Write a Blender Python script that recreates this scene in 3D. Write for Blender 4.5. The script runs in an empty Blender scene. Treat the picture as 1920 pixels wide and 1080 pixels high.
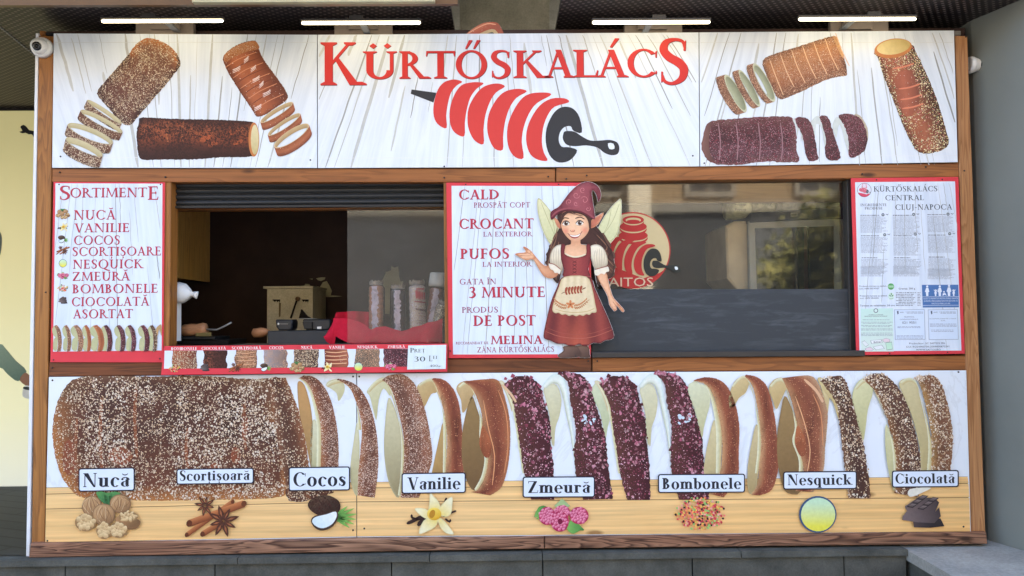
import bpy, bmesh, math, random
from mathutils import Vector, Matrix, noise
from mathutils.geometry import delaunay_2d_cdt
S = bpy.context.scene
COL = S.collection
rnd = random.Random(7)

# ------------------------------------------------------------------ camera, sky, sun, exposure
CAM = Vector((-0.039, -3.8135, 1.661))
RIGHT = Vector((0.99988, -0.0128, -0.00864)).normalized()
FWD = Vector((0.01314, 0.9991, 0.04028)).normalized()
UP = RIGHT.cross(FWD).normalized()
RIGHT = FWD.cross(UP).normalized()
F = 1450.0
cd = bpy.data.cameras.new('camera'); cam = bpy.data.objects.new('camera', cd); COL.objects.link(cam)
cd.sensor_fit = 'HORIZONTAL'; cd.sensor_width = 36.0; cd.lens = F / 1920 * 36
cd.clip_start = 0.05; cd.clip_end = 2000
cam.matrix_world = Matrix.Translation(CAM) @ Matrix((RIGHT, UP, -FWD)).transposed().to_4x4()
S.camera = cam
world = bpy.data.worlds.new('World'); S.world = world; world.use_nodes = True
SUN_EL, SUN_AZ = math.radians(50), math.radians(28)     # the sun stands behind the arcade, to the right
wn = world.node_tree
sky = wn.nodes.new('ShaderNodeTexSky'); sky.sky_type = 'NISHITA'; sky.sun_disc = False
sky.sun_elevation = SUN_EL; sky.sun_rotation = SUN_AZ; sky.dust_density = 4.0; sky.ozone_density = .7
bg = wn.nodes['Background']; bg.inputs['Strength'].default_value = 0.12
wn.links.new(sky.outputs[0], bg.inputs['Color'])
sd = bpy.data.lights.new('sun', 'SUN'); sd.energy = 3.5; sd.angle = math.radians(0.5); sd.color = (1, .95, .87)
sun = bpy.data.objects.new('sun', sd); COL.objects.link(sun)
sdir = Vector((math.sin(SUN_AZ) * math.cos(SUN_EL), math.cos(SUN_AZ) * math.cos(SUN_EL), math.sin(SUN_EL)))
sun.rotation_euler = sdir.to_track_quat('Z', 'Y').to_euler(); sun.location = (6, 12, 20)
S.view_settings.view_transform = 'Standard'; S.view_settings.look = 'None'
S.view_settings.exposure = 3.17; S.view_settings.gamma = 1; S.view_settings.use_curve_mapping = False
S.cycles.max_bounces = 8; S.cycles.transparent_max_bounces = 16

# ------------------------------------------------------------------ measuring helpers
def W(px, py, y=0.0):
    """the point at depth y of the place that a photo pixel measures"""
    d = RIGHT * (px - 960) - UP * (py - 540) + FWD * F
    return CAM + d * ((y - CAM.y) / d.y)
def conv(ox, oy, s):
    return lambda x, y: (ox + x / s, oy + y / s)
def lin(v):
    v = v / 255.0
    return v / 12.92 if v <= .04045 else ((v + .055) / 1.055) ** 2.4
def c(r, g, b): return (lin(r), lin(g), lin(b), 1.0)
def mixc(a, b, t):
    t = max(0, min(1, t)); return tuple(a[i] + (b[i] - a[i]) * t for i in range(3)) + (1.0,)
def smooth(pts, n=4, closed=True):
    out = []; N = len(pts)
    for i in range(N if closed else N - 1):
        if closed: p0, p1, p2, p3 = pts[i - 1], pts[i], pts[(i + 1) % N], pts[(i + 2) % N]
        else: p0, p1, p2, p3 = pts[max(i - 1, 0)], pts[i], pts[i + 1], pts[min(i + 2, N - 1)]
        for k in range(n):
            t = k / n; t2 = t * t; t3 = t2 * t
            out.append(tuple(.5 * (2 * p1[j] + (p2[j] - p0[j]) * t + (2 * p0[j] - 5 * p1[j] + 4 * p2[j] - p3[j]) * t2
                                   + (3 * p1[j] - p0[j] - 3 * p2[j] + p3[j]) * t3) for j in (0, 1)))
    if not closed: out.append(tuple(pts[-1][:2]))
    return out
def ell(cx, cy, rx, ry, a=0, n=28, a0=0, a1=360):
    a = math.radians(a); out = []
    full = abs(a1 - a0) >= 360
    for i in range(n if full else n + 1):
        t = math.radians(a0 + (a1 - a0) * i / n); x = rx * math.cos(t); y = ry * math.sin(t)
        out.append((cx + x * math.cos(a) - y * math.sin(a), cy + x * math.sin(a) + y * math.cos(a)))
    return out
def inside(p, poly):
    x, y = p; r = False; j = len(poly) - 1
    for i in range(len(poly)):
        xi, yi = poly[i]; xj, yj = poly[j]
        if (yi > y) != (yj > y) and x < (xj - xi) * (y - yi) / (yj - yi) + xi: r = not r
        j = i
    return r
def edge_dist(p, poly):
    best = 1e9; x, y = p
    for i in range(len(poly)):
        ax, ay = poly[i - 1]; bx, by = poly[i]
        dx, dy = bx - ax, by - ay; L = dx * dx + dy * dy
        t = 0 if L == 0 else max(0, min(1, ((x - ax) * dx + (y - ay) * dy) / L))
        d = (x - ax - t * dx) ** 2 + (y - ay - t * dy) ** 2
        if d < best: best = d
    return math.sqrt(best)

# ------------------------------------------------------------------ mesh collector
class MB:
    def __init__(s): s.v = []; s.f = []; s.m = []; s.c = []; s.mats = []; s.sm = []
    def mi(s, mat):
        if mat not in s.mats: s.mats.append(mat)
        return s.mats.index(mat)
    def add(s, verts, faces, mat, cols=None, smooth=False):
        b = len(s.v); k = s.mi(mat); s.v += [Vector(v) for v in verts]
        s.c += cols if cols else [(1, 1, 1, 1)] * len(verts)
        for f in faces: s.f.append([b + i for i in f]); s.m.append(k); s.sm.append(smooth)
    def tri2d(s, polys, to3d, mat, col=None, extra=(), flip=True):
        """union of 2D polygons, triangulated; to3d maps a 2D point to the place"""
        vs = []; fs = []
        for p in polys:
            if sum(p[i - 1][0] * p[i][1] - p[i][0] * p[i - 1][1] for i in range(len(p))) < 0: p = p[::-1]
            b = len(vs); vs += [Vector(q) for q in p]; fs.append(list(range(b, b + len(p))))
        vs += [Vector(q) for q in extra]
        try: ov, oe, of, a, b_, fo = delaunay_2d_cdt(vs, [], fs, 0, 1e-7)
        except Exception: return
        faces = [list(f) for f, o in zip(of, fo) if len(o)]
        used = sorted({i for f in faces for i in f}); rm = {u: i for i, u in enumerate(used)}
        pts = [tuple(ov[u]) for u in used]
        verts = [to3d(p) for p in pts]; F2 = []
        for f in faces:
            g = [rm[i] for i in f]
            n = (verts[g[1]] - verts[g[0]]).cross(verts[g[2]] - verts[g[0]])
            if n.y > 0: g = g[::-1]
            F2.append(g)
        cols = [col(p) for p in pts] if callable(col) else [col or (1, 1, 1, 1)] * len(pts)
        s.add(verts, F2, mat, cols)
    def box(s, p, q, mat, col=None):
        x0, y0, z0 = p; x1, y1, z1 = q
        v = [(x0, y0, z0), (x1, y0, z0), (x1, y1, z0), (x0, y1, z0), (x0, y0, z1), (x1, y0, z1), (x1, y1, z1), (x0, y1, z1)]
        s.add(v, [(0, 3, 2, 1), (4, 5, 6, 7), (0, 1, 5, 4), (1, 2, 6, 5), (2, 3, 7, 6), (3, 0, 4, 7)], mat, [col] * 8 if col else None)
    def slab(s, quad, y0, y1, mat, bev=0.0, at=None):
        """a board whose front outline is measured on the photo, front at y0, back at y1"""
        f = [W(x, y, at if at is not None else y0) for x, y in quad]
        for p in f: p.y = y0
        n = len(f)
        if bev:
            cen = sum(f, Vector()) / n; g = []
            for p in f:
                d = cen - p; g.append(p + Vector((math.copysign(bev, d.x), 0, math.copysign(bev, d.z))))
            e = [p + Vector((0, bev, 0)) for p in f]
        bk = [Vector((p.x, y1, p.z)) for p in f]
        rings = [g, e, bk] if bev else [f, bk]
        v = [p for r in rings for p in r]; fc = [tuple(range(n))]
        for k in range(len(rings) - 1):
            for i in range(n):
                j = (i + 1) % n; fc.append((k * n + j, k * n + i, (k + 1) * n + i, (k + 1) * n + j))
        fc.append(tuple(range((len(rings) - 1) * n, len(rings) * n))[::-1])
        nn = (v[1] - v[0]).cross(v[2] - v[0])
        if nn.y > 0: fc = [t[::-1] for t in fc]
        s.add(v, fc, mat)
    def tube(s, pts, r, mat, n=10, col=None, cap=True):
        pts = [Vector(p) for p in pts]; rs = r if isinstance(r, (list, tuple)) else [r] * len(pts)
        v = []; fc = []
        for i, p in enumerate(pts):
            t = (pts[min(i + 1, len(pts) - 1)] - pts[max(i - 1, 0)]).normalized()
            a = t.cross(Vector((0, 0, 1)) if abs(t.z) < .9 else Vector((1, 0, 0))).normalized(); b = t.cross(a)
            for k in range(n):
                an = 2 * math.pi * k / n; v.append(p + (a * math.cos(an) + b * math.sin(an)) * rs[i])
        for i in range(len(pts) - 1):
            for k in range(n):
                j = (k + 1) % n; fc.append((i * n + k, (i + 1) * n + k, (i + 1) * n + j, i * n + j))
        s.add(v, fc, mat, [col] * len(v) if col else None, True)
        if cap:
            b = len(s.v) - len(v); k = s.mi(mat)
            s.f.append([b + i for i in range(n)]); s.m.append(k); s.sm.append(False)
            s.f.append([b + (len(pts) - 1) * n + i for i in range(n)][::-1]); s.m.append(k); s.sm.append(False)
    def lathe(s, cen, axis, prof, mat, n=24):
        """prof: (distance along axis, radius)"""
        cen = Vector(cen); ax = Vector(axis).normalized()
        s.tube([cen + ax * d for d, r in prof], [max(r, 1e-4) for d, r in prof], mat, n)
    def build(s, name, parent=None, loc=None):
        if parent is not None: o0 = parent['_o'] if False else ROOTLOC[parent.name]
        else: o0 = Vector(loc) if loc is not None else Vector()
        me = bpy.data.meshes.new(name)
        me.from_pydata([v - o0 for v in s.v], [], s.f)
        for m in s.mats: me.materials.append(m)
        me.polygons.foreach_set('material_index', s.m)
        me.polygons.foreach_set('use_smooth', s.sm)
        ca = me.color_attributes.new('Col', 'FLOAT_COLOR', 'POINT')
        ca.data.foreach_set('color', [x for q in s.c for x in q])
        me.update()
        o = bpy.data.objects.new(name, me); COL.objects.link(o)
        if parent is not None: o.parent = parent; ROOTLOC[o.name] = o0
        else: o.location = o0; ROOTLOC[o.name] = o0
        return o
ROOTLOC = {}
def tag(o, label, cat, group=None):
    o['label'] = label; o['category'] = cat
    if group: o['group'] = group
    return o
def root(name, loc, label, cat, group=None):
    o = bpy.data.objects.new(name, None); COL.objects.link(o); o.location = loc; o.empty_display_size = .1
    ROOTLOC[o.name] = Vector(loc); return tag(o, label, cat, group)
def structure(o): o['kind'] = 'structure'; return o

# ------------------------------------------------------------------ materials
class NT:
    def __init__(s, name):
        s.m = bpy.data.materials.new(name); s.m.use_nodes = True; s.t = s.m.node_tree
        s.b = s.t.nodes['Principled BSDF']
    def n(s, typ, **kw):
        o = s.t.nodes.new('ShaderNode' + typ)
        for k, v in kw.items():
            if k in o.inputs: s.set(o.inputs[k], v)
            else: setattr(o, k, v)
        return o
    def set(s, inp, v):
        if isinstance(v, bpy.types.NodeSocket): s.t.links.new(v, inp)
        else: inp.default_value = v
    def math(s, op, a, b=0.5, cl=False):
        o = s.t.nodes.new('ShaderNodeMath'); o.operation = op; o.use_clamp = cl
        s.set(o.inputs[0], a); s.set(o.inputs[1], b); return o.outputs[0]
    def mix(s, f, a, b, blend='MIX'):
        o = s.t.nodes.new('ShaderNodeMix'); o.data_type = 'RGBA'; o.blend_type = blend
        s.set(o.inputs[0], f); s.set(o.inputs[6], a); s.set(o.inputs[7], b); return o.outputs[2]
    def pos(s, sc=(1, 1, 1), off=(0, 0, 0)):
        g = s.n('NewGeometry'); m = s.n('Mapping'); s.set(m.inputs[0], g.outputs['Position'])
        m.inputs['Scale'].default_value = sc; m.inputs['Location'].default_value = off; return m.outputs[0]
    def noise(s, vec, scale, detail=3, rough=.5, dist=0):
        o = s.t.nodes.new('ShaderNodeTexNoise'); s.set(o.inputs['Vector'], vec); o.inputs['Scale'].default_value = scale
        o.inputs['Detail'].default_value = detail; o.inputs['Roughness'].default_value = rough; o.inputs['Distortion'].default_value = dist
        return o.outputs['Fac']
    def ramp(s, f, stops):
        o = s.t.nodes.new('ShaderNodeValToRGB'); s.set(o.inputs[0], f); e = o.color_ramp.elements
        while len(e) < len(stops): e.new(.5)
        for k, (p, q) in zip(e, stops): k.position = p; k.color = q if isinstance(q, tuple) else (q, q, q, 1)
        return o.outputs[0]
    def out(s, col, rough=.5, spec=.3, metal=0, bump=None, bd=.002, bs=.3):
        s.set(s.b.inputs['Base Color'], col); s.set(s.b.inputs['Roughness'], rough)
        s.b.inputs['Specular IOR Level'].default_value = spec; s.b.inputs['Metallic'].default_value = metal
        if bump is not None:
            o = s.t.nodes.new('ShaderNodeBump'); o.inputs['Strength'].default_value = bs; o.inputs['Distance'].default_value = bd
            s.set(o.inputs['Height'], bump); s.t.links.new(o.outputs[0], s.b.inputs['Normal'])
        return s.m
def m_plain(name, col, rough=.5, spec=.3, metal=0, var=.12, sc=9.0, bump=0):
    n = NT(name); f = n.noise(n.pos(), sc, 5, .6)
    d = tuple(x * (1 - var) for x in col[:3]) + (1,); u = tuple(min(x * (1 + var), .95) for x in col[:3]) + (1,)
    k = n.ramp(f, [(.3, d), (.7, u)])
    return n.out(k, rough, spec, metal, n.noise(n.pos(), sc * 14, 3) if bump else None, bump or .001)
def m_print(name, mottle=.12, sc=60, rough=.42, grain=0):
    n = NT(name); a = n.n('Attribute', attribute_name='Col').outputs['Color']
    f = n.noise(n.pos(), sc, 4, .6)
    k = n.ramp(f, [(.3, 1 - mottle), (.7, 1.0)])
    return n.out(n.mix(1.0, a, k, 'MULTIPLY'), rough, .25)
def m_speck(name, layers, mottle=.35, msc=14, stretch=(1, 1, 1), rough=.42, dens_sc=9):
    """printed crust: base colour from the print, scattered with specks; layers = (scale, radius, density, colour a, colour b)"""
    n = NT(name); col = n.n('Attribute', attribute_name='Col').outputs['Color']
    f = n.noise(n.pos(stretch), msc, 6, .65, .6)
    col = n.mix(1.0, col, n.ramp(f, [(.25, 1 - mottle), (.5, 1.0 - mottle * .25), (.75, 1.0)]), 'MULTIPLY')
    dn = n.ramp(n.noise(n.pos((1, 1, 1), (3, 1, 2)), dens_sc, 4, .65), [(.32, .12), (.62, 1.3)])
    for i, (sc, rad, dens, ca, cb) in enumerate(layers):
        p = n.pos((1, 1, 1), (i * 1.7, 0, i * .9))
        wob = n.n('TexNoise', Scale=sc * 1.3); n.set(wob.inputs['Vector'], p)
        vm = n.n('VectorMath', operation='MULTIPLY_ADD'); n.set(vm.inputs[0], wob.outputs['Color'])
        vm.inputs[1].default_value = (.9 / sc,) * 3; n.set(vm.inputs[2], p)
        v = n.n('TexVoronoi', Scale=sc); n.set(v.inputs['Vector'], vm.outputs[0])
        se = n.n('SeparateColor'); n.set(se.inputs[0], v.outputs['Color'])
        pres = n.math('LESS_THAN', se.outputs[0], n.math('MULTIPLY', dn, dens))
        r = n.math('MULTIPLY', n.math('ADD', n.math('MULTIPLY', se.outputs[2], .7), .6), rad)
        core = n.math('LESS_THAN', v.outputs['Distance'], r)
        halo = n.math('LESS_THAN', v.outputs['Distance'], n.math('MULTIPLY', r, 1.55))
        col = n.mix(n.math('MULTIPLY', n.math('MULTIPLY', halo, pres), .4), col, (.02, .008, .004, 1))
        col = n.mix(n.math('MULTIPLY', core, pres), col, n.mix(se.outputs[1], ca, cb))
    return n.out(col, rough, .25)
def m_wood(name, c0, c1, c2, axis='x', sc=1.0, fig=.5, rough=.5, off=0.0):
    n = NT(name); st = (.35, 3, 4.5) if axis == 'x' else (4.5, 3, .35)
    st = tuple(k * sc for k in st)
    p = n.pos(st, (off, off * .7, off * 1.3))
    big = n.noise(p, 1.6, 3, .5, .8)
    rings = n.math('FRACT', n.math('MULTIPLY', big, 13))
    rings = n.ramp(rings, [(0, 1.0), (.55, .55), (.85, 0.0), (1.0, .9)])
    fine = n.noise(n.pos(tuple(k * (12 if i != (0 if axis == 'x' else 2) else 3) for i, k in enumerate(st)), (off, 0, off)), 1.5, 4, .6)
    base = n.mix(n.ramp(n.noise(p, .9, 2), [(.3, 0.0), (.7, 1.0)]), c0, c1)
    k = n.mix(n.math('MULTIPLY', n.math('SUBTRACT', 1.0, rings), fig), base, c2)
    k = n.mix(1.0, k, n.ramp(fine, [(.3, .72), (.7, 1.05)]), 'MULTIPLY')
    kn = n.n('TexVoronoi', Scale=1.0); n.set(kn.inputs['Vector'], n.pos((2.3, 1, 7) if axis == 'x' else (7, 1, 2.3), (off * 2, 0, off)))
    k = n.mix(n.ramp(kn.outputs['Distance'], [(.06, .85), (.12, 0.0)]), k, tuple(x * .35 for x in c2[:3]) + (1,))
    return n.out(k, rough, .35, 0, fine, .001)
M = {}
M['pine_h'] = m_wood('pine_beam', c(150, 91, 45), c(170, 108, 57), c(94, 52, 23), 'x', 1.0, .5)
M['pine_v'] = m_wood('pine_post', c(158, 102, 46), c(178, 120, 60), c(108, 64, 28), 'z', 1.0, .6)
M['pine_r'] = m_wood('pale_pine_post', c(178, 126, 80), c(194, 142, 94), c(126, 76, 38), 'z', 1.3, .6, off=4.2)
M['sill'] = m_wood('weathered_board', c(146, 100, 74), c(172, 130, 102), c(56, 28, 18), 'x', 1.9, .95, off=2.1)
M['sill2'] = m_wood('dark_board', c(120, 66, 34), c(140, 84, 46), c(60, 30, 14), 'x', 1.3, .6, off=7.7)
M['print'] = m_print('print'); M['flat'] = m_print('flat_print', .03, 40)
M['shutter'] = m_plain('shutter_metal', c(44, 45, 46), .45, .4, 0, .1)
M['dark'] = m_plain('dark_plastic', c(30, 31, 33), .45, .4)
M['screw'] = m_plain('screw_black', c(28, 24, 26), .4, .5)
M['whitetrim'] = m_plain('white_cladding', c(222, 224, 226), .4, .35, 0, .05)
M['white'] = m_plain('white_plastic', c(224, 224, 220), .35, .4, 0, .04)
M['housing'] = m_plain('lamp_housing', c(70, 68, 66), .5, .3)
M['greymetal'] = m_plain('grey_metal', c(128, 128, 126), .4, .4, .3)
M['inner'] = m_plain('dark_brown_lining', c(64, 47, 42), .6, .25, 0, .25, 4)
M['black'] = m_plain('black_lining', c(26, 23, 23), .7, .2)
def m_glass(name, tint=.95, f0=.07, haze=0, rough=.02):
    n = NT(name); t = n.t; t.nodes.remove(n.b)
    o = t.nodes['Material Output']; lw = n.n('LayerWeight'); lw.inputs['Blend'].default_value = .5
    f = n.math('ADD', n.math('MULTIPLY', n.math('POWER', lw.outputs['Facing'], 5.0), 1 - f0), f0)
    tr = n.n('BsdfTransparent'); tr.inputs[0].default_value = (tint, tint, tint * .99, 1)
    gl = n.n('BsdfGlossy'); gl.inputs['Roughness'].default_value = rough
    mx = n.n('MixShader'); n.set(mx.inputs[0], f); t.links.new(tr.outputs[0], mx.inputs[1]); t.links.new(gl.outputs[0], mx.inputs[2])
    last = mx.outputs[0]
    if haze:
        df = n.n('BsdfDiffuse'); df.inputs[0].default_value = (.5, .52, .5, 1)
        m2 = n.n('MixShader'); d = n.noise(n.pos((1, 1, 3)), 3, 4, .6)
        n.set(m2.inputs[0], n.math('MULTIPLY', d, haze)); t.links.new(last, m2.inputs[1]); t.links.new(df.outputs[0], m2.inputs[2]); last = m2.outputs[0]
    t.links.new(last, o.inputs[0]); return n.m
M['glass'] = m_glass('window_glass', .96, .045, .03, .035)
M['glass2'] = m_glass('dusty_glass', .94, .05, .04, .06)
M['film'] = m_glass('clear_film', .97, .03, .015, .12)
def m_emit(name, col, st):
    n = NT(name); n.b.inputs['Base Color'].default_value = (1, 1, 1, 1)
    n.b.inputs['Emission Color'].default_value = col; n.b.inputs['Emission Strength'].default_value = st; return n.m
M['led'] = m_emit('lit_tube', (1, .82, .5, 1), 1.7)
def m_concrete(name, a, b, sc=3):
    n = NT(name); f = n.noise(n.pos(), sc, 8, .65); g = n.noise(n.pos(), sc * 18, 4, .7)
    k = n.mix(1.0, n.ramp(f, [(.3, a), (.7, b)]), n.ramp(g, [(.3, .78), (.65, 1.05)]), 'MULTIPLY')
    return n.out(k, .85, .2, 0, g, .003)
M['concrete'] = m_concrete('concrete', c(122, 121, 108), c(156, 154, 140), 5)
M['pier'] = m_plain('grey_render', c(122, 125, 118), .7, .25, 0, .10, 1.2, .001)
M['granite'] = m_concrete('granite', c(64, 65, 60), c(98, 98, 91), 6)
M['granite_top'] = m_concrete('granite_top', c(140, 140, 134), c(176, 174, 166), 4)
M['bronze'] = m_plain('brown_fascia', c(98, 72, 44), .4, .4, .2, .1)
M['cream'] = m_plain('cream_fascia', c(176, 168, 132), .6, .3, 0, .08)
def m_soffit():
    n = NT('perforated_soffit'); p = n.pos((1, 1, 1)); rot = n.n('Mapping'); n.set(rot.inputs[0], p); rot.inputs['Rotation'].default_value = (0, 0, .6)
    v = n.n('TexVoronoi', Scale=34.0); v.inputs['Randomness'].default_value = .0; n.set(v.inputs['Vector'], rot.outputs[0])
    k = n.ramp(v.outputs['Distance'], [(.2, c(122, 110, 106)), (.34, c(40, 34, 33))])
    st = n.math('FRACT', n.math('MULTIPLY', n.n('SeparateXYZ', Vector=p).outputs[1], 1.7))
    k = n.mix(n.ramp(st, [(.0, 1.0), (.03, 0.0)]), k, c(22, 18, 18))
    return n.out(k, .5, .4, .2)
M['soffit'] = m_soffit()
def m_tiles(name, a, b, joint, sx, sy, rot=0):
    n = NT(name); mp = n.n('Mapping'); n.set(mp.inputs[0], n.pos()); mp.inputs['Rotation'].default_value = (0, 0, rot)
    t = n.n('TexBrick', Color1=a, Color2=b, Mortar=joint, Scale=1.0); t.offset = 0.5
    t.inputs['Mortar Size'].default_value = .008; t.inputs['Brick Width'].default_value = sx; t.inputs['Row Height'].default_value = sy
    n.set(t.inputs['Vector'], mp.outputs[0]); g = n.noise(n.pos(), 30, 5, .7)
    return n.out(n.mix(1.0, t.outputs[0], n.ramp(g, [(.3, .8), (.7, 1.05)]), 'MULTIPLY'), .6, .3, 0, g, .002)
M['floor'] = m_tiles('arcade_tiles', c(40, 42, 45), c(48, 50, 52), c(18, 18, 20), 1.2, .12, .35)
M['paving'] = m_tiles('street_paving', c(128, 124, 118), c(140, 136, 128), c(90, 86, 80), .6, .4, 0)

# ------------------------------------------------------------------ ground, plinth, arcade
GZ = 0.0
PZ = W(960, 1037, -.05).z                   # top of the granite plinth
g = MB(); R = 400; g.add([(-R, -R, 0), (R, -R, 0), (R, R, 0), (-R, R, 0)], [(0, 1, 2, 3)], M['paving'])
structure(g.build('pavement'))
PF = -.075                                  # front of the plinth
g = MB()
xs = [-6.0]
for px in (118, 400, 733, 1018, 1300, 1586):
    xs.append(W(px, 1065, PF).x)
xs[0] = xs[1] - 1.1
XR = W(1703, 1030, PF).x
xs.append(XR)
xs = [-4.3, -3.2] + xs[1:]
zc = W(900, 1052, PF).z
for i in range(len(xs) - 1):
    g.box((xs[i] + .003, PF + .02, 0), (xs[i + 1] - .003, PF + .06, zc - .004), M['granite'])
xs2 = [-4.3] + [W(px, 1040, PF).x for px in (445, 805, 1017, 1390)] + [XR]
for i in range(len(xs2) - 1):
    g.box((xs2[i] + .002, PF, zc), (xs2[i + 1] - .002, 1.9, PZ), M['granite'])
g.box((-4.3, PF + .06, 0), (XR, 1.9, zc - .002), M['granite'])
structure(g.build('plinth'))
# granite step block that juts forward at the right
g = MB()
fz = PZ - .006
yf = -.62
XR2 = XR
pts = [(XR2, PF - .002), (XR2, yf), (6.5, yf), (6.5, 1.9), (XR2, 1.9)]
top = [Vector((x, y, fz)) for x, y in pts]; bot = [Vector((x, y, fz - .05)) for x, y in pts]
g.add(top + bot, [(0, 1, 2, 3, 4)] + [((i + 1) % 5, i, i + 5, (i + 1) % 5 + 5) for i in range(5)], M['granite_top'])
p2 = [(XR2 + .02, PF), (XR2 + .02, yf + .02), (6.5, yf + .02), (6.5, 1.9), (XR2 + .02, 1.9)]
a = [Vector((x, y, fz - .05)) for x, y in p2]; b = [Vector((x, y, 0)) for x, y in p2]
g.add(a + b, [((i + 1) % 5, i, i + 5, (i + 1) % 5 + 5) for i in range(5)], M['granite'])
structure(g.build('platform'))
g = MB(); g.add([(-7, .0, PZ - .12), (-2.3, .0, PZ - .12), (-2.3, 1.9, PZ - .12), (-7, 1.9, PZ - .12)], [(0, 1, 2, 3)], M['floor'])
g.add([(-7, .0, PZ + .004), (-2.36, .0, PZ + .004), (-2.36, 1.9, PZ + .004), (-7, 1.9, PZ + .004)], [(0, 1, 2, 3)], M['floor'])
structure(g.build('arcade_floor'))

arc = root('arcade_building', (0, 1.9, PZ), 'dark arcade behind the stand with perforated soffit, concrete column and grey wall', 'building')
CZ = 3.18; CL = W(860, 30, .62).x; CR_ = W(1032, 30, .62).x
for xa, xb in ((-9, CL), (CR_, 9)):
    g = MB(); g.box((xa, -.3, CZ), (xb, 2.2, CZ + .03), M['soffit']); g.build('soffit', arc)
g = MB(); g.box((CL, -.3, 3.75), (CR_, 2.2, 3.8), M['black']); g.build('soffit_recess', arc)
# facade above, with a fascia edge that just shows along the top of the picture
g = MB(); z0 = W(300, 8, .1).z
g.box((-9, -.36, W(300, 9, -.36).z), (W(858, 9, -.36).x, -.335, z0 + .5), M['bronze']); g.build('fascia_beam', arc)
g = MB(); g.box((W(360, 4, -.39).x, -.39, W(360, 4, -.39).z), (W(815, 4, -.39).x, -.362, z0 + .4), M['cream']); g.build('fascia_panel', arc)
g = MB(); g.box((-9, -.36, z0 + .502), (9, 9, 12), M['concrete']); g.build('upper_wall', arc)
g = MB(); a = W(862, 30, .62); b = W(1030, 30, .62); g.box((a.x, .62, PZ), (b.x, 1.2, 3.748), M['concrete']); g.build('column', arc)
def on_floor(px, py):
    d = W(px, py, 0) - CAM; return CAM + d * ((PZ - .006 - CAM.z) / d.z)
f0, f1 = on_floor(1853, 1013), on_floor(1920, 1033); dv = (f1 - f0); px = f0.x
pp = [(f0.x, 1.9), (f0.x, f0.y), (f1.x, f1.y), (f1.x + dv.x * 3, f1.y + dv.y * 3), (7, f1.y + dv.y * 3), (7, 1.9)]
g = MB(); n6 = len(pp); g.add([Vector((x, y, PZ - .005)) for x, y in pp] + [Vector((x, y, CZ - .002)) for x, y in pp], [(i, (i + 1) % n6, (i + 1) % n6 + n6, i + n6) for i in range(n6)], M['pier']); g.build('pier_wall', arc)
M['joint'] = m_plain('wall_joint', c(66, 68, 64), .8, .1)
px += .6
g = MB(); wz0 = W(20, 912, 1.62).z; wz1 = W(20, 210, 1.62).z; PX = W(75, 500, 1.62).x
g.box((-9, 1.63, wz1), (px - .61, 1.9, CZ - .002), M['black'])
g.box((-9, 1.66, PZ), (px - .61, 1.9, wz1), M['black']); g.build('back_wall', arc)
M['dotlight'] = m_plain('soffit_rivet', c(150, 148, 140), .4, .4)
g = MB()
for i in range(26):
    t = i / 25; x, y = 1916 - 122 * t, 12 + 75 * t
    d = (W(x, y, 0) - CAM); p = CAM + d * ((CZ - CAM.z) / d.z)
    g.lathe((p.x, p.y, CZ - .001), (0, 0, -1), [(0, .007), (.004, .006), (.005, 0)], M['dotlight'], 8)
g.build('rivet_row', arc); g = MB()
for i in range(16):
    t = (i / 15) ** 1.0; x, y = 250 - 255 * t, 18 + 30 * t
    x, y = 0 + 68 * t, 50 + 55 * t
    d = (W(x, y, 0) - CAM); p = CAM + d * ((CZ - CAM.z) / d.z)
    g.lathe((p.x, p.y, CZ - .001), (0, 0, -1), [(0, .007), (.004, .006), (.005, 0)], M['dotlight'], 8)
g.build('rivet_row', arc)

# ------------------------------------------------------------------ the kiosk
KB = PZ + .002
kio = root('kiosk', (0, .7, KB), 'timber framed street food kiosk with pine posts covered in printed signs', 'kiosk')
def kpart(name, quad, y0, y1, mat, bev=.003, parent=None):
    b = MB(); b.slab(quad, y0, y1, mat, bev); return b.build(name, parent or kio)
lp = kpart('post', [(72.5, 67), (100.5, 68), (83.5, 1017), (59, 1018)], 0, .09, M['pine_v'])
rp = kpart('post', [(1791, 67), (1814, 67), (1848, 999), (1821, 1000)], 0, .09, M['pine_r'])
kpart('post_cap', [(74, 57), (83, 57.5), (83, 66), (74, 66)], .01, .06, M['pine_v'])
kpart('beam', [(97.5, 316), (1041, 316), (1041, 341.5), (97, 341.5)], .004, .09, M['pine_h'])
kpart('beam', [(1043, 315), (1797.5, 306), (1798.5, 332), (1043, 341)], .003, .09, M['pine_h'])
kpart('beam', [(92, 678.5), (1109, 671), (1109, 697), (91, 706)], .004, .09, M['sill2'])
kpart('beam', [(1111, 671), (1810, 667), (1812, 694), (1111, 697)], .003, .09, M['pine_h'])
kpart('bottom_board', [(57, 1019), (1020, 1006.5), (1020, 1029), (53.5, 1046)], -.03, .05, M['sill'], .004)
kpart('bottom_board', [(1021.5, 1006.5), (1850, 998.5), (1852, 1020), (1021.5, 1029)], -.029, .05, M['sill'], .004)
kpart('mullion', [(308.5, 342), (320.5, 342), (317, 646), (304.5, 679)], .002, .09, M['pine_v'])
kpart('mullion', [(831.5, 342), (846, 342), (845, 672), (834.5, 672)], .002, .09, M['pine_v'])
kpart('side_panel', [(66.5, 62), (72, 62), (55, 1046), (48.5, 1047)], -.002, 1.4, M['whitetrim'], .002)
kpart('corner_cap', [(85, 60.5), (100, 61), (100, 66.5), (85, 66)], .02, .06, M['dark'])
kpart('corner_cap', [(1789.5, 57.5), (1802, 57.5), (1802, 66), (1789.5, 66)], .02, .06, M['greymetal'])
x0, x1 = W(80, 500, .1).x, W(1822, 500, .1).x
zt = W(900, 68, .1).z; zb = KB + .06
zw0 = W(500, 646, .1).z; zw1 = W(500, 338, .1).z
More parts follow.
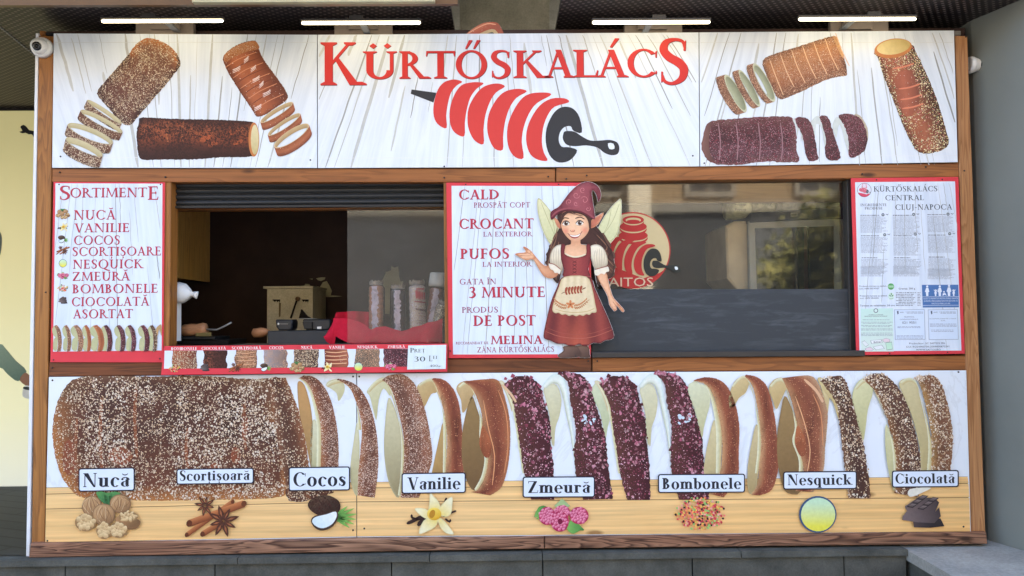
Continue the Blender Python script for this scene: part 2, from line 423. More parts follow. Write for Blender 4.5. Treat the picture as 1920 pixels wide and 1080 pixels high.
# sheeting behind the signs, round the two openings
b = MB()
wx0, wx1 = W(309, 500, .09).x, W(840, 500, .09).x; vx0, vx1 = W(1080, 500, .09).x, W(1604, 500, .09).x
b.box((x0, .092, zb), (x1, .11, zw0), M['inner'])
b.box((x0, .092, zw1), (x1, .11, zt), M['inner'])
b.box((x0, .092, zw0), (wx0, .11, zw1), M['inner']); b.box((wx1, .092, zw0), (vx0, .11, zw1), M['inner']); b.box((vx1, .092, zw0), (x1, .11, zw1), M['inner'])
b.build('front_sheeting', kio)
DB = 1.42
b = MB(); b.box((x0, DB, zb), (x1, DB + .04, zt), M['inner']); bw = b.build('rear_wall', kio)
b = MB(); b.box((x0, .112, zb), (x0 + .02, DB - .002, zt), M['black']); b.build('side_wall', kio)
b = MB(); b.box((x1 - .02, .112, zb), (x1, DB - .002, zt), M['inner']); b.build('side_wall', kio)
b = MB(); b.box((x0 + .021, .112, zb), (x1 - .021, DB - .002, zb + .03), M['black']); b.build('floor', kio)
b = MB(); b.box((x0, .0915, zt + .002), (x1, DB + .04, zt + .03), M['inner']); b.build('roof', kio)
# worktops inside
M['worktop'] = m_plain('worktop_brown', c(120, 104, 84), .5, .35, 0, .15, 6)
wt = W(600, 646, .12).z
b = MB(); b.box((x0 + .022, .113, wt - .035), (W(836, 500, .5).x, .62, wt - .004), M['worktop']); b.build('counter', kio)
b = MB(); b.box((vx0 - .05, .113, W(1300, 662, .12).z - .03), (x1 - .022, .75, W(1300, 662, .12).z), M['inner']); b.build('counter', kio)
# ragged pale scraps laid on the rear wall, seen behind the grill
M['scrap'] = m_plain('pale_scrap', c(178, 172, 140), .7, .2, 0, .15, 12)
q = conv(310, 520, 5.486)
for pts in ([(1545, 85), (1590, 100), (1620, 50), (1660, 38), (1690, 90), (1712, 140), (1700, 190), (1660, 200), (1600, 170), (1560, 140), (1545, 130), (1575, 100)],
            [(1550, 10), (1600, 0), (1645, 0), (1640, 20), (1600, 38), (1570, 30)], [(1350, 108), (1370, 90), (1430, 85), (1440, 66), (1480, 70), (1500, 100), (1490, 112)],
            [(1540, 190), (1700, 186), (1820, 194), (1700, 202), (1560, 206)], [(1480, 16), (1515, 12), (1512, 24)]):
    b = MB(); b.slab([q(*p) for p in pts], DB - .004, DB - .001, M['scrap'], at=DB - .004); b.build('pale_patch', kio)
q = conv(640, 480, 6); b = MB()
b.slab([q(*p) for p in [(560, 115), (600, 130), (640, 118), (650, 230), (665, 285), (695, 285), (690, 345), (550, 365), (545, 650), (490, 650), (490, 360), (445, 310), (475, 240), (505, 180), (560, 160)]], DB - .004, DB - .001, M['scrap'], at=DB - .004)
b.build('pale_patch', kio)
# roller shutter, half rolled under the upper beam
b = MB(); yS = .075
zs0, zs1 = W(570, 385, yS).z, W(570, 341, yS).z; sx0, sx1 = W(319, 360, yS).x, W(833, 360, yS).x
n = 4; prof = []
for i in range(n):
    h = (zs1 - zs0) / n; z = zs0 + i * h
    for k in range(7):
        t = k / 6; prof.append((yS - .004 - .011 * math.sin(math.pi * t), z + h * (.06 + .9 * t)))
    prof.append((yS + .002, z + h * .98))
v = []; f = []
for y, z in prof: v += [(sx0, y, z), (sx1, y, z)]
for i in range(len(prof) - 1): f.append((2 * i, 2 * i + 1, 2 * i + 3, 2 * i + 2))
b.add(v, f, M['shutter'], None, True)
sh = b.build('roller_shutter', kio)
b = MB(); b.box((sx0 + .001, yS - .02, zs0 - .012), (sx1 - .001, yS + .004, zs0 - .001), M['dark']); b.build('bottom_bar', sh)
b = MB(); b.box((W(322, 388, .3).x, .3, W(500, 393.5, .3).z), (W(832, 388, .3).x, .36, W(500, 387, .3).z), M['pine_h']); b.build('inner_rail', kio)
# sliding pane on the right half of the hatch
b = MB(); b.box((W(650, 500, .1).x, .117, W(650, 646, .1).z), (W(833, 500, .1).x, .122, W(650, 384, .1).z), M['glass2']); b.build('sliding_pane', kio)
# fixed window at the right: pane, dark jamb, bottom rail
b = MB(); b.box((vx0, .06, W(1200, 661, .06).z), (W(1600, 500, .06).x, .065, W(1200, 336, .06).z), M['glass']); b.build('window_pane', kio)
M['jamb'] = m_plain('dark_jamb', c(52, 48, 45), .5, .4)
kpart('window_jamb', [(1588, 334), (1604, 334), (1606, 662), (1594, 662)], .035, .09, M['jamb'])
kpart('window_rail', [(1110, 660.5), (1622, 657), (1622.5, 668), (1110, 671)], -.02, .058, M['jamb'])
M['tanplank'] = m_wood('tan_header', c(118, 92, 58), c(138, 108, 70), c(84, 60, 34), 'x', 1.2, .4)
b = MB(); b.box((vx0 - .02, .35, W(1200, 384, .4).z), (W(1590, 500, .4).x, .38, W(1200, 330, .4).z), M['tanplank']); b.build('inner_rail', kio)
# corner screws of the timber frame
b = None
def screw(px, py, y, parent, r=.006):
    s = MB(); p = W(px, py, y); s.lathe(p, (0, -1, 0), [(-.002, r), (.0015, r * .9), (.0022, 0)], M['screw'], 10)
    return s.build('screw', parent)
for px, py in ((112, 323), (310, 332), (833, 333), (1028, 331), (1100, 329), (1062, 335), (1617, 326), (1736, 313), (98, 690), (86, 548), (1103, 677), (1120, 677), (1808, 320), (1811, 69)):
    screw(px, py, .0, kio, .0045)

# ------------------------------------------------------------------ things inside the hatch
M['oak'] = m_wood('cabinet_oak', c(232, 180, 98), c(242, 198, 118), c(184, 126, 60), 'z', 2.2, .5, off=1.3)
cb = root('wall_cabinet', (-2.1, .9, W(320, 497, .6).z), 'honey oak wall cabinet hung inside the hatch at upper left', 'cabinet')
cxr = W(393.5, 500, 1.38).x
za = W(393, 526, 1.38).z; zu = W(393, 345, 1.38).z
b = MB(); b.box((x0 + .03, .2, za), (cxr - .02, 1.38, zu), M['oak']); b.build('carcass', cb)
for ya, yb in ((.2, .788), (.792, 1.38)):
    b = MB(); b.box((cxr - .0195, ya + .002, za - .01), (cxr, yb - .002, zu), M['oak']); b.build('door', cb)
# grill cabinet
M['grill'] = m_concrete('stained_steel', c(170, 162, 134), c(200, 192, 164), 7)
M['soot'] = m_plain('soot', c(20, 15, 12), .7, .2)
yG = .95
q = conv(310, 520, 5.486); ga = W(*q(1048, 118), yG); gb = W(*q(1516, 690), yG)
gr = root('grill_oven', ((ga.x + gb.x) / 2, yG, gb.z), 'stained pale steel oven with sooty slots behind the card terminals', 'oven')
b = MB(); b.box((ga.x, yG, gb.z), (gb.x, yG + .35, ga.z), M['grill']); b.build('body', gr)
b = MB(); b.box((ga.x - .02, yG - .015, ga.z + .001), (gb.x + .005, yG + .36, ga.z + .015), M['grill']); b.build('top_plate', gr)
for xa, xb in ((1105, 1182), (1405, 1475)):
    b = MB(); b.slab([q(xa, 228), q(xb, 228), q(xb, 240), q(xb - 8, 262), q(xb - 14, 244), q(xb - 30, 256), q(xb - 38, 240), q(xb - 54, 254), q(xa + 8, 240), q(xa, 238)], yG - .004, yG - .001, M['soot'], at=yG); b.build('vent_slot', gr)
b = MB(); b.slab([q(1170, 262), q(1190, 262), q(1184, 400), q(1170, 410)], yG - .003, yG - .001, m_plain('rust_run', c(92, 76, 50), .7, .2), at=yG); b.build('rust_streak', gr)
b = MB(); b.lathe(W(*q(1368, 222), yG - .06), (0, -1, 0), [(0, .014), (.02, .014), (.03, .009), (.031, 0)], m_plain('knob_brown', c(92, 68, 40), .5, .3), 14)
b.tube([W(*q(1350, 240), yG - .05), W(*q(1290, 420), yG - .05)], .006, M['soot'], 8); b.build('lever', gr)
b = MB(); b.slab([q(1385, 420), q(1410, 330), q(1470, 400), q(1512, 420)], yG - .03, yG - .006, M['soot'], at=yG); b.build('chute', gr)
b = MB(); b.tube([W(*q(1520, 120), DB - .1), W(*q(1560, 170), DB - .1), W(*q(1610, 190), DB - .1), W(*q(1615, 400), DB - .1)], .005, M['soot'], 8)
tag(b.build('cable', None, W(*q(1615, 400), DB - .1)), 'thin black cable hanging down the rear wall beside the oven', 'cable')
# cash drawer under the terminals
yD = .42
da, db_ = W(*q(1052, 553), yD), W(*q(1700, 700), yD)
b = MB(); b.slab([q(1052, 553), q(1715, 546), q(1715, 720), q(1052, 720)], yD, yD + .3, m_plain('charcoal_box', c(62, 64, 66), .5, .35), .004)
tag(b.build('cash_drawer', None, (da.x, yD, db_.z)), 'wide charcoal cash drawer carrying the two card terminals', 'cash drawer')
# two card terminals
M['termblue'] = m_plain('terminal_shell', c(36, 40, 46), .35, .45)
def terminal(x_a, y_a, x_b, y_b, label, kind):
    p = W(*q((x_a + x_b) / 2, y_b), yD + .05)
    t = root('card_terminal', p, label, 'card terminal', 'card terminals on the cash drawer')
    w = x_b - x_a
    b = MB(); b.slab([q(x_a + 10, y_a), q(x_b - 10, y_a), q(x_b, y_a + 25), q(x_b - 4, y_b - 25), q(x_b - 25, y_b), q(x_a + 35, y_b), q(x_a + 8, y_b - 35), q(x_a, y_a + 15)], yD + .03, yD + .14, M['termblue'], .006, at=yD + .03); b.build('body', t)
    if kind:
        b = MB(); b.lathe(W(*q(x_a + 30, y_a + 45), yD + .03), (0, -1, 0), [(0, .006), (.002, .005), (.0025, 0)], M['white'], 10); b.build('lamp', t)
        b = MB(); b.slab([q(x_a + 48, y_a + 42), q(x_a + 130, y_a + 42), q(x_a + 130, y_a + 48), q(x_a + 48, y_a + 48)], yD + .027, yD + .0295, M['greymetal'], at=yD + .03); b.build('marking', t)
    else:
        b = MB(); b.slab([q(x_a - 30, y_a - 8), q(x_a + 150, y_a - 6), q(x_a + 150, y_a - 1), q(x_a - 30, y_a - 2)], yD + .02, yD + .1, M['greymetal'], at=yD + .03); b.build('paper_slot', t)
        b = MB(); b.slab([q(x_a + 150, y_b - 35), q(x_a + 195, y_b - 37), q(x_a + 193, y_b - 12), q(x_a + 152, y_b - 12)], yD + .026, yD + .0295, M['white'], at=yD + .03); b.build('sticker', t)
        b = MB(); b.slab([q(x_a + 2, y_a + 30), q(x_a + 105, y_a + 30), q(x_a + 105, y_b - 12), q(x_a + 22, y_b - 12)], yD + .018, yD + .0285, M['dark'], .003, at=yD + .03); b.build('keypad', t)
terminal(1132, 434, 1308, 545, 'rounded charcoal card terminal with a white lamp dot, left on the drawer', 1)
terminal(1412, 430, 1700, 543, 'wider dark card terminal with white sticker beside the red cloth', 0)
# white roll holder with crumpled end at the left post
yR = .16
b = MB(); r0 = W(*q(75, 655), yR); r1 = W(*q(75, 205), yR)
wr = root('paper_roll_stand', r0, 'white plastic post with crumpled white bag on top beside left mullion', 'dispenser')
b.box((W(*q(42, 600), yR).x, yR, r0.z), (W(*q(112, 600), yR).x, yR + .06, r1.z), M['white']); b.build('post', wr)
b = MB(); cpt = W(*q(100, 160), yR)
b.lathe(W(*q(28, 150), yR + .02), (1, 0, -.12), [(0, .02), (.01, .045), (.05, .055), (.085, .05), (.11, .03), (.125, .012), (.14, .018), (.15, .02), (.152, 0)], M['white'], 16)
for i, vv in enumerate(b.v): vv += Vector(noise.noise_vector(vv * 45)) * .006
b.build('bag_top', wr)
b = MB(); b.slab([q(72, 140), q(118, 146), q(115, 172), q(78, 168)], yR - .045, yR - .04, m_plain('yellow_sticker', c(226, 212, 40), .5, .3), at=yR - .04); b.build('sticker', wr)
# rolling pin on the counter with a skewer rod, name tray beneath it
yP = .3
M['beech'] = m_wood('beech_handle', c(176, 122, 82), c(192, 138, 98), c(140, 92, 56), 'x', 4, .3)
b = MB(); p0 = W(*q(170, 545), yP); p1 = W(*q(425, 535), yP); ax = p1 - p0; L = ax.length
rpn = root('spit_pin', W(*q(170, 570), yP), 'beech handled baking spit with thin metal rod lying on the counter', 'spit')
b.lathe(p0, ax, [(0, .018), (.01, .03), (L * .4, .033), (L * .6, .03), (L * .85, .036), (L * .98, .032), (L, .01)], M['beech'], 16); b.build('handle', rpn)
b = MB(); b.tube([p1, W(*q(530, 540), yP), W(*q(600, 508), yP), W(*q(680, 464), yP)], .005, M['greymetal'], 8); b.build('rod', rpn)
b = MB(); b.lathe(W(*q(120, 550), yP), p1 - p0, [(0, .008), (.015, .014), (.04, .02), (.055, .014)], M['greymetal'], 12); b.build('ferrule', rpn)
ty = .28
tr_ = root('topping_tray', W(*q(300, 690), ty), 'dark topping tray with a small yellowed name tag at its front', 'tray')
b = MB(); b.slab([q(125, 610), q(515, 610), q(505, 640), q(125, 640)], ty, ty + .22, M['dark'], .003); b.build('body', tr_)
b = MB(); b.slab([q(125, 642), q(650, 640), q(640, 690), q(125, 690)], ty + .01, ty + .3, M['soot'], .003); b.build('lower_rim', tr_)
b = MB(); b.slab([q(312, 572), q(470, 565), q(472, 606), q(312, 606)], ty - .01, ty - .004, m_plain('tag_card', c(112, 98, 58), .6, .2)); TAGC = b.build('name_tag', tr_)
TAGP = (q(318, 602), q(465, 602), ty - .0105)
b = MB(); bl = W(*q(985, 575), .5); b.lathe(bl + Vector((-.05, 0, 0)), (1, 0, .1), [(0, .01), (.01, .025), (.05, .028), (.08, .02), (.1, .006)], M['beech'], 12)
tag(b.build('wooden_knob', None, bl), 'small dim wooden knob left of the cash drawer', 'knob')
# red cloth over the front of the display
M['redcloth'] = m_plain('red_cloth', c(186, 30, 52), .85, .12, 0, .08, 60)
yC = .2
q2 = conv(640, 480, 6)
topl = [(-140, 960), (-150, 880), (-100, 800), (-90, 730), (0, 700), (60, 700), (120, 715), (200, 740), (280, 785), (340, 830), (400, 800), (500, 790), (600, 825), (680, 845), (740, 830), (800, 800), (900, 780), (980, 745), (1060, 735), (1140, 700)]
def ipol(t, xs):
    for (xa, ya), (xb, yb) in zip(xs[:-1], xs[1:]):
        if xa <= t <= xb and xb > xa: return ya + (yb - ya) * (t - xa) / (xb - xa)
    return xs[-1][1]
top2 = [(-170, 900), (-150, 850), (-105, 780), (-80, 705)] + topl[4:]
bot2 = [(-170, 905), (-140, 960), (-110, 985), (-60, 1000), (-50, 900), (0, 930), (70, 960), (130, 990), (1150, 990)]
v = []; fc = []; nx, nz = 200, 30
for i in range(nx + 1):
    x = -168 + (1140 + 168) * i / nx; a0 = ipol(x, top2); b0 = max(ipol(x, bot2), a0 + 4)
    for k in range(nz + 1):
        t = k / nz; y = yC + .016 * math.sin(x * .011 + t * 1.2) + .010 * math.sin(x * .027 + 1.3 + t * 2) * t - .05 * math.sin(t * 1.5) + .02 * noise.noise(Vector((x * .004, t * 1.2, 1)))
        v.append(W(*q2(x, a0 + (b0 - a0) * t), yC) + Vector((0, y - yC, 0)))
for i in range(nx):
    for k in range(nz):
        a = i * (nz + 1) + k; fc.append((a, a + 1, a + nz + 2, a + nz + 1))
b = MB(); b.add(v, fc, M['redcloth'], None, True)
v = []; fc = []
for i in range(25):                                  # the back fold, seen behind the front edge
    x = -90 + (400 + 90) * i / 24; zz = 640 + (60 if x < -60 else 0) - 18 * math.sin((x + 90) / 490 * 3.1)
    for k in range(5): v.append(W(*q2(x, zz + (860 - zz) * k / 4), yC + .16) + Vector((0, .02 * math.sin(x * .03), 0)))
for i in range(24):
    for k in range(4): a = i * 5 + k; fc.append((a, a + 1, a + 6, a + 5))
b.add(v, fc, M['redcloth'], None, True)
tag(b.build('red_cloth', None, W(*q2(500, 985), yC)), 'bright red cloth draped round the bagged cakes behind the sliding pane', 'cloth')

# ------------------------------------------------------------------ roman lettering drawn stroke by stroke (cap height 1)
def glyph(ch, T, N):
    """polygons and advance of one roman letter; T thick stroke, N thin stroke"""
    P = []; sh = .035 + .25 * (N - .05); so = .085
    def poly(*p): P.append(list(p))
    def serif(x, y, w, up=1, l=so, r=so):
        # small bracketed foot: y is the line it stands on
        h = sh * up
        poly((x - w / 2 - l, y), (x + w / 2 + r, y), (x + w / 2 + r, y + h * .8), (x + w / 2 + .012, y + h * 1.9), (x - w / 2 - .012, y + h * 1.9), (x - w / 2 - l, y + h * .8))
    def stem(x, w, y0=0, y1=1, top=True, bot=True):
        poly((x - w / 2, y0), (x + w / 2, y0), (x + w / 2, y1), (x - w / 2, y1))
        if bot: serif(x, y0, w)
        if top: serif(x, y1, w, -1)
    def diag(x0, y0, x1, y1, w):
        poly((x0 - w / 2, y0), (x0 + w / 2, y0), (x1 + w / 2, y1), (x1 - w / 2, y1))
    def bar(x0, x1, y, w): poly((x0, y - w / 2), (x1, y - w / 2), (x1, y + w / 2), (x0, y + w / 2))
    def arc(cx, cy, rx, ry, a0, a1, w=None, h=None, n=22):
        w = T if w is None else w; h = N if h is None else h
        o = []; i = []
        for k in range(n + 1):
            t = math.radians(a0 + (a1 - a0) * k / n); o.append((cx + rx * math.cos(t), cy + ry * math.sin(t)))
            i.append((cx + (rx - w) * math.cos(t), cy + (ry - h) * math.sin(t)))
        P.append(o + i[::-1])
    def stroke(pts, ws, n=6):
        pp = smooth(pts, n, False); k = len(pp); L = []; Rr = []
        for i, p in enumerate(pp):
            a = pp[max(i - 1, 0)]; b = pp[min(i + 1, k - 1)]; dx, dy = b[0] - a[0], b[1] - a[1]; l = math.hypot(dx, dy) or 1
            f = i / (k - 1) * (len(ws) - 1); j = min(int(f), len(ws) - 2); w = (ws[j] + (ws[j + 1] - ws[j]) * (f - j)) / 2
            L.append((p[0] - dy / l * w, p[1] + dx / l * w)); Rr.append((p[0] + dy / l * w, p[1] - dx / l * w))
        P.append(L + Rr[::-1])
    def tick(x, y, h, w=N): poly((x - w / 2, y), (x + w / 2, y), (x + w / 2, y + h), (x - w / 2, y + h))
    acc = None; base = ch; X = .5; top = 1.0
    D = {'Ă': ('A', 'breve'), 'Â': ('A', 'circ'), 'Á': ('A', 'acute'), 'Î': ('I', 'circ'), 'Ț': ('T', 'comma'), 'Ș': ('S', 'comma'),
         'Ü': ('U', 'uml'), 'Ő': ('O', 'dbl'), 'ă': ('a', 'breve'), 'ț': ('t', 'comma'), 'ș': ('s', 'comma')}
    if ch in D: base, acc = D[ch]
    h = T / 2
    if base == ' ': return [], .34
    if base == 'A':
        diag(.12, 0, .40, 1, N); diag(.68, 0, .39, 1, T); bar(.22, .58, .34, N); serif(.12, 0, N); serif(.68, 0, T, 1, .06, .09); adv = .82; X = .40
    elif base == 'B':
        stem(.17, T); arc(.2, .745, .31, .255, -90, 90); arc(.2, .265, .37, .265, -90, 90); bar(.1, .22, .5, N); bar(.1, .22, 1 - N / 2, N); bar(.1, .22, N / 2, N); adv = .66
    elif base == 'C':
        arc(.49, .5, .43, .52, 42, 318, T, N); poly((.80, .70), (.835, .70), (.85, .95), (.80, .90)); poly((.79, .12), (.83, .10), (.84, .2), (.81, .24)); adv = .88; X = .5
    elif base == 'D':
        stem(.17, T); arc(.2, .5, .60, .5, -90, 90); bar(.1, .22, 1 - N / 2, N); bar(.1, .22, N / 2, N); adv = .87
    elif base == 'E' or base == 'F':
        stem(.17, T); bar(.17, .53, 1 - N / 2, N); bar(.17, .47, .51, N); poly((.50, 1), (.545, 1), (.545, .80), (.52, .80)); tick(.46, .42, .19, N * .8)
        if base == 'E': bar(.17, .56, N / 2, N); poly((.52, 0), (.57, 0), (.60, .23), (.57, .23))
        adv = .65 if base == 'E' else .6
    elif base == 'G':
        arc(.49, .5, .43, .52, 42, 300, T, N); poly((.80, .70), (.835, .70), (.85, .95), (.80, .90)); stem(.78, T, .02, .42, True, False); adv = .94
    elif base == 'H': stem(.17, T); stem(.74, T); bar(.17, .74, .51, N); adv = .92
    elif base == 'I': stem(.17, T); adv = .35; X = .17
    elif base == 'J': stem(.2, T, 0, 1, True, False); stroke([(.2, .06), (.18, -.12), (.08, -.22), (-.02, -.22)], [T, T * .8, N, N * 1.2]); adv = .38
    elif base == 'K':
        stem(.17, T); diag(.2, .46, .60, 1, N); serif(.60, 1, N, -1); poly((.28, .62), (.36, .66), (.80, 0), (.80 - T * 1.25, 0)); serif(.76, 0, T, 1, .03, .1); adv = .86
    elif base == 'L': stem(.17, T); bar(.17, .55, N / 2, N); poly((.51, 0), (.57, 0), (.60, .25), (.57, .25)); adv = .62
    elif base == 'M':
        diag(.13, 0, .2, 1, N); serif(.13, 0, N); poly((.10, 1), (.2 + h, 1), (.56 + h * .4, .02), (.53, .02)); diag(.54, .02, .86, 1, N); poly((.83, 1), (.83 + T, 1), (.90 + T, 0), (.90, 0))
        serif(.90 + h, 0, T); bar(.06, .2, 1 - sh / 2, sh); bar(.85, .90 + T, 1 - sh / 2, sh); adv = 1.12
    elif base == 'N':
        stem(.15, N); poly((.05, 1), (.15 + T, 1), (.80, -.02), (.80 - T * .55, -.02)); stem(.775, N, .0, 1, True, False); adv = .93
    elif base in 'OQ':
        arc(.5, .5, .45, .52, 0, 180, T, N, 30); arc(.5, .5, .45, .52, 180, 360, T, N, 30); adv = 1.0
        if base == 'Q': stroke([(.48, .03), (.7, -.1), (.95, -.22), (1.12, -.22)], [N, T, T * .8, N * .5])
    elif base == 'P' or base == 'R':
        stem(.17, T); arc(.2, .735, .36, .265, -90, 90); bar(.1, .22, 1 - N / 2, N); bar(.17, .22, .47 + N / 2, N); adv = .62
        if base == 'R': poly((.30, .50), (.42, .50), (.80, 0), (.80 - T * 1.2, 0)); serif(.77, 0, T, 1, .02, .1); adv = .80
    elif base == 'S':
        stroke([(.50, .80), (.46, .95), (.32, .99), (.17, .93), (.125, .76), (.22, .60), (.38, .48), (.475, .33), (.44, .12), (.28, .005), (.14, .05), (.09, .2)],
               [N * .6, N * .9, N, T * .72, T * .92, T * 1.05, T * 1.1, T * .95, T * .75, N, N * .9, N * .6], 8)
        poly((.475, .74), (.515, .74), (.525, .98), (.49, .93)); poly((.07, .02), (.105, .06), (.105, .27), (.075, .27)); adv = .60; X = .3
    elif base == 'T':
        stem(.39, T, 0, 1, False, True); bar(.05, .73, 1 - N / 2, N); poly((.02, .81), (.045, .81), (.085, 1), (.03, 1)); poly((.735, .81), (.76, .81), (.77, 1), (.695, 1)); adv = .78; X = .39
    elif base == 'U':
        stem(.19, T, .3, 1, True, False); stem(.71, N * 1.2, .3, 1, True, False); arc(.43, .31, .24 + h, .33, 180, 360, T, N * 1.2); adv = .88; X = .44
    elif base == 'V': diag(.14, 1, .43, -.02, T); diag(.70, 1, .43, -.02, N); serif(.14, 1, T, -1); serif(.70, 1, N, -1); adv = .80
    elif base == 'W': 
        diag(.14, 1, .37, -.02, T); diag(.62, 1, .37, -.02, N); diag(.60, 1, .83, -.02, T); diag(1.06, 1, .83, -.02, N); serif(.14, 1, T, -1); serif(.6, 1, T, -1); serif(1.06, 1, N, -1); adv = 1.16
    elif base == 'X': diag(.15, 1, .65, 0, T); diag(.63, 1, .12, 0, N); serif(.15, 1, T, -1); serif(.65, 0, T); serif(.63, 1, N, -1); serif(.12, 0, N); adv = .78
    elif base == 'Y': poly((.07, 1), (.07 + T, 1), (.37 + h, .48), (.37 - h, .48)); diag(.65, 1, .39, .48, N); stem(.37, T, 0, .5, False, True); serif(.13, 1, T, -1); serif(.65, 1, N, -1); adv = .74
    elif base == 'Z': bar(.07, .66, 1 - N / 2, N); bar(.04, .69, N / 2, N); poly((.04, N * .6), (.04 + T * 1.1, N * .6), (.67, 1 - N * .6), (.67 - T * 1.1, 1 - N * .6)); poly((.05, .8), (.08, .8), (.12, 1), (.06, 1)); poly((.66, 0), (.70, 0), (.74, .24), (.71, .24)); adv = .76
    elif base == '0': arc(.33, .5, .29, .52, 0, 180, T, N); arc(.33, .5, .29, .52, 180, 360, T, N); adv = .68
    elif base == '1': stem(.2, T); adv = .42
    elif base == '2': stroke([(.08, .8), (.2, .98), (.4, .9), (.42, .7), (.28, .38), (.06, .06)], [N, N * 1.3, T, T, T * .7, N]); bar(.05, .52, N * .7, N * 1.4); adv = .6
    elif base == '3': stroke([(.08, .86), (.2, .99), (.38, .92), (.40, .72), (.3, .58), (.18, .54)], [N, N, T * .9, T * .9, N, N]); stroke([(.2, .55), (.38, .48), (.46, .25), (.32, .03), (.12, -.0), (.05, .06)], [N, T * .8, T, T * .8, N, N]); adv = .55
    elif base == '4': stem(.42, T, 0, 1, False, True); bar(.02, .58, .28, N); diag(.06, .28, .40, 1, N); adv = .64
    elif base == '5': bar(.14, .5, .97, N); diag(.1, .52, .16, 1, N); stroke([(.1, .54), (.3, .58), (.45, .35), (.34, .06), (.05, .02)], [N, T * .8, T, T * .8, N]); adv = .58
    elif base == '9': arc(.3, .68, .26, .32, 0, 180, T, N); arc(.3, .68, .26, .32, 180, 360, T, N); stroke([(.53, .6), (.45, .25), (.15, 0)], [T * .8, T * .6, N]); adv = .62
    elif base == '-': bar(.06, .36, .4, N * 1.5); adv = .42
    elif base == '.': P.append(ell(.12, .06, .07, .07, 0, 10)); adv = .26
    # ---- lower case (x height .66)
    elif base in 'ceo':
        if base == 'o': arc(.33, .32, .31, .36, 0, 180, T, N, 20); arc(.33, .32, .31, .36, 180, 360, T, N, 20); adv = .66
        elif base == 'c': arc(.32, .32, .30, .36, 45, 315, T, N, 20); P.append(ell(.49, .53, .075, .075, 0, 12)); adv = .57
        else: arc(.32, .32, .30, .36, 0, 180, T * .9, N, 20); arc(.32, .32, .30, .36, 180, 320, T, N, 18); bar(.12, .6, .35, N); adv = .62
    elif base == 'a':
        poly((.33, .12), (.33 + T, .06), (.33 + T, .5), (.33, .5)); arc(.32, .47, .17 + h, .21, 0, 140, T, N); P.append(ell(.14, .52, .075, .075, 0, 12))
        arc(.27, .18, .22, .2, 70, 300, T * .85, N); stroke([(.33 + h, .1), (.44, .02), (.56, .06)], [T, N * 1.6, N * .7]); adv = .60; top = .68; X = .3
    elif base == 'u':
        stem(.17, T, .1, .66, False, False); serif(.15, .66, T, -1, .07, 0); stem(.50, T, 0, .66, False, False); serif(.48, .66, T, -1, .07, 0); arc(.30, .18, .13 + h, .2, 180, 330, T, N); serif(.52, 0, T, 1, 0, .06); adv = .69
    elif base in 'nmr':
        stem(.17, T, 0, .66, False, True); serif(.15, .66, T, -1, .07, 0); adv = .48
        if base == 'r': P.append(ell(.42, .56, .085, .085, 0, 12)); arc(.38, .46, .21, .2, 70, 180, T * .5, N * 1.4); adv = .51
        else:
            arc(.355, .46, .165 + h - .02, .215, 0, 165, T, N * 1.3); stem(.50, T, 0, .47, False, True); adv = .68
            if base == 'm': arc(.685, .46, .165 + h - .02, .215, 0, 165, T, N * 1.3); stem(.83, T, 0, .47, False, True); adv = 1.0
    elif base == 'i': stem(.16, T, 0, .66, False, True); serif(.14, .66, T, -1, .07, 0); P.append(ell(.16, .86, .1, .1, 0, 14)); adv = .34
    elif base == 'l': stem(.16, T, 0, 1.0, False, True); serif(.14, 1.0, T, -1, .07, 0); adv = .34
    elif base == 'b': stem(.17, T, .03, 1.0, False, False); serif(.15, 1.0, T, -1, .07, 0); arc(.34, .32, .30, .36, -140, 140, T, N, 20); adv = .66
    elif base == 'd': stem(.5, T, 0, 1.0, False, False); serif(.48, 1.0, T, -1, .07, 0); arc(.32, .32, .30, .36, 40, 320, T, N, 20); serif(.53, 0, T, 1, 0, .06); adv = .68
    elif base == 'q': stem(.50, T, -.28, .64, False, True); arc(.32, .32, .30, .36, 40, 320, T, N, 20); adv = .68
    elif base == 'k': stem(.17, T, 0, 1.0, False, True); serif(.15, 1.0, T, -1, .07, 0); diag(.2, .3, .54, .66, N); serif(.54, .66, N, -1); poly((.26, .4), (.38, .46), (.68, 0), (.68 - T * 1.2, 0)); serif(.63, 0, T, 1, .03, .07); adv = .70
    elif base == 't': stem(.19, T, .1, .84, False, False); bar(.03, .38, .66 - N * .6, N * 1.2); stroke([(.19, .14), (.24, .03), (.4, .07)], [T, T * .8, N * .7]); adv = .42; X = .2
    elif base == 's':
        stroke([(.40, .52), (.3, .635), (.16, .6), (.13, .48), (.26, .35), (.38, .22), (.32, .05), (.18, .02), (.07, .14)], [N * .7, N, T * .7, T * .85, T * 1.05, T * .9, T * .7, N, N * .7], 6)
        tick(.42, .46, .19, N * .7); tick(.06, .0, .2, N * .7); adv = .50; X = .25
    else: bar(.06, .4, .3, N); adv = .45
    if acc == 'breve': P.append([(X + .19 * math.cos(math.radians(a)), top + .27 + .16 * math.sin(math.radians(a))) for a in range(190, 351, 16)] + [(X + .15 * math.cos(math.radians(a)), top + .27 + .085 * math.sin(math.radians(a))) for a in range(350, 189, -16)])
    if acc == 'circ': poly((X - .17, top + .08), (X, top + .28), (X + .17, top + .08), (X + .11, top + .08), (X, top + .19), (X - .11, top + .08))
    if acc == 'acute': poly((X - .04, top + .1), (X + .02, top + .08), (X + .22, top + .42), (X + .10, top + .42))
    if acc == 'dbl':
        for d in (-.13, .10): poly((X + d - .05, top + .07), (X + d, top + .07), (X + d + .17, top + .38), (X + d + .06, top + .38))
    if acc == 'uml':
        for d in (-.17, .17): poly((X + d, top + .1), (X + d + .09, top + .2), (X + d, top + .3), (X + d - .09, top + .2))
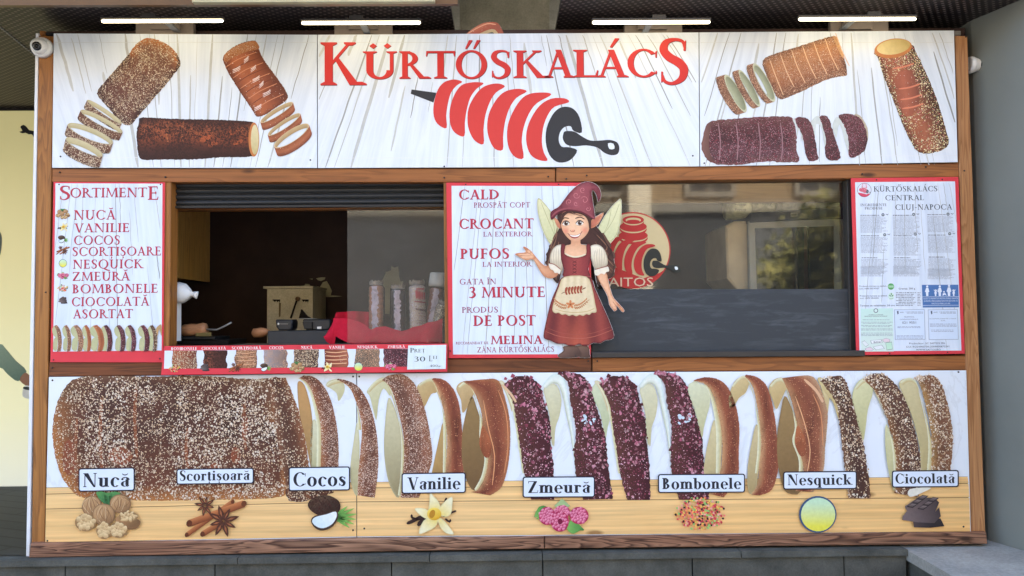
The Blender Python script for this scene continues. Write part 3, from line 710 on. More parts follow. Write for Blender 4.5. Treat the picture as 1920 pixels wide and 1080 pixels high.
    if acc == 'comma': poly((X - .05, -.12), (X + .06, -.12), (X + .07, -.2), (X - .02, -.36), (X - .06, -.34), (X + .0, -.22), (X - .05, -.22))
    return P, adv
def roman(mb, text, x0, x1, base, cap, q, y, col, mat=None, T=.135, N=.055, track=.05, skew_px=None):
    """lettering set along the sign between two measured ends"""
    A = W(*q(x0, base), y); B = W(*q(x1, base if skew_px is None else skew_px), y); C = W(*q(x0, base - cap), y)
    Hh = (C - A).length
    polys = []; x = 0; last = 0
    for ch in text:
        P, adv = glyph(ch, T, N)
        if P:
            m = min(p[0] for s in P for p in s)
            if not polys: x = -m
        polys += [[(p[0] + x, p[1]) for p in s] for s in P]
        if P: last = max(p[0] for s in P for p in s) + x
        x += adv + track
    ex = (B - A).length / last if x1 else Hh
    dirx = (B - A).normalized() if skew_px is not None else Vector((1, 0, 0))
    mb.tri2d(polys, lambda p: A + dirx * (p[0] * ex) + Vector((0, 0, p[1] * Hh)), mat or M['flat'], col)
def roman2(mb, text, x0, x1, base, cap, q, y, col, dark, off=(1.6, 1.6), **kw):
    roman(mb, text, x0 + off[0], x1 + off[0], base + off[1], cap, q, y + .0002, dark, **kw)
    roman(mb, text, x0, x1, base, cap, q, y, col, **kw)
def sans(mb, text, x0, x1, base, cap, q, y, col, mat=None):
    """tiny print in the built-in face, converted to mesh and fitted between two measured ends"""
    cu = bpy.data.curves.new('t', 'FONT'); cu.body = text; cu.resolution_u = 2
    ob = bpy.data.objects.new('t', cu); COL.objects.link(ob)
    dg = bpy.context.evaluated_depsgraph_get(); me = bpy.data.meshes.new_from_object(ob.evaluated_get(dg))
    vs = [v.co.copy() for v in me.vertices]; fs = [tuple(p.vertices) for p in me.polygons]
    bpy.data.objects.remove(ob); bpy.data.curves.remove(cu); bpy.data.meshes.remove(me)
    if not vs: return
    a = min(v.x for v in vs); b = max(v.x for v in vs)
    A = W(*q(x0, base), y); B = W(*q(x1, base), y); Hh = (W(*q(x0, base - cap), y) - A).length
    ex = (B - A).length / (b - a); ez = Hh / .72
    V = [A + Vector(((v.x - a) * ex, 0, v.y * ez)) for v in vs]
    F2 = []
    for f in fs:
        n = (V[f[1]] - V[f[0]]).cross(V[f[2]] - V[f[0]])
        F2.append(f if n.y <= 0 else f[::-1])
    mb.add(V, F2, mat or M['flat'], [col] * len(V))
# ------------------------------------------------------------------ printed shapes
def shape(mb, pts, q, y, col, mat=None, sm=3, grid=0, rough=0, seed=0):
    """a printed area: outline in a crop's measure; col is a colour or a function of (x, y, distance to the edge)"""
    p = smooth(pts, sm) if sm else [tuple(t[:2]) for t in pts]
    if rough:
        o = []
        for i in range(len(p)):
            a, b = p[i], p[(i + 1) % len(p)]; n = max(1, int(math.hypot(b[0] - a[0], b[1] - a[1]) / (rough * 1.6)))
            for k in range(n):
                t = k / n; x, z = a[0] + (b[0] - a[0]) * t, a[1] + (b[1] - a[1]) * t
                v = noise.noise_vector(Vector((x / rough / 2.2, z / rough / 2.2, seed)))
                o.append((x + v.x * rough * .9, z + v.y * rough * .9))
        p = o
    ex = []
    if callable(col):
        xs = [t[0] for t in p]; zs = [t[1] for t in p]
        g = grid or max(4, (max(xs) - min(xs)) / 14)
        x = min(xs) + g / 2
        while x < max(xs):
            z = min(zs) + g / 2
            while z < max(zs):
                if inside((x, z), p) and edge_dist((x, z), p) > g * .3: ex.append((x, z))
                z += g
            x += g
        cf = lambda t: col(t[0], t[1], edge_dist(t, p))
    else: cf = col
    mb.tri2d([p], lambda t: W(*q(t[0], t[1]), y), mat or M['print'], cf, ex)
def band(mb, L, R, q, y, cols, mat=None, nu=7, nv=26, rough=0, seed=0):
    """a strip between two open curves; cols are laid across it from the first curve to the second"""
    L = smooth(L, 6, False); R = smooth(R, 6, False)
    def at(c_, t):
        l = [0]
        for a, b in zip(c_[:-1], c_[1:]): l.append(l[-1] + math.hypot(b[0] - a[0], b[1] - a[1]))
        s = t * l[-1]
        for i in range(len(c_) - 1):
            if s <= l[i + 1] or i == len(c_) - 2:
                k = (s - l[i]) / max(1e-9, l[i + 1] - l[i]); return (c_[i][0] + (c_[i + 1][0] - c_[i][0]) * k, c_[i][1] + (c_[i + 1][1] - c_[i][1]) * k)
    if rough: nv = max(nv, int(len(L)) * 3)
    V = []; Cc = []; Fc = []
    for j in range(nv + 1):
        t = j / nv; a = at(L, t); b = at(R, t)
        if rough:
            n1 = noise.noise(Vector((a[0] / rough / 2, a[1] / rough / 2, seed))); n2 = noise.noise(Vector((b[0] / rough / 2, b[1] / rough / 2, seed + 5)))
            w = math.hypot(b[0] - a[0], b[1] - a[1]) or 1; u = ((b[0] - a[0]) / w, (b[1] - a[1]) / w)
            a = (a[0] + u[0] * n1 * rough, a[1] + u[1] * n1 * rough); b = (b[0] + u[0] * n2 * rough, b[1] + u[1] * n2 * rough)
        for i in range(nu + 1):
            s = i / nu; V.append(W(*q(a[0] + (b[0] - a[0]) * s, a[1] + (b[1] - a[1]) * s), y))
            f = s * (len(cols) - 1); k = min(int(f), len(cols) - 2); Cc.append(mixc(cols[k], cols[k + 1], f - k))
    for j in range(nv):
        for i in range(nu):
            a = j * (nu + 1) + i; fq = (a, a + 1, a + nu + 2, a + nu + 1)
            n = (V[fq[1]] - V[fq[0]]).cross(V[fq[2]] - V[fq[0]])
            Fc.append(fq if n.y <= 0 else fq[::-1])
    mb.add(V, Fc, mat or M['print'], Cc)
def line(mb, pts, w, q, y, col, mat=None, sm=3, taper=True):
    p = smooth(pts, sm, False) if sm else pts; n = len(p); L = []; R = []
    for i in range(n):
        a = p[max(i - 1, 0)]; b = p[min(i + 1, n - 1)]; dx, dy = b[0] - a[0], b[1] - a[1]; l = math.hypot(dx, dy) or 1
        k = w / 2 * (min(1, .25 + 1.6 * math.sin(math.pi * (i + .3) / (n + .0))) if taper else 1)
        L.append((p[i][0] - dy / l * k, p[i][1] + dx / l * k)); R.append((p[i][0] + dy / l * k, p[i][1] - dx / l * k))
    V = [W(*q(*t), y) for t in L + R]; Fc = []
    for i in range(n - 1):
        fq = (i, i + 1, n + i + 1, n + i); nn = (V[fq[1]] - V[fq[0]]).cross(V[fq[2]] - V[fq[0]])
        Fc.append(fq if nn.y <= 0 else fq[::-1])
    mb.add(V, Fc, mat or M['flat'], [col] * len(V))
def flakes(mb, spots, q, y, s0, s1, cols, rr, mat=None):
    # loose crumbs and chips printed on a crust: small angular pieces, each with a lighter facet
    for x, z in spots:
        s = rr.uniform(s0, s1); a0 = rr.uniform(0, 6.28); n = rr.choice((4, 5, 5)); pts = []
        for k in range(n):
            a = a0 + 6.28 * k / n + rr.uniform(-.35, .35); d = s * rr.uniform(.55, 1) * (1 if k % 2 else .7); pts.append((x + math.cos(a) * d, z + math.sin(a) * d * 1.1))
        ar = sum(pts[i - 1][0] * pts[i][1] - pts[i][0] * pts[i - 1][1] for i in range(n))
        V = [W(*q(*p), y - rr.uniform(0, .0003)) for p in pts]; yy = V[0].y
        for v in V: v.y = yy
        f = list(range(n)); nn = (V[1] - V[0]).cross(V[2] - V[0])
        if nn.y > 0: f = f[::-1]
        c0 = rr.choice(cols); c1 = mixc(c0, (1, .9, .85, 1), rr.uniform(0, .35)); c2 = mixc(c0, (.02, .01, .01, 1), rr.uniform(.1, .5))
        mb.add(V, [f], mat or M['print'], [c1 if k < n / 2 else c2 for k in range(n)])
def ring(mb, cx, cy, a, b, w, q, y, crust, inner, rimc, matc, rw=.13, rough=0, seed=0, iw=.55):
    """a slice of the tube cake seen through its opening: far inner wall, cut rim, near crust"""
    E = lambda t, k=1.0: (cx + (a[0] * math.cos(t) + b[0] * math.sin(t)) * k, cy + (a[1] * math.cos(t) + b[1] * math.sin(t)) * k)
    n = 14; pi = math.pi
    T1 = [pi + pi * i / n for i in range(n + 1)]; T0 = [pi * i / n for i in range(n + 1)]
    band(mb, [E(t) for t in T1], [(E(t)[0] + w[0] * iw, E(t)[1] + w[1] * iw) for t in T1], q, y + .0002, inner, None, 4, 24)
    band(mb, [E(t) for t in T0], [(E(t)[0] + w[0], E(t)[1] + w[1]) for t in T0], q, y - .0001, crust, matc, 6, 24, rough, seed)
    TT = [2 * pi * i / 30 for i in range(31)]
    band(mb, [E(t) for t in TT], [E(t, 1 - rw) for t in TT], q, y - .0003, rimc, None, 2, 48)

# ------------------------------------------------------------------ printed sign boards
def m_whitewash(name, vx, vz, base=(222, 229, 235)):
    """whitewashed planks printed in a fan about a point"""
    n = NT(name); g = n.n('NewGeometry'); s = n.n('SeparateXYZ'); n.set(s.inputs[0], g.outputs['Position'])
    dx = n.math('SUBTRACT', s.outputs[0], vx); dz = n.math('SUBTRACT', s.outputs[2], vz)
    an = n.math('DIVIDE', dx, dz); rd = n.math('MULTIPLY', dz, .5)
    cx = n.n('CombineXYZ'); n.set(cx.inputs[0], n.math('MULTIPLY', an, 16)); n.set(cx.inputs[1], rd)
    f = n.noise(cx.outputs[0], 3.0, 6, .7, .4); f2 = n.noise(cx.outputs[0], 11.0, 4, .7)
    b = c(*base); d = c(base[0] - 16, base[1] - 15, base[2] - 13)
    k = n.mix(n.ramp(f, [(.42, 0.0), (.70, 1.0)]), b, d)
    k = n.mix(n.ramp(f2, [(.66, 0.0), (.74, .35)]), k, c(150, 152, 150))
    return n.out(k, .38, .3)
def wpos(px, py): p = W(px, py, -.005); return p.x, p.z
def fan_cracks(mb, quad, q, y, van, n, seed, wmax=2.6):
    """dark plank joints and splits printed on the board, running to one point"""
    r = random.Random(seed); (ax, ay), (bx, by), (cx_, cy_), (dx, dy) = quad
    for i in range(n):
        u = (i + r.uniform(.1, .9)) / n
        joint = r.random() < .45
        t0 = 0 if r.random() < .6 else r.uniform(0, .5); t1 = 1 if (joint and r.random() < .6) or r.random() < .35 else r.uniform(t0 + .15, min(1, t0 + .6))
        X0 = ax + (bx - ax) * u; Y0 = ay + (by - ay) * u
        # direction away from the vanishing point
        def P(t):
            yy = Y0 + (dy - ay) * t; k = (yy - van[1]) / (Y0 - van[1]); return van[0] + (X0 - van[0]) * k, yy
        pts = []; m = 9; drift = r.uniform(-.008, .008)
        for j in range(m):
            t = t0 + (t1 - t0) * j / (m - 1); x, yy = P(t); x += r.uniform(-1, 1) * .55 * (1 if joint else 1.5) + drift * (t - t0) * 300
            if min(ax, dx) + 2 < x < max(bx, cx_) - 2: pts.append((x, min(max(yy, ay + 1), dy - 1)))
        if len(pts) > 3:
            wide = wmax >= 2.5 and r.random() < .35; s = r.uniform(182, 206) if wide else r.uniform(146, 194); w = r.uniform(2.5, 6) if wide else r.uniform(.9, wmax * 1.2) * (1 if joint else .7)
            line(mb, pts, w, q, y, c(s, s + 2, s - 2), M['print'])
ID = lambda x, y: (x, y)
YS = -.007
def sign(name, quad, label, cat, mat, group=None, y=YS, th=.005, face='board', bev=.0012):
    cx = sum(p[0] for p in quad) / len(quad); by = max(p[1] for p in quad)
    p = W(cx, by, y); r = root(name, (p.x, y + th, p.z), label, cat, group)
    b = MB(); b.slab(quad, y, y + th, mat, bev); o = b.build(face, r); return r
NUT = [(100, .40, .34, c(226, 206, 176), c(186, 150, 114)), (150, .42, .5, c(226, 208, 182), c(170, 132, 100))]
NUTS = [(190, .46, .66, c(232, 216, 188), c(196, 164, 128)), (320, .42, .5, c(216, 196, 168), c(160, 124, 92))]
M['nut'] = m_speck('walnut_crust', NUT, .5, 7); M['nut_s'] = m_speck('walnut_crust_small', NUTS, .4, 12)
M['sugar'] = m_speck('sugared_crust', [(230, .42, .85, c(226, 198, 178), c(190, 140, 110)), (120, .3, .35, c(236, 214, 196), c(210, 170, 146))], .45, 12)
M['sugar_s'] = m_speck('sugared_crust_small', [(330, .45, .8, c(222, 178, 142), c(190, 130, 92)), (170, .3, .3, c(236, 206, 176), c(212, 170, 136))], .35, 16)
M['glaze'] = m_speck('glazed_crust', [(150, .28, .55, c(212, 150, 112), c(176, 104, 74)), (90, .13, .35, c(236, 190, 154), c(206, 140, 100))], .62, 18, (1, 1, .3))
M['glaze_s'] = m_speck('glazed_crust_small', [(160, .22, .3, c(244, 214, 196), c(214, 150, 120))], .4, 14)
M['rasp'] = m_speck('raspberry_crust', [(90, .40, .5, c(130, 60, 78), c(84, 36, 48)), (130, .32, .55, c(226, 184, 194), c(150, 76, 96))], .5, 10)
M['rasp_s'] = m_speck('raspberry_crust_small', [(170, .45, .8, c(128, 52, 64), c(84, 34, 42)), (290, .36, .6, c(206, 160, 168), c(150, 84, 98))], .45, 14)
M['spr'] = m_speck('sprinkle_crust', [(150, .40, .55, c(244, 232, 190), c(236, 214, 150)), (150, .36, .35, c(226, 110, 120), c(120, 180, 130)), (210, .34, .35, c(246, 240, 220), c(240, 196, 110))], .4, 10)
M['chocr'] = m_speck('chocolate_crust', [(110, .5, .8, c(66, 34, 28), c(46, 24, 22)), (240, .45, .6, c(84, 48, 40), c(38, 20, 20))], .55, 11)
PALE = c(206, 200, 160); PALE2 = c(176, 168, 124); DOUGH = c(196, 206, 178); BEIGE = c(196, 176, 134)
def cross(c0, c1, ax, ay, bx, by, edge=None, ew=12):
    """print tone running from (ax, ay) to (bx, by), with a toasted rim"""
    L = (bx - ax) ** 2 + (by - ay) ** 2
    cs = c0 if isinstance(c0, list) else [c0, c1]
    def f(x, y, d):
        t = max(0, min(.9999, ((x - ax) * (bx - ax) + (y - ay) * (by - ay)) / L)) * (len(cs) - 1); k = int(t)
        col = mixc(cs[k], cs[k + 1], t - k)
        return mixc(edge, col, d / ew) if edge else col
    return f
# ---- the three boards of the upper fascia
vl = wpos(350, 900); vc = wpos(905, -520); vr = wpos(1550, -560)
q1, q2_, q3 = [(100.5, 62.5), (594, 65), (594.5, 315), (97.5, 314.5)], [(595.5, 65), (1310, 60.5), (1311.5, 312), (596, 315)], [(1311.5, 60.5), (1789, 57), (1796, 304), (1313, 312)]
s1 = sign('fascia_sign', q1, 'upper left white plank print sign showing three chimney cakes and loose nutty slices', 'sign', m_whitewash('whitewash_a', *vl), 'printed fascia boards along the top', face='panel')
s2 = sign('fascia_sign', q2_, 'upper middle white sign with the big red name over a red and black baking spit', 'sign', m_whitewash('whitewash_b', *vc), 'printed fascia boards along the top', face='panel')
s3 = sign('fascia_sign', q3, 'upper right white sign with cinnamon, raspberry and sprinkle covered chimney cakes', 'sign', m_whitewash('whitewash_c', *vr), 'printed fascia boards along the top', face='panel')
Y = lambda k: YS - .0004 * k
for s, qd, van, n, sd in ((s1, q1, (350, 900), 24, 3), (s2, q2_, (905, -520), 34, 5), (s3, q3, (1550, -560), 30, 9)):
    b = MB(); fan_cracks(b, qd, ID, Y(.5), van, n, sd)
    # overlap of the lower sheet, a slightly greyer strip
    z = qd[3][1]; b.slab([(qd[0][0] + 2, 79), (qd[1][0] - 2, 79), (qd[1][0] - 2, 79.8), (qd[0][0] + 2, 79.8)], Y(.55), Y(.3), m_plain('sheet_edge', c(206, 210, 210), .4))
    b.slab([(qd[3][0] + 2, z - 19), (qd[2][0] - 2, z - 20.5), (qd[2][0] - 2, z - 19.8), (qd[3][0] + 2, z - 18.2)], Y(.55), Y(.3), M['whitetrim'])
    b.build('plank_print', s)
t1 = conv(0, 0, 3); t2 = conv(560, 0, 3); t3 = conv(1280, 0, 3)
for px, py, s in ((113.5, 293.5, s1), (582, 300, s1), (1299, 292, s2), (1320.5, 306, s3), (833, 312, s2)): screw(px, py, YS, s, .0045)
# left board: walnut cake and slices
BR, BR2, DK = c(124, 74, 52), c(96, 58, 46), c(66, 40, 34)
b = MB()
shape(b, [(820, 215), (880, 222), (960, 262), (1008, 325), (1012, 370), (985, 410), (930, 480), (860, 560), (790, 640), (738, 700), (690, 695), (620, 620), (545, 525), (590, 460), (650, 390), (720, 310), (770, 245)], t1, Y(3),
      lambda x, y, d: mixc(c(176, 104, 52) if y < 300 else DK, mixc(c(120, 76, 58), c(104, 62, 50), (y - 300) / 300), d / 45 if y > 300 else d / 70), M['nut_s'], rough=5)
band(b, [(800, 240), (880, 235), (960, 280), (1000, 340)], [(778, 262), (860, 300), (930, 350), (985, 400)], t1, Y(3.3), [c(176, 108, 58), c(140, 90, 62), c(112, 70, 54)], M['nut_s'], rough=6)
b.build('cake_print', s1)
for i, (cx, cy, a, bb, w) in enumerate([(588, 628, (98, 66), (-8, 14), (-18, 40)), (572, 682, (118, 62), (-10, 22), (-18, 42)), (508, 752, (128, 52), (-10, 32), (-16, 50)), (474, 826, (104, 48), (-10, 26), (-16, 62))]):
    b = MB(); ring(b, cx, cy, a, bb, w, t1, Y(4.5 + i * 1.2), [c(104, 66, 50), c(112, 70, 52), c(76, 46, 38)], [c(206, 196, 156), c(184, 170, 126)], [c(206, 194, 156), c(176, 158, 120)], M['nut_s'], .07, 3, i); b.build('slice_print', s1)
# left board: chocolate cake
b = MB()
shape(b, [(800, 660), (960, 668), (1200, 673), (1390, 682), (1430, 692), (1452, 730), (1456, 790), (1440, 855), (1400, 882), (1250, 884), (1100, 896), (900, 897), (800, 898), (775, 850), (769, 750), (782, 685)], t1, Y(3),
      cross([c(88, 50, 40), c(172, 94, 58), c(140, 70, 42), c(70, 38, 32), c(58, 32, 30)], None, 1100, 655, 1100, 900, c(52, 30, 28), 14), M['chocr'], rough=4)
for x in (950, 1035): line(b, [(x, 680), (x - 12, 740), (x - 6, 800)], 10, t1, Y(3.3), c(176, 100, 60), M['chocr'])
for x, yy, r in ((1160, 780, 40), (1290, 750, 46), (1340, 800, 30), (1200, 810, 30), (1005, 700, 22), (890, 700, 20)):
    shape(b, ell(x, yy, r, r * .45, -20, 9), t1, Y(3.4), c(176, 88, 50), M['chocr'], rough=7, seed=x)
shape(b, ell(1428, 785, 30, 96, 0), t1, Y(3.6), c(196, 120, 66)); shape(b, ell(1433, 785, 22, 84, 0), t1, Y(3.9), cross(c(226, 214, 168), c(196, 178, 124), 1433, 700, 1433, 870))
b.build('cake_print', s1)
# left board: glazed cake with loose coils
b = MB(); GL = [c(120, 60, 36), c(184, 104, 66), c(168, 92, 58), c(132, 68, 44), c(104, 54, 38)]
shape(b, [(1255, 320), (1290, 280), (1350, 246), (1420, 228), (1446, 240), (1465, 300), (1500, 360), (1560, 440), (1612, 520), (1614, 560), (1560, 600), (1490, 645), (1445, 655), (1420, 620), (1340, 500), (1290, 420), (1262, 360)], t1, Y(3), cross(GL, None, 1330, 480, 1540, 380, c(110, 58, 38), 12), M['glaze_s'], rough=3)
shape(b, [(1258, 318), (1290, 282), (1350, 248), (1420, 230), (1446, 240), (1456, 275), (1390, 290), (1320, 320), (1270, 350)], t1, Y(3.2), cross(c(196, 124, 70), c(160, 92, 52), 1350, 240, 1360, 330), M['sugar_s'])
for k in range(9):
    u = k / 8; x, yy = 1268 + 170 * u, 380 + 235 * u; line(b, [(x, yy), (x + 70, yy - 46), (x + 172 - 14 * u, yy - 86)], 4.5, t1, Y(3.4), c(112, 56, 38) if k % 2 else c(206, 134, 96))
for x, yy, w in ((1330, 385, 44), (1425, 380, 30), (1440, 440, 40), (1500, 520, 44), (1450, 600, 40), (1385, 330, 26), (1470, 470, 24)):
    for j in range(3): line(b, [(x - w / 2, yy + j * 9 + 8), (x, yy + j * 8), (x + w / 2, yy + j * 9 - 14)], 5 - j, t1, Y(3.6), c(236, 214, 204))
b.build('cake_print', s1)
for i, (cx, cy, a, bb, w) in enumerate([(1556, 632, (92, -56), (8, 20), (12, 40)), (1598, 700, (92, -60), (8, 22), (10, 38)), (1640, 764, (98, -62), (12, 32), (16, 46))]):
    b = MB(); ring(b, cx, cy, a, bb, w, t1, Y(4.5 + i), [c(150, 84, 52), c(176, 104, 70), c(120, 64, 44)], [c(200, 176, 132), c(170, 140, 96)], [c(226, 204, 164), c(196, 164, 118)], M['glaze_s'], .08); b.build('slice_print', s1)
# right board
b = MB()
shape(b, [(450, 340), (520, 302), (640, 265), (760, 226), (840, 205), (870, 215), (898, 290), (926, 415), (880, 430), (800, 452), (700, 500), (600, 545), (545, 557), (510, 510), (470, 420)], t3, Y(3),
      cross([c(116, 76, 56), c(190, 124, 76), c(160, 100, 66), c(98, 66, 54)], None, 620, 240, 720, 500, c(98, 66, 52), 14), M['sugar_s'], rough=4)
for k in range(7):
    x, yy = 488 + 62 * k, 330 - 24 * k; line(b, [(x, yy), (x + 34, yy + 95), (x + 78, yy + 185 + (k < 1) * 20)], 5, t3, Y(3.4), c(222, 180, 138))
shape(b, [(845, 206), (870, 215), (898, 290), (905, 330), (880, 290)], t3, Y(3.3), c(214, 160, 104), M['sugar_s'])
b.build('cake_print', s3)
for i, (cx, cy, a, bb, w) in enumerate([(298, 525, (58, 106), (-26, 12), (-46, 14)), (376, 496, (58, 104), (-20, 10), (-34, 10)), (458, 464, (58, 108), (-26, 12), (-34, 10))]):
    b = MB(); ring(b, cx, cy, a, bb, w, t3, Y(4.5 + i), [c(120, 84, 66), c(140, 96, 74), c(100, 70, 58)], [c(120, 122, 92), c(176, 180, 148)], [c(206, 208, 180), c(188, 186, 150)], M['sugar_s'], .12, 3, i, 1.1); b.build('slice_print', s3)
b = MB(); RS = [c(112, 72, 68), c(88, 50, 52), c(72, 42, 46), c(104, 70, 76), c(74, 46, 50)]
shape(b, [(165, 680), (300, 668), (400, 660), (590, 655), (625, 680), (640, 760), (640, 840), (655, 905), (600, 912), (450, 910), (300, 927), (200, 925), (140, 900), (108, 840), (110, 790), (130, 710)], t3, Y(3), cross(RS, None, 380, 655, 380, 925, c(120, 84, 78), 12), M['rasp_s'], rough=7)
shape(b, [(165, 682), (130, 715), (112, 790), (110, 840), (142, 898), (170, 905), (150, 840), (150, 760)], t3, Y(3.3), cross(c(126, 90, 82), c(96, 62, 58), 112, 790, 170, 790), M['print'])
for x in (200, 300, 425, 550): line(b, [(x, 690), (x + 12, 800), (x + 6, 900)], 6, t3, Y(3.4), c(150, 112, 116))
b.build('cake_print', s3)
for pts, pale in (([(630, 670), (690, 662), (725, 700), (745, 780), (757, 860), (762, 895), (715, 906), (690, 860), (672, 760)], [(618, 672), (640, 672), (668, 740), (676, 800), (655, 730), (644, 770), (640, 720)]),
                  ([(770, 655), (815, 655), (840, 720), (865, 800), (887, 890), (820, 900), (800, 850), (805, 780), (780, 690)], [(722, 690), (748, 655), (776, 660), (800, 740), (806, 830), (796, 810), (780, 720), (752, 700), (744, 780), (738, 740)]),
                  ([(875, 650), (940, 640), (990, 660), (1020, 700), (1040, 780), (1020, 850), (960, 886), (935, 870), (932, 780), (905, 700)], [(843, 705), (868, 655), (905, 700), (930, 780), (936, 865), (912, 800), (898, 740), (880, 700), (866, 770), (856, 760)])):
    b = MB(); shape(b, pale, t3, Y(4), c(206, 212, 206)); shape(b, pts, t3, Y(4.4), cross([c(94, 60, 58), c(104, 66, 66), c(70, 42, 46)], None, pts[0][0], 700, pts[4][0], 800), M['rasp_s'], rough=5)
    b.build('slice_print', s3)
b = MB(); shape(b, [(965, 645), (1000, 652), (1040, 720), (1042, 790), (1030, 780), (1015, 700)], t3, Y(4.2), c(190, 176, 150)); b.build('slice_print', s3)
b = MB(); SP = [c(92, 54, 38), c(160, 92, 64), c(178, 104, 74), c(130, 76, 54), c(72, 46, 34)]
shape(b, [(1080, 290), (1100, 330), (1130, 430), (1180, 550), (1230, 680), (1280, 790), (1320, 850), (1380, 864), (1470, 840), (1497, 800), (1490, 760), (1450, 620), (1400, 480), (1350, 370), (1310, 290), (1285, 250), (1180, 260)], t3, Y(3), cross(SP, None, 1195, 620, 1400, 540, c(80, 52, 34), 12), M['spr'], rough=5)
for x, yy in ((1215, 500), (1225, 560), (1235, 610), (1180, 385)): line(b, [(x, yy), (x + 60, yy - 8), (x + 120, yy - 28)], 9, t3, Y(3.3), c(214, 128, 96))
shape(b, [(1190, 440), (1290, 400), (1330, 560), (1300, 640), (1240, 640)], t3, Y(3.2), cross([c(150, 84, 60), c(178, 100, 74), c(130, 74, 56)], None, 1180, 540, 1330, 520), M['glaze_s'], rough=14)
shape(b, ell(1184, 272, 106, 54, -9), t3, Y(3.6), cross(c(206, 140, 76), c(190, 116, 64), 1184, 220, 1184, 330)); shape(b, ell(1186, 264, 94, 42, -9), t3, Y(3.9), cross(c(222, 200, 140), c(196, 170, 104), 1130, 300, 1250, 230))
b.build('cake_print', s3)
# middle board: the name and the spit
RED, RSH = c(204, 50, 46), c(96, 28, 40)
b = MB()
L = [('K', 122, 382, 479, 241), ('Ü', 360, 553, 443, 154), ('R', 566, 744, 442, 154), ('T', 716, 882, 441, 154), ('Ő', 884, 1060, 441, 156), ('S', 1082, 1192, 439, 154), ('K', 1208, 1416, 438, 154), ('A', 1384, 1552, 436, 156), ('L', 1544, 1686, 434, 154), ('Á', 1676, 1856, 434, 154), ('C', 1850, 2018, 433, 156), ('S', 2032, 2192, 470, 250)]
for ch, xa, xb, bs, cp in L:
    roman2(b, ch, xa, xb, bs, cp, t2, Y(2), RED, RSH, (2.5, 3.5), T=.165, N=.07)
b.build('lettering', s2)
def spit(mb, q, y, red, blk, whole=True):
    for pts in ([(845, 452), (880, 447), (920, 460), (890, 480), (858, 520), (840, 580), (830, 650), (832, 720), (790, 705), (765, 670), (757, 620), (765, 560), (785, 500), (815, 465)],
                [(960, 465), (1010, 462), (1040, 470), (1000, 500), (965, 550), (945, 620), (935, 690), (932, 765), (890, 755), (860, 720), (848, 660), (855, 590), (880, 525), (915, 480)],
                [(1075, 475), (1125, 470), (1160, 487), (1110, 520), (1075, 575), (1050, 650), (1040, 730), (1040, 810), (995, 795), (965, 750), (950, 690), (955, 610), (990, 540), (1030, 495)],
                [(1190, 505), (1245, 500), (1283, 515), (1225, 550), (1185, 610), (1160, 690), (1150, 770), (1148, 842), (1105, 838), (1075, 790), (1060, 720), (1070, 640), (1105, 570), (1145, 525)],
                [(1310, 525), (1375, 520), (1415, 525), (1412, 540), (1340, 580), (1295, 640), (1265, 720), (1255, 800), (1265, 888), (1220, 885), (1185, 840), (1172, 770), (1180, 690), (1215, 610), (1260, 550)],
                [(1420, 555), (1495, 553), (1520, 575), (1440, 600), (1400, 650), (1375, 720), (1368, 800), (1380, 860), (1400, 903), (1350, 900), (1305, 870), (1282, 810), (1282, 740), (1305, 670), (1355, 595)]):
        shape(mb, pts, q, y, red, M['flat'], 3)
    if whole: shape(mb, [(635, 503), (775, 522), (758, 577), (630, 527)], q, y, blk, M['flat'], 0)
    shape(mb, [(1500, 600), (1545, 612), (1580, 660), (1593, 745), (1545, 735), (1530, 710), (1495, 715), (1470, 745), (1463, 790), (1480, 825), (1520, 828), (1566, 845), (1540, 890), (1500, 912), (1450, 910), (1410, 870), (1390, 800), (1395, 720), (1425, 650), (1460, 612)], q, y, blk, M['flat'], 3)
    shape(mb, [(1500, 738), (1550, 740), (1590, 765), (1640, 790), (1700, 790), (1750, 787), (1790, 800), (1804, 830), (1795, 865), (1760, 873), (1720, 860), (1680, 830), (1620, 818), (1560, 822), (1510, 815), (1487, 785), (1488, 755)], q, y, blk, M['flat'], 3)
    shape(mb, [(1740, 806), (1770, 808), (1776, 836), (1748, 838)], q, y - .0003, c(222, 228, 232), M['flat'], 2)
b = MB(); spit(b, t2, Y(2), c(208, 62, 58), c(48, 50, 54)); b.build('spit_emblem', s2)

# ------------------------------------------------------------------ the two boards along the counter front
def m_base():
    n = NT('marble_and_table'); p = n.pos()
    f = n.noise(n.pos((1, 1, .6)), 2.5, 6, .6, 1.5)
    mar = n.mix(n.ramp(f, [(.475, 0.0), (.5, .22), (.52, 0.0)]), c(222, 229, 236), c(170, 172, 172))
    return n.out(mar, .38, .3)
M['marble'] = m_base()
M['table'] = m_wood('printed_table', c(242, 192, 118), c(246, 206, 144), c(226, 166, 96), 'x', .7, .16, .4, off=5.1)
B1, B2, B3, B4 = conv(0, 680, 2.7), conv(460, 680, 2.7), conv(920, 680, 2.7), conv(1380, 680, 2.7)
qa = [(91.5, 707), (668, 700.5), (668, 1007.5), (84.5, 1019)]; qb = [(669.5, 700.5), (1812, 694.5), (1820.5, 998), (669.5, 1007.5)]
p1_ = sign('counter_sign', qa, 'lower left counter board with the long nutty chimney cake above walnuts and coconut', 'sign', M['marble'], 'printed boards along the counter front', face='panel')
p2_ = sign('counter_sign', qb, 'lower right counter board with the row of cut cake slices from vanilla to chocolate', 'sign', M['marble'], 'printed boards along the counter front', face='panel')
for (px, py, s) in ((98.5, 713, p1_), (662, 706, p1_), (673.5, 706, p2_), (662, 994, p1_), (683, 991, p2_), (1797, 697.5, p2_), (1806.5, 987.5, p2_), (89, 1014, p1_)): screw(px, py, YS, s, .005)
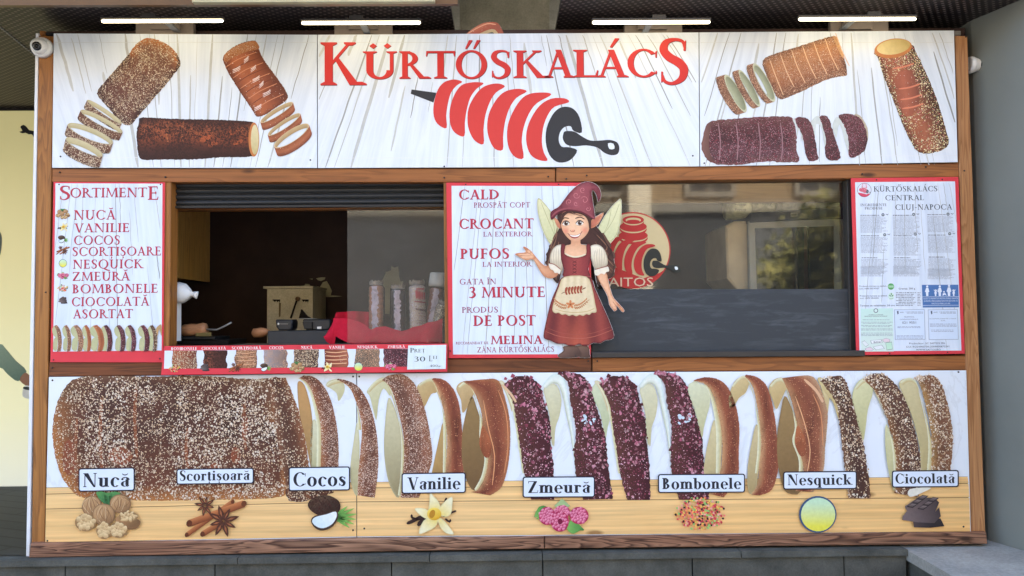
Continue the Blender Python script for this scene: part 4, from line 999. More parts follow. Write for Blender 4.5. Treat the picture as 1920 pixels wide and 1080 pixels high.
# printed table top (three boards)
tl = [(87, 914), (669, 904), (1815, 893.5)]; l1 = [(86.5, 926.5), (669, 915), (1817, 906.5)]; l2 = [(86, 954.5), (669, 941), (1818.5, 933)]; l3 = [(85, 1018), (669, 1007), (1820, 997.5)]
for s, i in ((p1_, 0), (p2_, 1)):
    b = MB(); o = .6 if i else 0
    def qd(A, B, k0=.7, k1=.7): b.slab([(A[i][0] + o, A[i][1] + k0), (A[i + 1][0] - .8, A[i + 1][1] + k0), (B[i + 1][0] - .8, B[i + 1][1] - k1), (B[i][0] + o, B[i][1] - k1)], Y(1), Y(.3), M['table'])
    b.slab([(tl[i][0] + o, tl[i][1]), (tl[i + 1][0] - .8, tl[i + 1][1]), (l3[i + 1][0] - .8, l3[i + 1][1] - 1), (l3[i][0] + o, l3[i][1] - 1)], Y(.5), Y(.2), m_plain('table_joint', c(128, 96, 58), .5))
    qd(tl, l1); qd(l1, l2); qd(l2, l3, .7, 1.5); b.build('table_print', s)
# --- cakes and slices, back to front
NB = [c(150, 88, 50), c(108, 62, 44), c(84, 50, 42), c(120, 70, 50), c(92, 56, 44)]
b = MB()
shape(b, [(400, 74), (600, 68), (800, 70), (1000, 66), (1296, 84), (1425, 78), (1430, 200), (1432, 310), (1450, 480), (1445, 600), (1442, 672), (1296, 690), (1000, 695), (800, 700), (600, 694), (500, 690), (420, 684), (370, 655), (320, 590), (290, 510), (270, 420), (266, 330), (282, 230), (320, 140)], B1, Y(3),
      lambda x, y, d: mixc(mixc(c(116, 80, 58), c(182, 116, 62), (y - 100) / 300), mixc(mixc(c(64, 42, 38), c(138, 80, 54), max(0, (y - 330) / 330) * .8), c(100, 58, 44), .5 + .9 * noise.noise(Vector((x * .011, y * .0035, 3)))), d / 120 if x < 420 else d / 14), M['nut'], rough=6)
for x, y0, y1 in ((515, 180, 560), (390, 280, 620), (690, 100, 480), (950, 330, 560), (1240, 200, 440)):
    line(b, [(x, y0), (x - 8, (y0 + y1) / 2), (x + 4, y1)], 16, B1, Y(3.3), c(142, 80, 50), M['nut'])
for x, yy, rx, ry in ((610, 470, 62, 46), (1195, 470, 26, 45), (1090, 560, 40, 50), (1240, 330, 14, 70), (350, 480, 34, 90)):
    shape(b, ell(x, yy, rx, ry, 0, 12), B1, Y(3.5), c(142, 76, 50), M['nut'], rough=8, seed=x)
rr = random.Random(77); sp = []; OUT = [(400, 74), (1425, 78), (1432, 310), (1445, 600), (1442, 672), (1000, 695), (500, 690), (370, 655), (290, 510), (270, 420), (282, 230), (320, 140)]
for _ in range(4600):
    x, z = rr.uniform(275, 1440), rr.uniform(72, 696)
    if inside((x, z), OUT) and noise.noise(Vector((x * .0045, z * .0045, 5))) + .5 * noise.noise(Vector((x * .02, z * .02, 2))) > (.12 if x < 430 else -.12) - (z - 380) * .0004: sp.append((x, z))
flakes(b, sp, B1, Y(3.6), 3.0, 8.6, [c(240, 230, 210), c(228, 208, 180), c(206, 178, 146)], rr)
b.build('cake_print', p1_)
b = MB(); shape(b, [(1380, 195), (1400, 280), (1412, 420), (1400, 300)], B1, Y(3.6), c(196, 176, 140))
band(b, [(120, 78), (140, 220), (162, 380), (190, 530), (205, 620), (222, 700)], [(204, 76), (240, 160), (275, 260), (300, 370), (318, 500), (330, 695)], B2, Y(4), [c(130, 84, 60), c(84, 54, 44), c(104, 64, 48), c(150, 96, 64)], M['nut'], rough=6)
shape(b, [(205, 640), (330, 640), (440, 650), (430, 665), (330, 690), (300, 702), (230, 700)], B2, Y(3.9), c(96, 60, 46), M['nut'], rough=6)
b.build('slice_print', p1_)
def slice_(parent, L, R, q, cols, mat, inner=(), rim=None, rough=2.5, lay=4, rimcol=None, extra=None, seed=0):
    b = MB()
    for pts, ca, cb in inner:
        xs = [p[0] for p in pts]; ys = [p[1] for p in pts]
        shape(b, pts, q, Y(lay), cross(ca, cb, min(xs), min(ys), max(xs), max(ys), mixc(ca, cb, .5), 8), M['print'])
    if rim: band(b, rim[0], rim[1], q, Y(lay + .5), rimcol or [c(226, 226, 196), c(206, 200, 156), c(196, 170, 120)], M['print'], 4, 30, 1.5)
    band(b, L, R, q, Y(lay + 1), cols, mat, 8, 40, rough, seed)
    if mat in (M['rasp'], M['nut']):
        rr = random.Random(seed + int(L[0][0])); Ls, Rs = smooth(L, 6, False), smooth(R, 6, False); sp = []
        for _ in range(190 if mat is M['rasp'] else 270):
            t = rr.random(); u = rr.uniform(.03, 1.0); a = Ls[int(t * (len(Ls) - 1))]; d = Rs[int(t * (len(Rs) - 1))]
            x, z = a[0] + (d[0] - a[0]) * u, a[1] + (d[1] - a[1]) * u
            if mat is M['rasp'] and u < .3 and rr.random() < .7: continue
            if noise.noise(Vector((x * .012, z * .012, seed))) > -.28: sp.append((x + rr.uniform(-4, 4), z + rr.uniform(-8, 8)))
        if mat is M['rasp']: flakes(b, sp, q, Y(lay + 1.05), 6, 15, [c(176, 88, 112), c(140, 58, 80), c(116, 44, 62), c(200, 122, 144)], rr)
        else: flakes(b, sp, q, Y(lay + 1.05), 3, 8.5, [c(240, 230, 210), c(226, 206, 178), c(206, 176, 142)], rr)
    if extra: extra(b, q, Y(lay + 1.4))
    return b.build('slice_print', parent)
CN = [c(176, 116, 78), c(126, 78, 58), c(110, 70, 58), c(134, 84, 60)]
GRN = 0
slice_(p1_, [(272, 78), (310, 100), (338, 150), (365, 240), (382, 330), (384, 430), (380, 560)], [(296, 64), (350, 74), (398, 120), (436, 200), (463, 320), (472, 440), (470, 560)], B2, CN, M['sugar'],
       [([(268, 95), (264, 150), (275, 260), (300, 370), (325, 500), (335, 530), (338, 400), (342, 330), (330, 220), (300, 115)], c(196, 150, 96), c(150, 122, 78)), ([(338, 300), (330, 420), (335, 530), (375, 530), (372, 400), (360, 300)], c(214, 210, 176), c(178, 172, 130))],
       ([(266, 78), (300, 104), (328, 160), (350, 250), (362, 340), (360, 540)], [(282, 76), (318, 108), (346, 160), (372, 250), (386, 340), (382, 540)]))
slice_(p2_, [(462, 86), (520, 118), (550, 170), (574, 240), (590, 330), (584, 430), (572, 560), (568, 672)], [(470, 80), (530, 96), (580, 130), (625, 205), (654, 300), (671, 420), (672, 540), (655, 684)], B2, CN, M['sugar'],
       [([(408, 115), (425, 92), (470, 84), (500, 110), (500, 150), (472, 196), (462, 155), (430, 130)], c(216, 216, 182), c(186, 176, 128)), ([(565, 300), (548, 400), (534, 500), (532, 580), (545, 645), (568, 670), (575, 540), (578, 400)], c(214, 210, 174), c(176, 166, 122))],
       ([(412, 112), (440, 92), (490, 86), (530, 120), (555, 180), (568, 260), (566, 340)], [(416, 124), (450, 110), (496, 104), (536, 140), (560, 200), (580, 280), (588, 340)]))
slice_(p2_, [(690, 88), (722, 110), (750, 165), (775, 250), (798, 350), (804, 450), (798, 560), (786, 684)], [(720, 66), (790, 58), (850, 98), (892, 180), (922, 290), (940, 400), (942, 510), (880, 684)], B2, [c(150, 96, 66), c(104, 66, 54), c(120, 80, 66), c(150, 98, 76), c(140, 92, 66)], M['sugar'],
       [([(615, 145), (650, 100), (690, 76), (730, 90), (735, 170), (700, 130), (675, 190), (664, 290), (648, 240), (630, 170)], c(216, 214, 178), c(180, 172, 120)), ([(725, 178), (708, 300), (702, 430), (712, 540), (735, 630), (778, 684), (796, 560), (800, 440), (782, 320), (756, 230)], c(210, 204, 166), c(146, 132, 94))],
       ([(618, 140), (660, 92), (706, 80), (735, 130), (758, 200), (780, 300), (790, 420), (786, 560), (772, 670)], [(630, 150), (668, 112), (708, 98), (738, 160), (764, 240), (790, 330), (804, 440), (798, 560), (788, 680)]), lay=6)
RD = [c(206, 160, 114), c(156, 88, 62), c(132, 68, 52), c(160, 92, 66)]
slice_(p2_, [(944, 84), (965, 120), (992, 195), (1012, 290), (1022, 400), (1012, 560)], [(952, 78), (1004, 86), (1052, 132), (1082, 210), (1097, 330), (1106, 450), (1106, 560)], B2, RD, M['glaze'],
       [([(868, 126), (900, 94), (945, 80), (968, 110), (968, 150), (940, 160), (905, 226), (890, 190)], c(206, 182, 132), c(170, 136, 84)), ([(1002, 300), (975, 410), (952, 520), (946, 580), (1004, 590), (1015, 440)], c(190, 160, 104), c(160, 124, 74))],
       ([(876, 112), (915, 86), (950, 84), (976, 140), (994, 220), (1002, 330), (1000, 560)], [(884, 124), (920, 102), (950, 104), (974, 160), (1000, 240), (1018, 340), (1016, 560)], ), lay=5)
def knot(b, q, y):
    shape(b, [(1200, 318), (1222, 350), (1245, 410), (1240, 470), (1215, 480), (1192, 440), (1185, 398)], q, y, cross(c(190, 110, 70), c(150, 80, 54), 1190, 330, 1240, 470), M['glaze'])
    line(b, [(1205, 190), (1230, 330), (1262, 470), (1250, 620)], 5, q, y, c(214, 150, 104)); line(b, [(1280, 140), (1320, 260), (1330, 420), (1310, 560)], 5, q, y, c(206, 136, 92)); line(b, [(1300, 110), (1345, 160), (1370, 200)], 12, q, y, c(216, 178, 140))
slice_(p2_, [(1100, 96), (1142, 126), (1172, 180), (1198, 270), (1200, 370), (1228, 480), (1212, 580), (1180, 640), (1140, 655)], [(1130, 92), (1210, 84), (1280, 90), (1315, 180), (1338, 290), (1340, 420), (1326, 540), (1296, 630), (1240, 672)], B2, [c(190, 140, 98), c(150, 88, 62), c(128, 66, 50), c(154, 86, 60), c(172, 112, 76)], M['glaze'],
       [([(1068, 132), (1090, 100), (1135, 92), (1160, 120), (1150, 175), (1115, 240), (1098, 250), (1092, 190)], c(206, 180, 132), c(166, 132, 84)), ([(1146, 170), (1118, 250), (1098, 360), (1096, 480), (1112, 570), (1145, 640), (1185, 640), (1215, 570), (1226, 490), (1192, 410), (1200, 330), (1172, 230)], c(150, 122, 78), c(112, 84, 54))],
       ([(1078, 122), (1110, 96), (1140, 106), (1166, 180), (1186, 270), (1186, 380), (1210, 480), (1196, 570), (1160, 640)], [(1088, 130), (1116, 114), (1142, 130), (1170, 200), (1198, 290), (1202, 380), (1228, 480), (1212, 580), (1170, 655)]), lay=7, extra=knot)
RP = [c(96, 56, 50), c(84, 44, 44), c(78, 34, 42), c(64, 30, 36)]
rng = random.Random(5)
def crumbs(pts):
    def f(b, q, y):
        for x, yy, r in pts: shape(b, [(x - r, yy + r * .6), (x - r * .3, yy - r), (x + r, yy - r * .2), (x + r * .6, yy + r)], q, y, c(84, 34, 44) if rng.random() < .6 else c(150, 70, 90), M['print'], 0)
    return f
for dx, lay in ((0, 6), (485, 10)):
    def sh(pts): return [(x + dx, y) for x, y in pts]
    slice_(p2_, sh([(66, 108), (112, 200), (130, 300), (150, 430), (170, 560), (206, 694)]), sh([(128, 68), (200, 74), (250, 120), (272, 200), (300, 300), (306, 420), (317, 500), (320, 570), (322, 694)]), B3, RP, M['rasp'],
           [(sh([(40, 96), (70, 100), (105, 200), (108, 250), (92, 200), (70, 140)]), c(222, 214, 180), c(190, 170, 120)), (sh([(300, 290), (312, 420), (325, 330), (310, 260)]), c(206, 206, 170), c(190, 180, 130))],
           (sh([(56, 104), (100, 196), (122, 310), (140, 430), (160, 560)]), sh([(70, 104), (116, 200), (134, 310), (154, 430), (172, 560)])), 7, lay,
           extra=crumbs([(75 + dx, 80, 9), (112 + dx, 66, 12), (205 + dx, 74, 10), (250 + dx, 120, 9), (282 + dx, 210, 9), (240 + dx, 110, 8), (308 + dx, 380, 6), (185 + dx, 72, 9)]), seed=dx)
    dx2 = 0 if dx == 0 else 487
    def sh2(pts): return [(x + dx2, y) for x, y in pts]
    def glint(b, q, y, d=dx2):
        for k in range(9): shape(b, ell(465 + d + rng.uniform(0, 60), 285 + rng.uniform(-22, 22), rng.uniform(5, 14), rng.uniform(4, 9), rng.uniform(0, 180), 7), q, y, c(206, 224, 236), M['print'], 0)
        crumbs([(350 + d, 52, 12), (372 + d, 50, 9), (440 + d, 66, 10), (505 + d, 125, 9), (556 + d, 290, 7), (612 + d, 660, 9), (422 + d, 440, 9), (574 + d, 400, 8)])(b, q, y)
    slice_(p2_, sh2([(345, 54), (392, 110), (404, 200), (430, 330), (424, 450), (430, 560), (468, 694)]), sh2([(400, 50), (460, 62), (500, 110), (522, 180), (550, 270), (582, 380), (592, 500), (606, 600), (618, 690)]), B3, RP, M['rasp'],
           [(sh2([(268, 138), (290, 112), (335, 115), (358, 190), (348, 270), (328, 330), (322, 420), (312, 400), (302, 290), (280, 190)]), c(214, 212, 180), c(186, 176, 128)), (sh2([(510, 150), (545, 92), (585, 140), (612, 230), (592, 330), (580, 380), (556, 260)]), c(206, 212, 180), c(176, 182, 140))],
           (sh2([(260, 118), (300, 68), (345, 54), (376, 90), (392, 180), (412, 290), (424, 420), (428, 540)]), sh2([(282, 130), (312, 106), (342, 112), (364, 170), (384, 270), (402, 350), (416, 440), (432, 545)])), 7, lay + 2, [c(206, 222, 216), c(226, 232, 222), c(190, 196, 170)], glint, dx2 + 3)
b = MB(); shape(b, [(1000, 130), (1022, 100), (1060, 108), (1104, 130), (1108, 220), (1082, 300), (1070, 380), (1042, 270)], B3, Y(13), cross(c(212, 214, 182), c(188, 184, 138), 1000, 100, 1080, 360)); b.build('slice_print', p2_)
slice_(p2_, [(1026, 92), (1084, 108), (1122, 155), (1147, 235), (1167, 340), (1172, 450), (1160, 560), (1110, 664)], [(1030, 88), (1086, 74), (1150, 84), (1202, 126), (1242, 220), (1259, 330), (1256, 450), (1250, 580), (1180, 682)], B3, RD, M['glaze'],
       [([(1130, 290), (1106, 380), (1086, 480), (1082, 570), (1140, 640), (1158, 560), (1164, 440), (1150, 340)], c(212, 200, 156), c(180, 160, 110))],
       ([(1024, 96), (1080, 110), (1108, 165), (1128, 250), (1142, 360), (1140, 560)], [(1030, 98), (1092, 114), (1124, 165), (1150, 250), (1170, 360), (1164, 560)]), lay=14)
slice_(p2_, [(44, 70), (82, 116), (104, 205), (122, 330), (127, 430), (116, 520), (110, 610), (76, 668)], [(50, 60), (104, 72), (152, 112), (178, 185), (198, 285), (208, 380), (218, 460), (210, 560), (180, 645), (120, 672)], B4, RD, M['glaze'],
       [([(-36, 170), (-10, 100), (30, 70), (66, 92), (50, 150), (14, 180), (-20, 240), (-34, 220)], c(210, 190, 140), c(176, 148, 96)), ([(98, 320), (76, 420), (60, 520), (58, 620), (72, 664), (102, 640), (112, 560), (126, 440), (114, 330)], c(206, 190, 146), c(166, 144, 98))],
       ([(-22, 120), (20, 72), (52, 70), (80, 130), (98, 220), (110, 330), (108, 450), (96, 560)], [(-10, 126), (24, 90), (54, 88), (82, 150), (106, 240), (124, 340), (126, 450), (112, 560)]), lay=15)
def knot2(b, q, y):
    shape(b, [(310, 318), (335, 350), (355, 410), (350, 465), (326, 472), (304, 430), (298, 390)], q, y, cross(c(190, 112, 72), c(150, 82, 56), 300, 330, 350, 460), M['glaze'])
    line(b, [(300, 170), (345, 300), (375, 440), (360, 560)], 5, q, y, c(222, 168, 124)); line(b, [(390, 160), (430, 260), (440, 420)], 5, q, y, c(206, 140, 96)); line(b, [(345, 84), (405, 140), (440, 200)], 14, q, y, c(214, 170, 132))
slice_(p2_, [(232, 78), (272, 166), (300, 270), (312, 340), (300, 400), (330, 480), (340, 560), (300, 650)], [(310, 68), (374, 66), (412, 96), (442, 170), (464, 250), (460, 340), (452, 430), (440, 560), (390, 655)], B4, [c(190, 140, 98), c(150, 88, 62), c(134, 74, 56), c(158, 96, 70), c(194, 156, 120)], M['glaze'],
       [([(166, 128), (196, 84), (240, 78), (256, 120), (228, 190), (204, 236), (186, 190)], c(210, 188, 138), c(176, 146, 92)), ([(246, 168), (222, 270), (208, 380), (212, 510), (232, 610), (262, 660), (330, 650), (334, 480), (300, 395), (310, 320), (282, 230)], c(156, 128, 84), c(120, 92, 58)), ([(428, 110), (470, 150), (470, 210), (456, 300), (450, 200)], c(212, 196, 150), c(190, 164, 112))],
       ([(172, 118), (208, 82), (244, 86), (266, 160), (288, 250), (298, 330), (286, 400), (318, 500), (310, 640)], [(182, 128), (212, 100), (244, 110), (270, 190), (300, 280), (314, 340), (302, 400), (338, 500), (330, 645)]), lay=17, extra=knot2)
slice_(p2_, [(424, 92), (470, 146), (512, 220), (522, 300), (536, 400), (546, 500), (560, 600), (568, 684)], [(470, 72), (532, 68), (562, 110), (592, 200), (622, 310), (646, 410), (661, 500), (676, 600), (678, 688)], B4, [c(120, 84, 62), c(82, 54, 44), c(76, 48, 42), c(104, 68, 52)], M['nut'],
       [([(412, 84), (440, 80), (480, 150), (515, 220), (520, 290), (490, 200), (450, 150)], c(206, 190, 140), c(184, 158, 104))], rough=7, lay=19)
slice_(p2_, [(640, 84), (700, 140), (742, 225), (772, 315), (802, 425), (812, 540), (800, 660)], [(680, 58), (742, 55), (802, 102), (852, 172), (887, 272), (917, 392), (937, 500), (944, 560), (920, 680)], B4, [c(150, 104, 66), c(96, 62, 48), c(100, 66, 54), c(90, 58, 48)], M['nut'],
       [([(588, 180), (610, 106), (660, 78), (694, 140), (668, 235), (656, 330), (642, 395), (612, 290)], c(214, 212, 168), c(182, 176, 122)), ([(760, 310), (756, 430), (774, 560), (800, 650), (812, 560), (798, 430)], c(212, 210, 166), c(182, 174, 124))],
       ([(600, 130), (640, 86), (680, 80), (704, 130), (736, 215), (764, 310), (790, 420), (800, 560)], [(612, 136), (646, 104), (678, 102), (704, 152), (742, 240), (772, 330), (806, 430), (816, 560)]), 7, 20)
slice_(p2_, [(900, 80), (930, 110), (958, 210), (980, 310), (992, 420), (986, 560)], [(930, 68), (1000, 66), (1042, 112), (1067, 190), (1087, 280), (1099, 380), (1093, 480), (1082, 580)], B4, [c(176, 136, 84), c(130, 88, 60), c(120, 80, 62), c(140, 96, 66)], M['nut'],
       [([(824, 104), (860, 80), (905, 92), (935, 190), (962, 310), (986, 430), (980, 560), (940, 560), (930, 430), (890, 270), (850, 170)], c(206, 194, 150), c(176, 160, 112))],
       ([(830, 98), (872, 76), (912, 96), (938, 190), (962, 300), (974, 420), (966, 560)], [(846, 112), (876, 96), (912, 116), (946, 210), (974, 320), (992, 430), (986, 560)]), 6, 22)
b = MB(); shape(b, [(880, 640), (985, 632), (950, 655), (880, 680)], B4, Y(23), c(226, 222, 206)); b.build('slice_print', p2_)

# --- name plates
def plate(parent, word, q, x0, y0, x1, y1, dy, tx0, tx1, tb, cap):
    r = 12; b = MB()
    def rr(x0, y0, x1, y1, r):
        o = []
        for cx, cy, a in ((x1 - r, y0 + r, -90), (x1 - r, y1 - r, 0), (x0 + r, y1 - r, 90), (x0 + r, y0 + r, 180)): o += ell(cx, cy, r, r, 0, 5, a, a + 90)
        return [(x, y + dy * (x - x0) / (x1 - x0)) for x, y in o]
    shape(b, rr(x0, y0, x1, y1, r), q, Y(26), c(38, 38, 50), M['flat'], 0)
    shape(b, rr(x0 + 6, y0 + 6, x1 - 6, y1 - 6, r - 4), q, Y(27), c(216, 226, 240), M['flat'], 0)
    roman(b, word, tx0, tx1, tb, cap, q, Y(28), c(36, 38, 46), T=.2, N=.055, track=.045, skew_px=tb + dy * (tx1 - tx0) / (x1 - x0))
    b.build('name_plate', parent)
plate(p1_, 'Nucă', B1, 397, 535, 682, 654, -5, 420, 656, 630, 70)
plate(p1_, 'Scorțișoară', B1, 893, 537, 1285, 618, -5, 910, 1264, 598, 51)
plate(p1_, 'Cocos', B2, 219, 529, 530, 651, -4, 243, 508, 626, 70)
plate(p2_, 'Vanilie', B2, 791, 559, 1116, 664, -4, 820, 1090, 643, 62)
plate(p2_, 'Zmeură', B3, 162, 577, 528, 684, -2, 190, 505, 660, 60)
plate(p2_, 'Bombonele', B3, 847, 564, 1288, 660, -2, 868, 1270, 640, 56)
plate(p2_, 'Nesquick', B4, 239, 551, 612, 643, -3, 262, 592, 620, 54)
plate(p2_, 'Ciocolată', B4, 789, 546, 1128, 633, -3, 808, 1108, 612, 50)

# ------------------------------------------------------------------ printed ingredient pictures
def rel(q, cx, cy, s): return lambda x, y: q(cx + x * s, cy + y * s)
def tone(ca, cb, x0, y0, x1, y1, e=None, w=8): return cross(ca, cb, x0, y0, x1, y1, e, w)
fine_ = [True]
def ic_walnut(b, q, y, full=True):
    for p in ([(-60, -118), (-10, -118), (0, -60), (-30, -70)], [(10, -118), (66, -116), (40, -80), (10, -60)], [(-20, -110), (24, -112), (14, -56), (-6, -54)]):
        shape(b, p, q, y, tone(c(92, 150, 84), c(44, 96, 60), p[0][0], -118, p[2][0], -55), M['print'], 2)
    r = random.Random(2)
    def nut(cx, cy, rx, ry, k):
        shape(b, ell(cx, cy, rx, ry, 10, 16), q, y - .0003 * k, tone([c(196, 160, 116), c(178, 138, 96), c(130, 96, 64)], None, cx - rx * .5, cy - ry, cx + rx * .4, cy + ry, c(120, 88, 60), 8), M['print'], 2)
        if full:
            for i in range(9):
                a = -1 + 2 * i / 8; line(b, [(cx + a * rx * .3 + r.uniform(-9, 9), cy - ry * r.uniform(.5, .9)), (cx + a * rx * .75 + r.uniform(-12, 12), cy + r.uniform(-16, 16)), (cx + a * rx * .45 + r.uniform(-14, 14), cy + ry * r.uniform(.3, .85))], r.uniform(1.5, 3.5), q, y - .0003 * k - .0001, c(122, 88, 58) if i % 3 else c(206, 176, 136))
    nut(-80, -48, 50, 54, 1); nut(64, -60, 54, 48, 1); nut(-20, -6, 58, 56, 2)
    shape(b, [(38, 15), (60, 50), (110, 70), (150, 62), (166, 28), (130, 10), (80, -5)], q, y - .0012, tone(c(170, 128, 86), c(124, 90, 58), 60, 0, 120, 70), M['print'], 3)
    def kern(cx, cy, rx, ry, n, k):
        shape(b, ell(cx, cy, rx, ry, 0, 10), q, y - .0003 * k, c(150, 116, 76), M['print'], 2)
        for i in range(n):
            a = i * 2.4; d = math.sqrt((i + .5) / n); x, z = cx + math.cos(a) * rx * d * .85, cy + math.sin(a) * ry * d * .8
            shape(b, ell(x, z, rx * r.uniform(.22, .36), ry * r.uniform(.22, .34), r.uniform(0, 180), 7), q, y - .0003 * k - .0001 - .00002 * i, tone(c(232, 206, 156), c(184, 146, 98), x, z - ry * .3, x, z + ry * .3), M['print'], 1)
    n = 16 if full else 6
    kern(104, 5, 50, 26, n, 5); kern(-112, 34, 54, 44, n, 6); kern(-18, 74, 40, 44, n, 7); kern(54, 72, 46, 40, n, 8)
def ic_star(b, q, y, cx, cy, r, rot=0):
    for i in range(8):
        a = rot + i * math.pi / 4; ca, sa = math.cos(a), math.sin(a); k = r * (1 if i % 3 else .86)
        P = lambda u, v: (cx + ca * u - sa * v, cy + sa * u + ca * v)
        shape(b, [P(4, 0), P(k * .45, k * .17), P(k, 0), P(k * .5, -k * .15)], q, y - .00003 * i, c(84, 48, 36), M['print'], 2)
        shape(b, [P(k * .25, 0), P(k * .5, k * .06), P(k * .75, 0), P(k * .5, -k * .06)], q, y - .0003 - .00003 * i, c(158, 96, 62), M['print'], 1)
def ic_cinnamon(b, q, y, full=True):
    for k, (x0, y0, x1, y1, w) in enumerate(((-145, 82, 88, -86, 24), (-65, 78, 30, 20, 28), (-132, 24, 145, -76, 36))):
        dx, dy = x1 - x0, y1 - y0; l = math.hypot(dx, dy); nx, ny = -dy / l * w / 2, dx / l * w / 2
        shape(b, [(x0 - nx, y0 - ny), (x1 - nx, y1 - ny), (x1 + nx * .2, y1 + ny * .2), (x1 + nx, y1 + ny), (x0 + nx, y0 + ny)], q, y - .0003 * k, tone([c(196, 124, 76), c(160, 92, 54), c(118, 62, 36)], None, x0 - nx, y0 - ny, x0 + nx, y0 + ny), M['print'], 0)
        shape(b, ell(x0, y0, w * .42, w * .5, 20, 10), q, y - .0003 * k - .0001, c(96, 50, 30), M['print'], 0)
        shape(b, ell(x1, y1, w * .38, w * .45, 20, 10), q, y - .0003 * k - .0001, c(110, 60, 36), M['print'], 0)
    ic_star(b, q, y - .0012, -52, -66, 56, .2); ic_star(b, q, y - .0018, 40, 12, 84, .5)
def ic_coconut(b, q, y, full=True):
    for a, l in ((-42, 90), (-26, 112), (-10, 116), (4, 112), (18, 106), (34, 92)):
        ca, sa = math.cos(math.radians(a)), math.sin(math.radians(a)); x0, y0 = 22, 24
        shape(b, [(x0, y0 - 6), (x0 + ca * l * .5 + sa * 10, y0 + sa * l * .5 - ca * 10), (x0 + ca * l, y0 + sa * l), (x0 + ca * l * .5 - sa * 6, y0 + sa * l * .5 + ca * 6), (x0, y0 + 6)], q, y, tone(c(60, 120, 60), c(140, 190, 90), x0, y0, x0 + ca * l, y0 + sa * l), M['print'], 2)
    shape(b, [(-114, -40), (-96, -72), (-50, -90), (0, -88), (44, -60), (50, -20), (20, 10), (-40, 16), (-90, -6)], q, y - .0003, tone([c(110, 86, 66), c(72, 54, 44), c(48, 36, 30)], None, -60, -90, -10, 20), M['chocr'] if full else M['print'], 3)
    shape(b, [(-98, 40), (-80, 14), (-20, 0), (30, -14), (40, 20), (14, 66), (-36, 88), (-76, 76)], q, y - .0006, c(74, 56, 46), M['print'], 3)
    shape(b, [(-92, 42), (-76, 20), (-20, 6), (26, -8), (32, 18), (8, 56), (-36, 76), (-72, 66)], q, y - .0009, tone(c(206, 226, 232), c(236, 240, 240), -80, 60, 20, -10), M['print'], 3)
def ic_vanilla(b, q, y, full=True):
    for p, w in (([(-125, 45), (-90, 30), (-50, 10), (-20, 10)], 18), ([(-70, 55), (-40, 25), (-20, 14)], 22), ([(-100, -2), (-96, 16), (-60, 22), (-20, 10)], 12), ([(76, -86), (66, -50), (40, -20)], 14), ([(126, -20), (100, -10), (60, 10)], 10), ([(96, 22), (92, 36), (70, 20)], 10)):
        line(b, p, w, q, y, c(58, 40, 36), M['print'])
    r = random.Random(1)
    for k, (p, tip) in enumerate((([(-14, 0), (-10, -60), (-6, -112), (14, -90), (34, -70), (44, -40), (30, 0)], (0, -110)), ([(30, -10), (60, -60), (104, -92), (106, -50), (98, -4), (70, 10)], (104, -90)),
                   ([(10, 10), (-30, -30), (-84, -32), (-60, 0), (-20, 22)], (-84, -32)), ([(10, 10), (-40, 30), (-64, 96), (-20, 84), (20, 60), (34, 24)], (-64, 96)), ([(30, 14), (60, 26), (90, 60), (114, 98), (76, 94), (44, 60)], (114, 98)))):
        shape(b, p, q, y - .0003 - .0001 * k, tone(c(232, 206, 96), c(240, 236, 206), 20, 0, tip[0], tip[1], c(222, 212, 160), 5), M['print'], 3)
    shape(b, ell(14, -4, 36, 32, 0, 12), q, y - .0011, tone(c(244, 214, 96), c(214, 160, 40), 0, -30, 24, 26), M['print'], 2)
    shape(b, ell(4, -4, 14, 22, 20, 10), q, y - .0014, c(180, 128, 40), M['print'], 2)
def ic_raspberry(b, q, y, full=True):
    for p in ([(-142, 2), (-118, -50), (-80, -52), (-100, -10)], [(-112, 6), (-132, 12), (-100, -20)], [(24, 56), (50, 14), (112, 66), (90, 70), (60, 86), (40, 80)]):
        shape(b, p, q, y, tone(c(126, 180, 92), c(64, 128, 62), p[0][0], p[0][1], p[2][0], p[2][1]), M['print'], 2)
    shape(b, [(-40, -56), (0, -92), (40, -56), (24, -44), (-24, -44)], q, y, c(160, 186, 130), M['print'], 1)
    r = random.Random(4)
    for k, (cx, cy, rx, ry) in enumerate(((0, -24, 40, 34), (-76, -4, 42, 46), (86, -6, 48, 44), (-12, 24, 46, 52))):
        shape(b, ell(cx, cy, rx, ry, 0, 14), q, y - .0004 * (k + 1), c(176, 44, 84), M['print'], 2)
        n = 26 if full else 7
        for i in range(n):
            a = i * 2.4; d = math.sqrt((i + .5) / n) * .9; x, z = cx + math.cos(a) * rx * d, cy + math.sin(a) * ry * d
            shape(b, ell(x, z, 8.5 if full else 16, 8.5 if full else 16, 0, 7), q, y - .0004 * (k + 1) - .0001 - .000006 * i, tone(c(240, 160, 184), c(186, 56, 96), x - 5, z - 6, x + 4, z + 6), M['print'], 0)
    shape(b, ell(-10, 24, 12, 15, 0, 9), q, y - .0022, c(124, 26, 58), M['print'], 0)
def ic_sprinkle(b, q, y, full=True):
    r = random.Random(8); P = [c(236, 120, 110), c(240, 150, 90), c(214, 70, 80), c(150, 196, 110), c(240, 190, 96), c(60, 44, 40), c(236, 170, 150), c(196, 60, 70)]
    n = 420 if full else 60
    for i in range(n):
        a = r.uniform(0, 6.283); d = math.sqrt(r.random()) if i % 3 else r.random() * .8
        x, z = math.cos(a) * 128 * d, math.sin(a) * 82 * d - 4; s = r.uniform(5.5, 7.5) if full else 15
        shape(b, ell(x, z, s, s * .85, r.uniform(0, 90), 6), q, y - .000004 * i, r.choice(P), M['print'], 0)
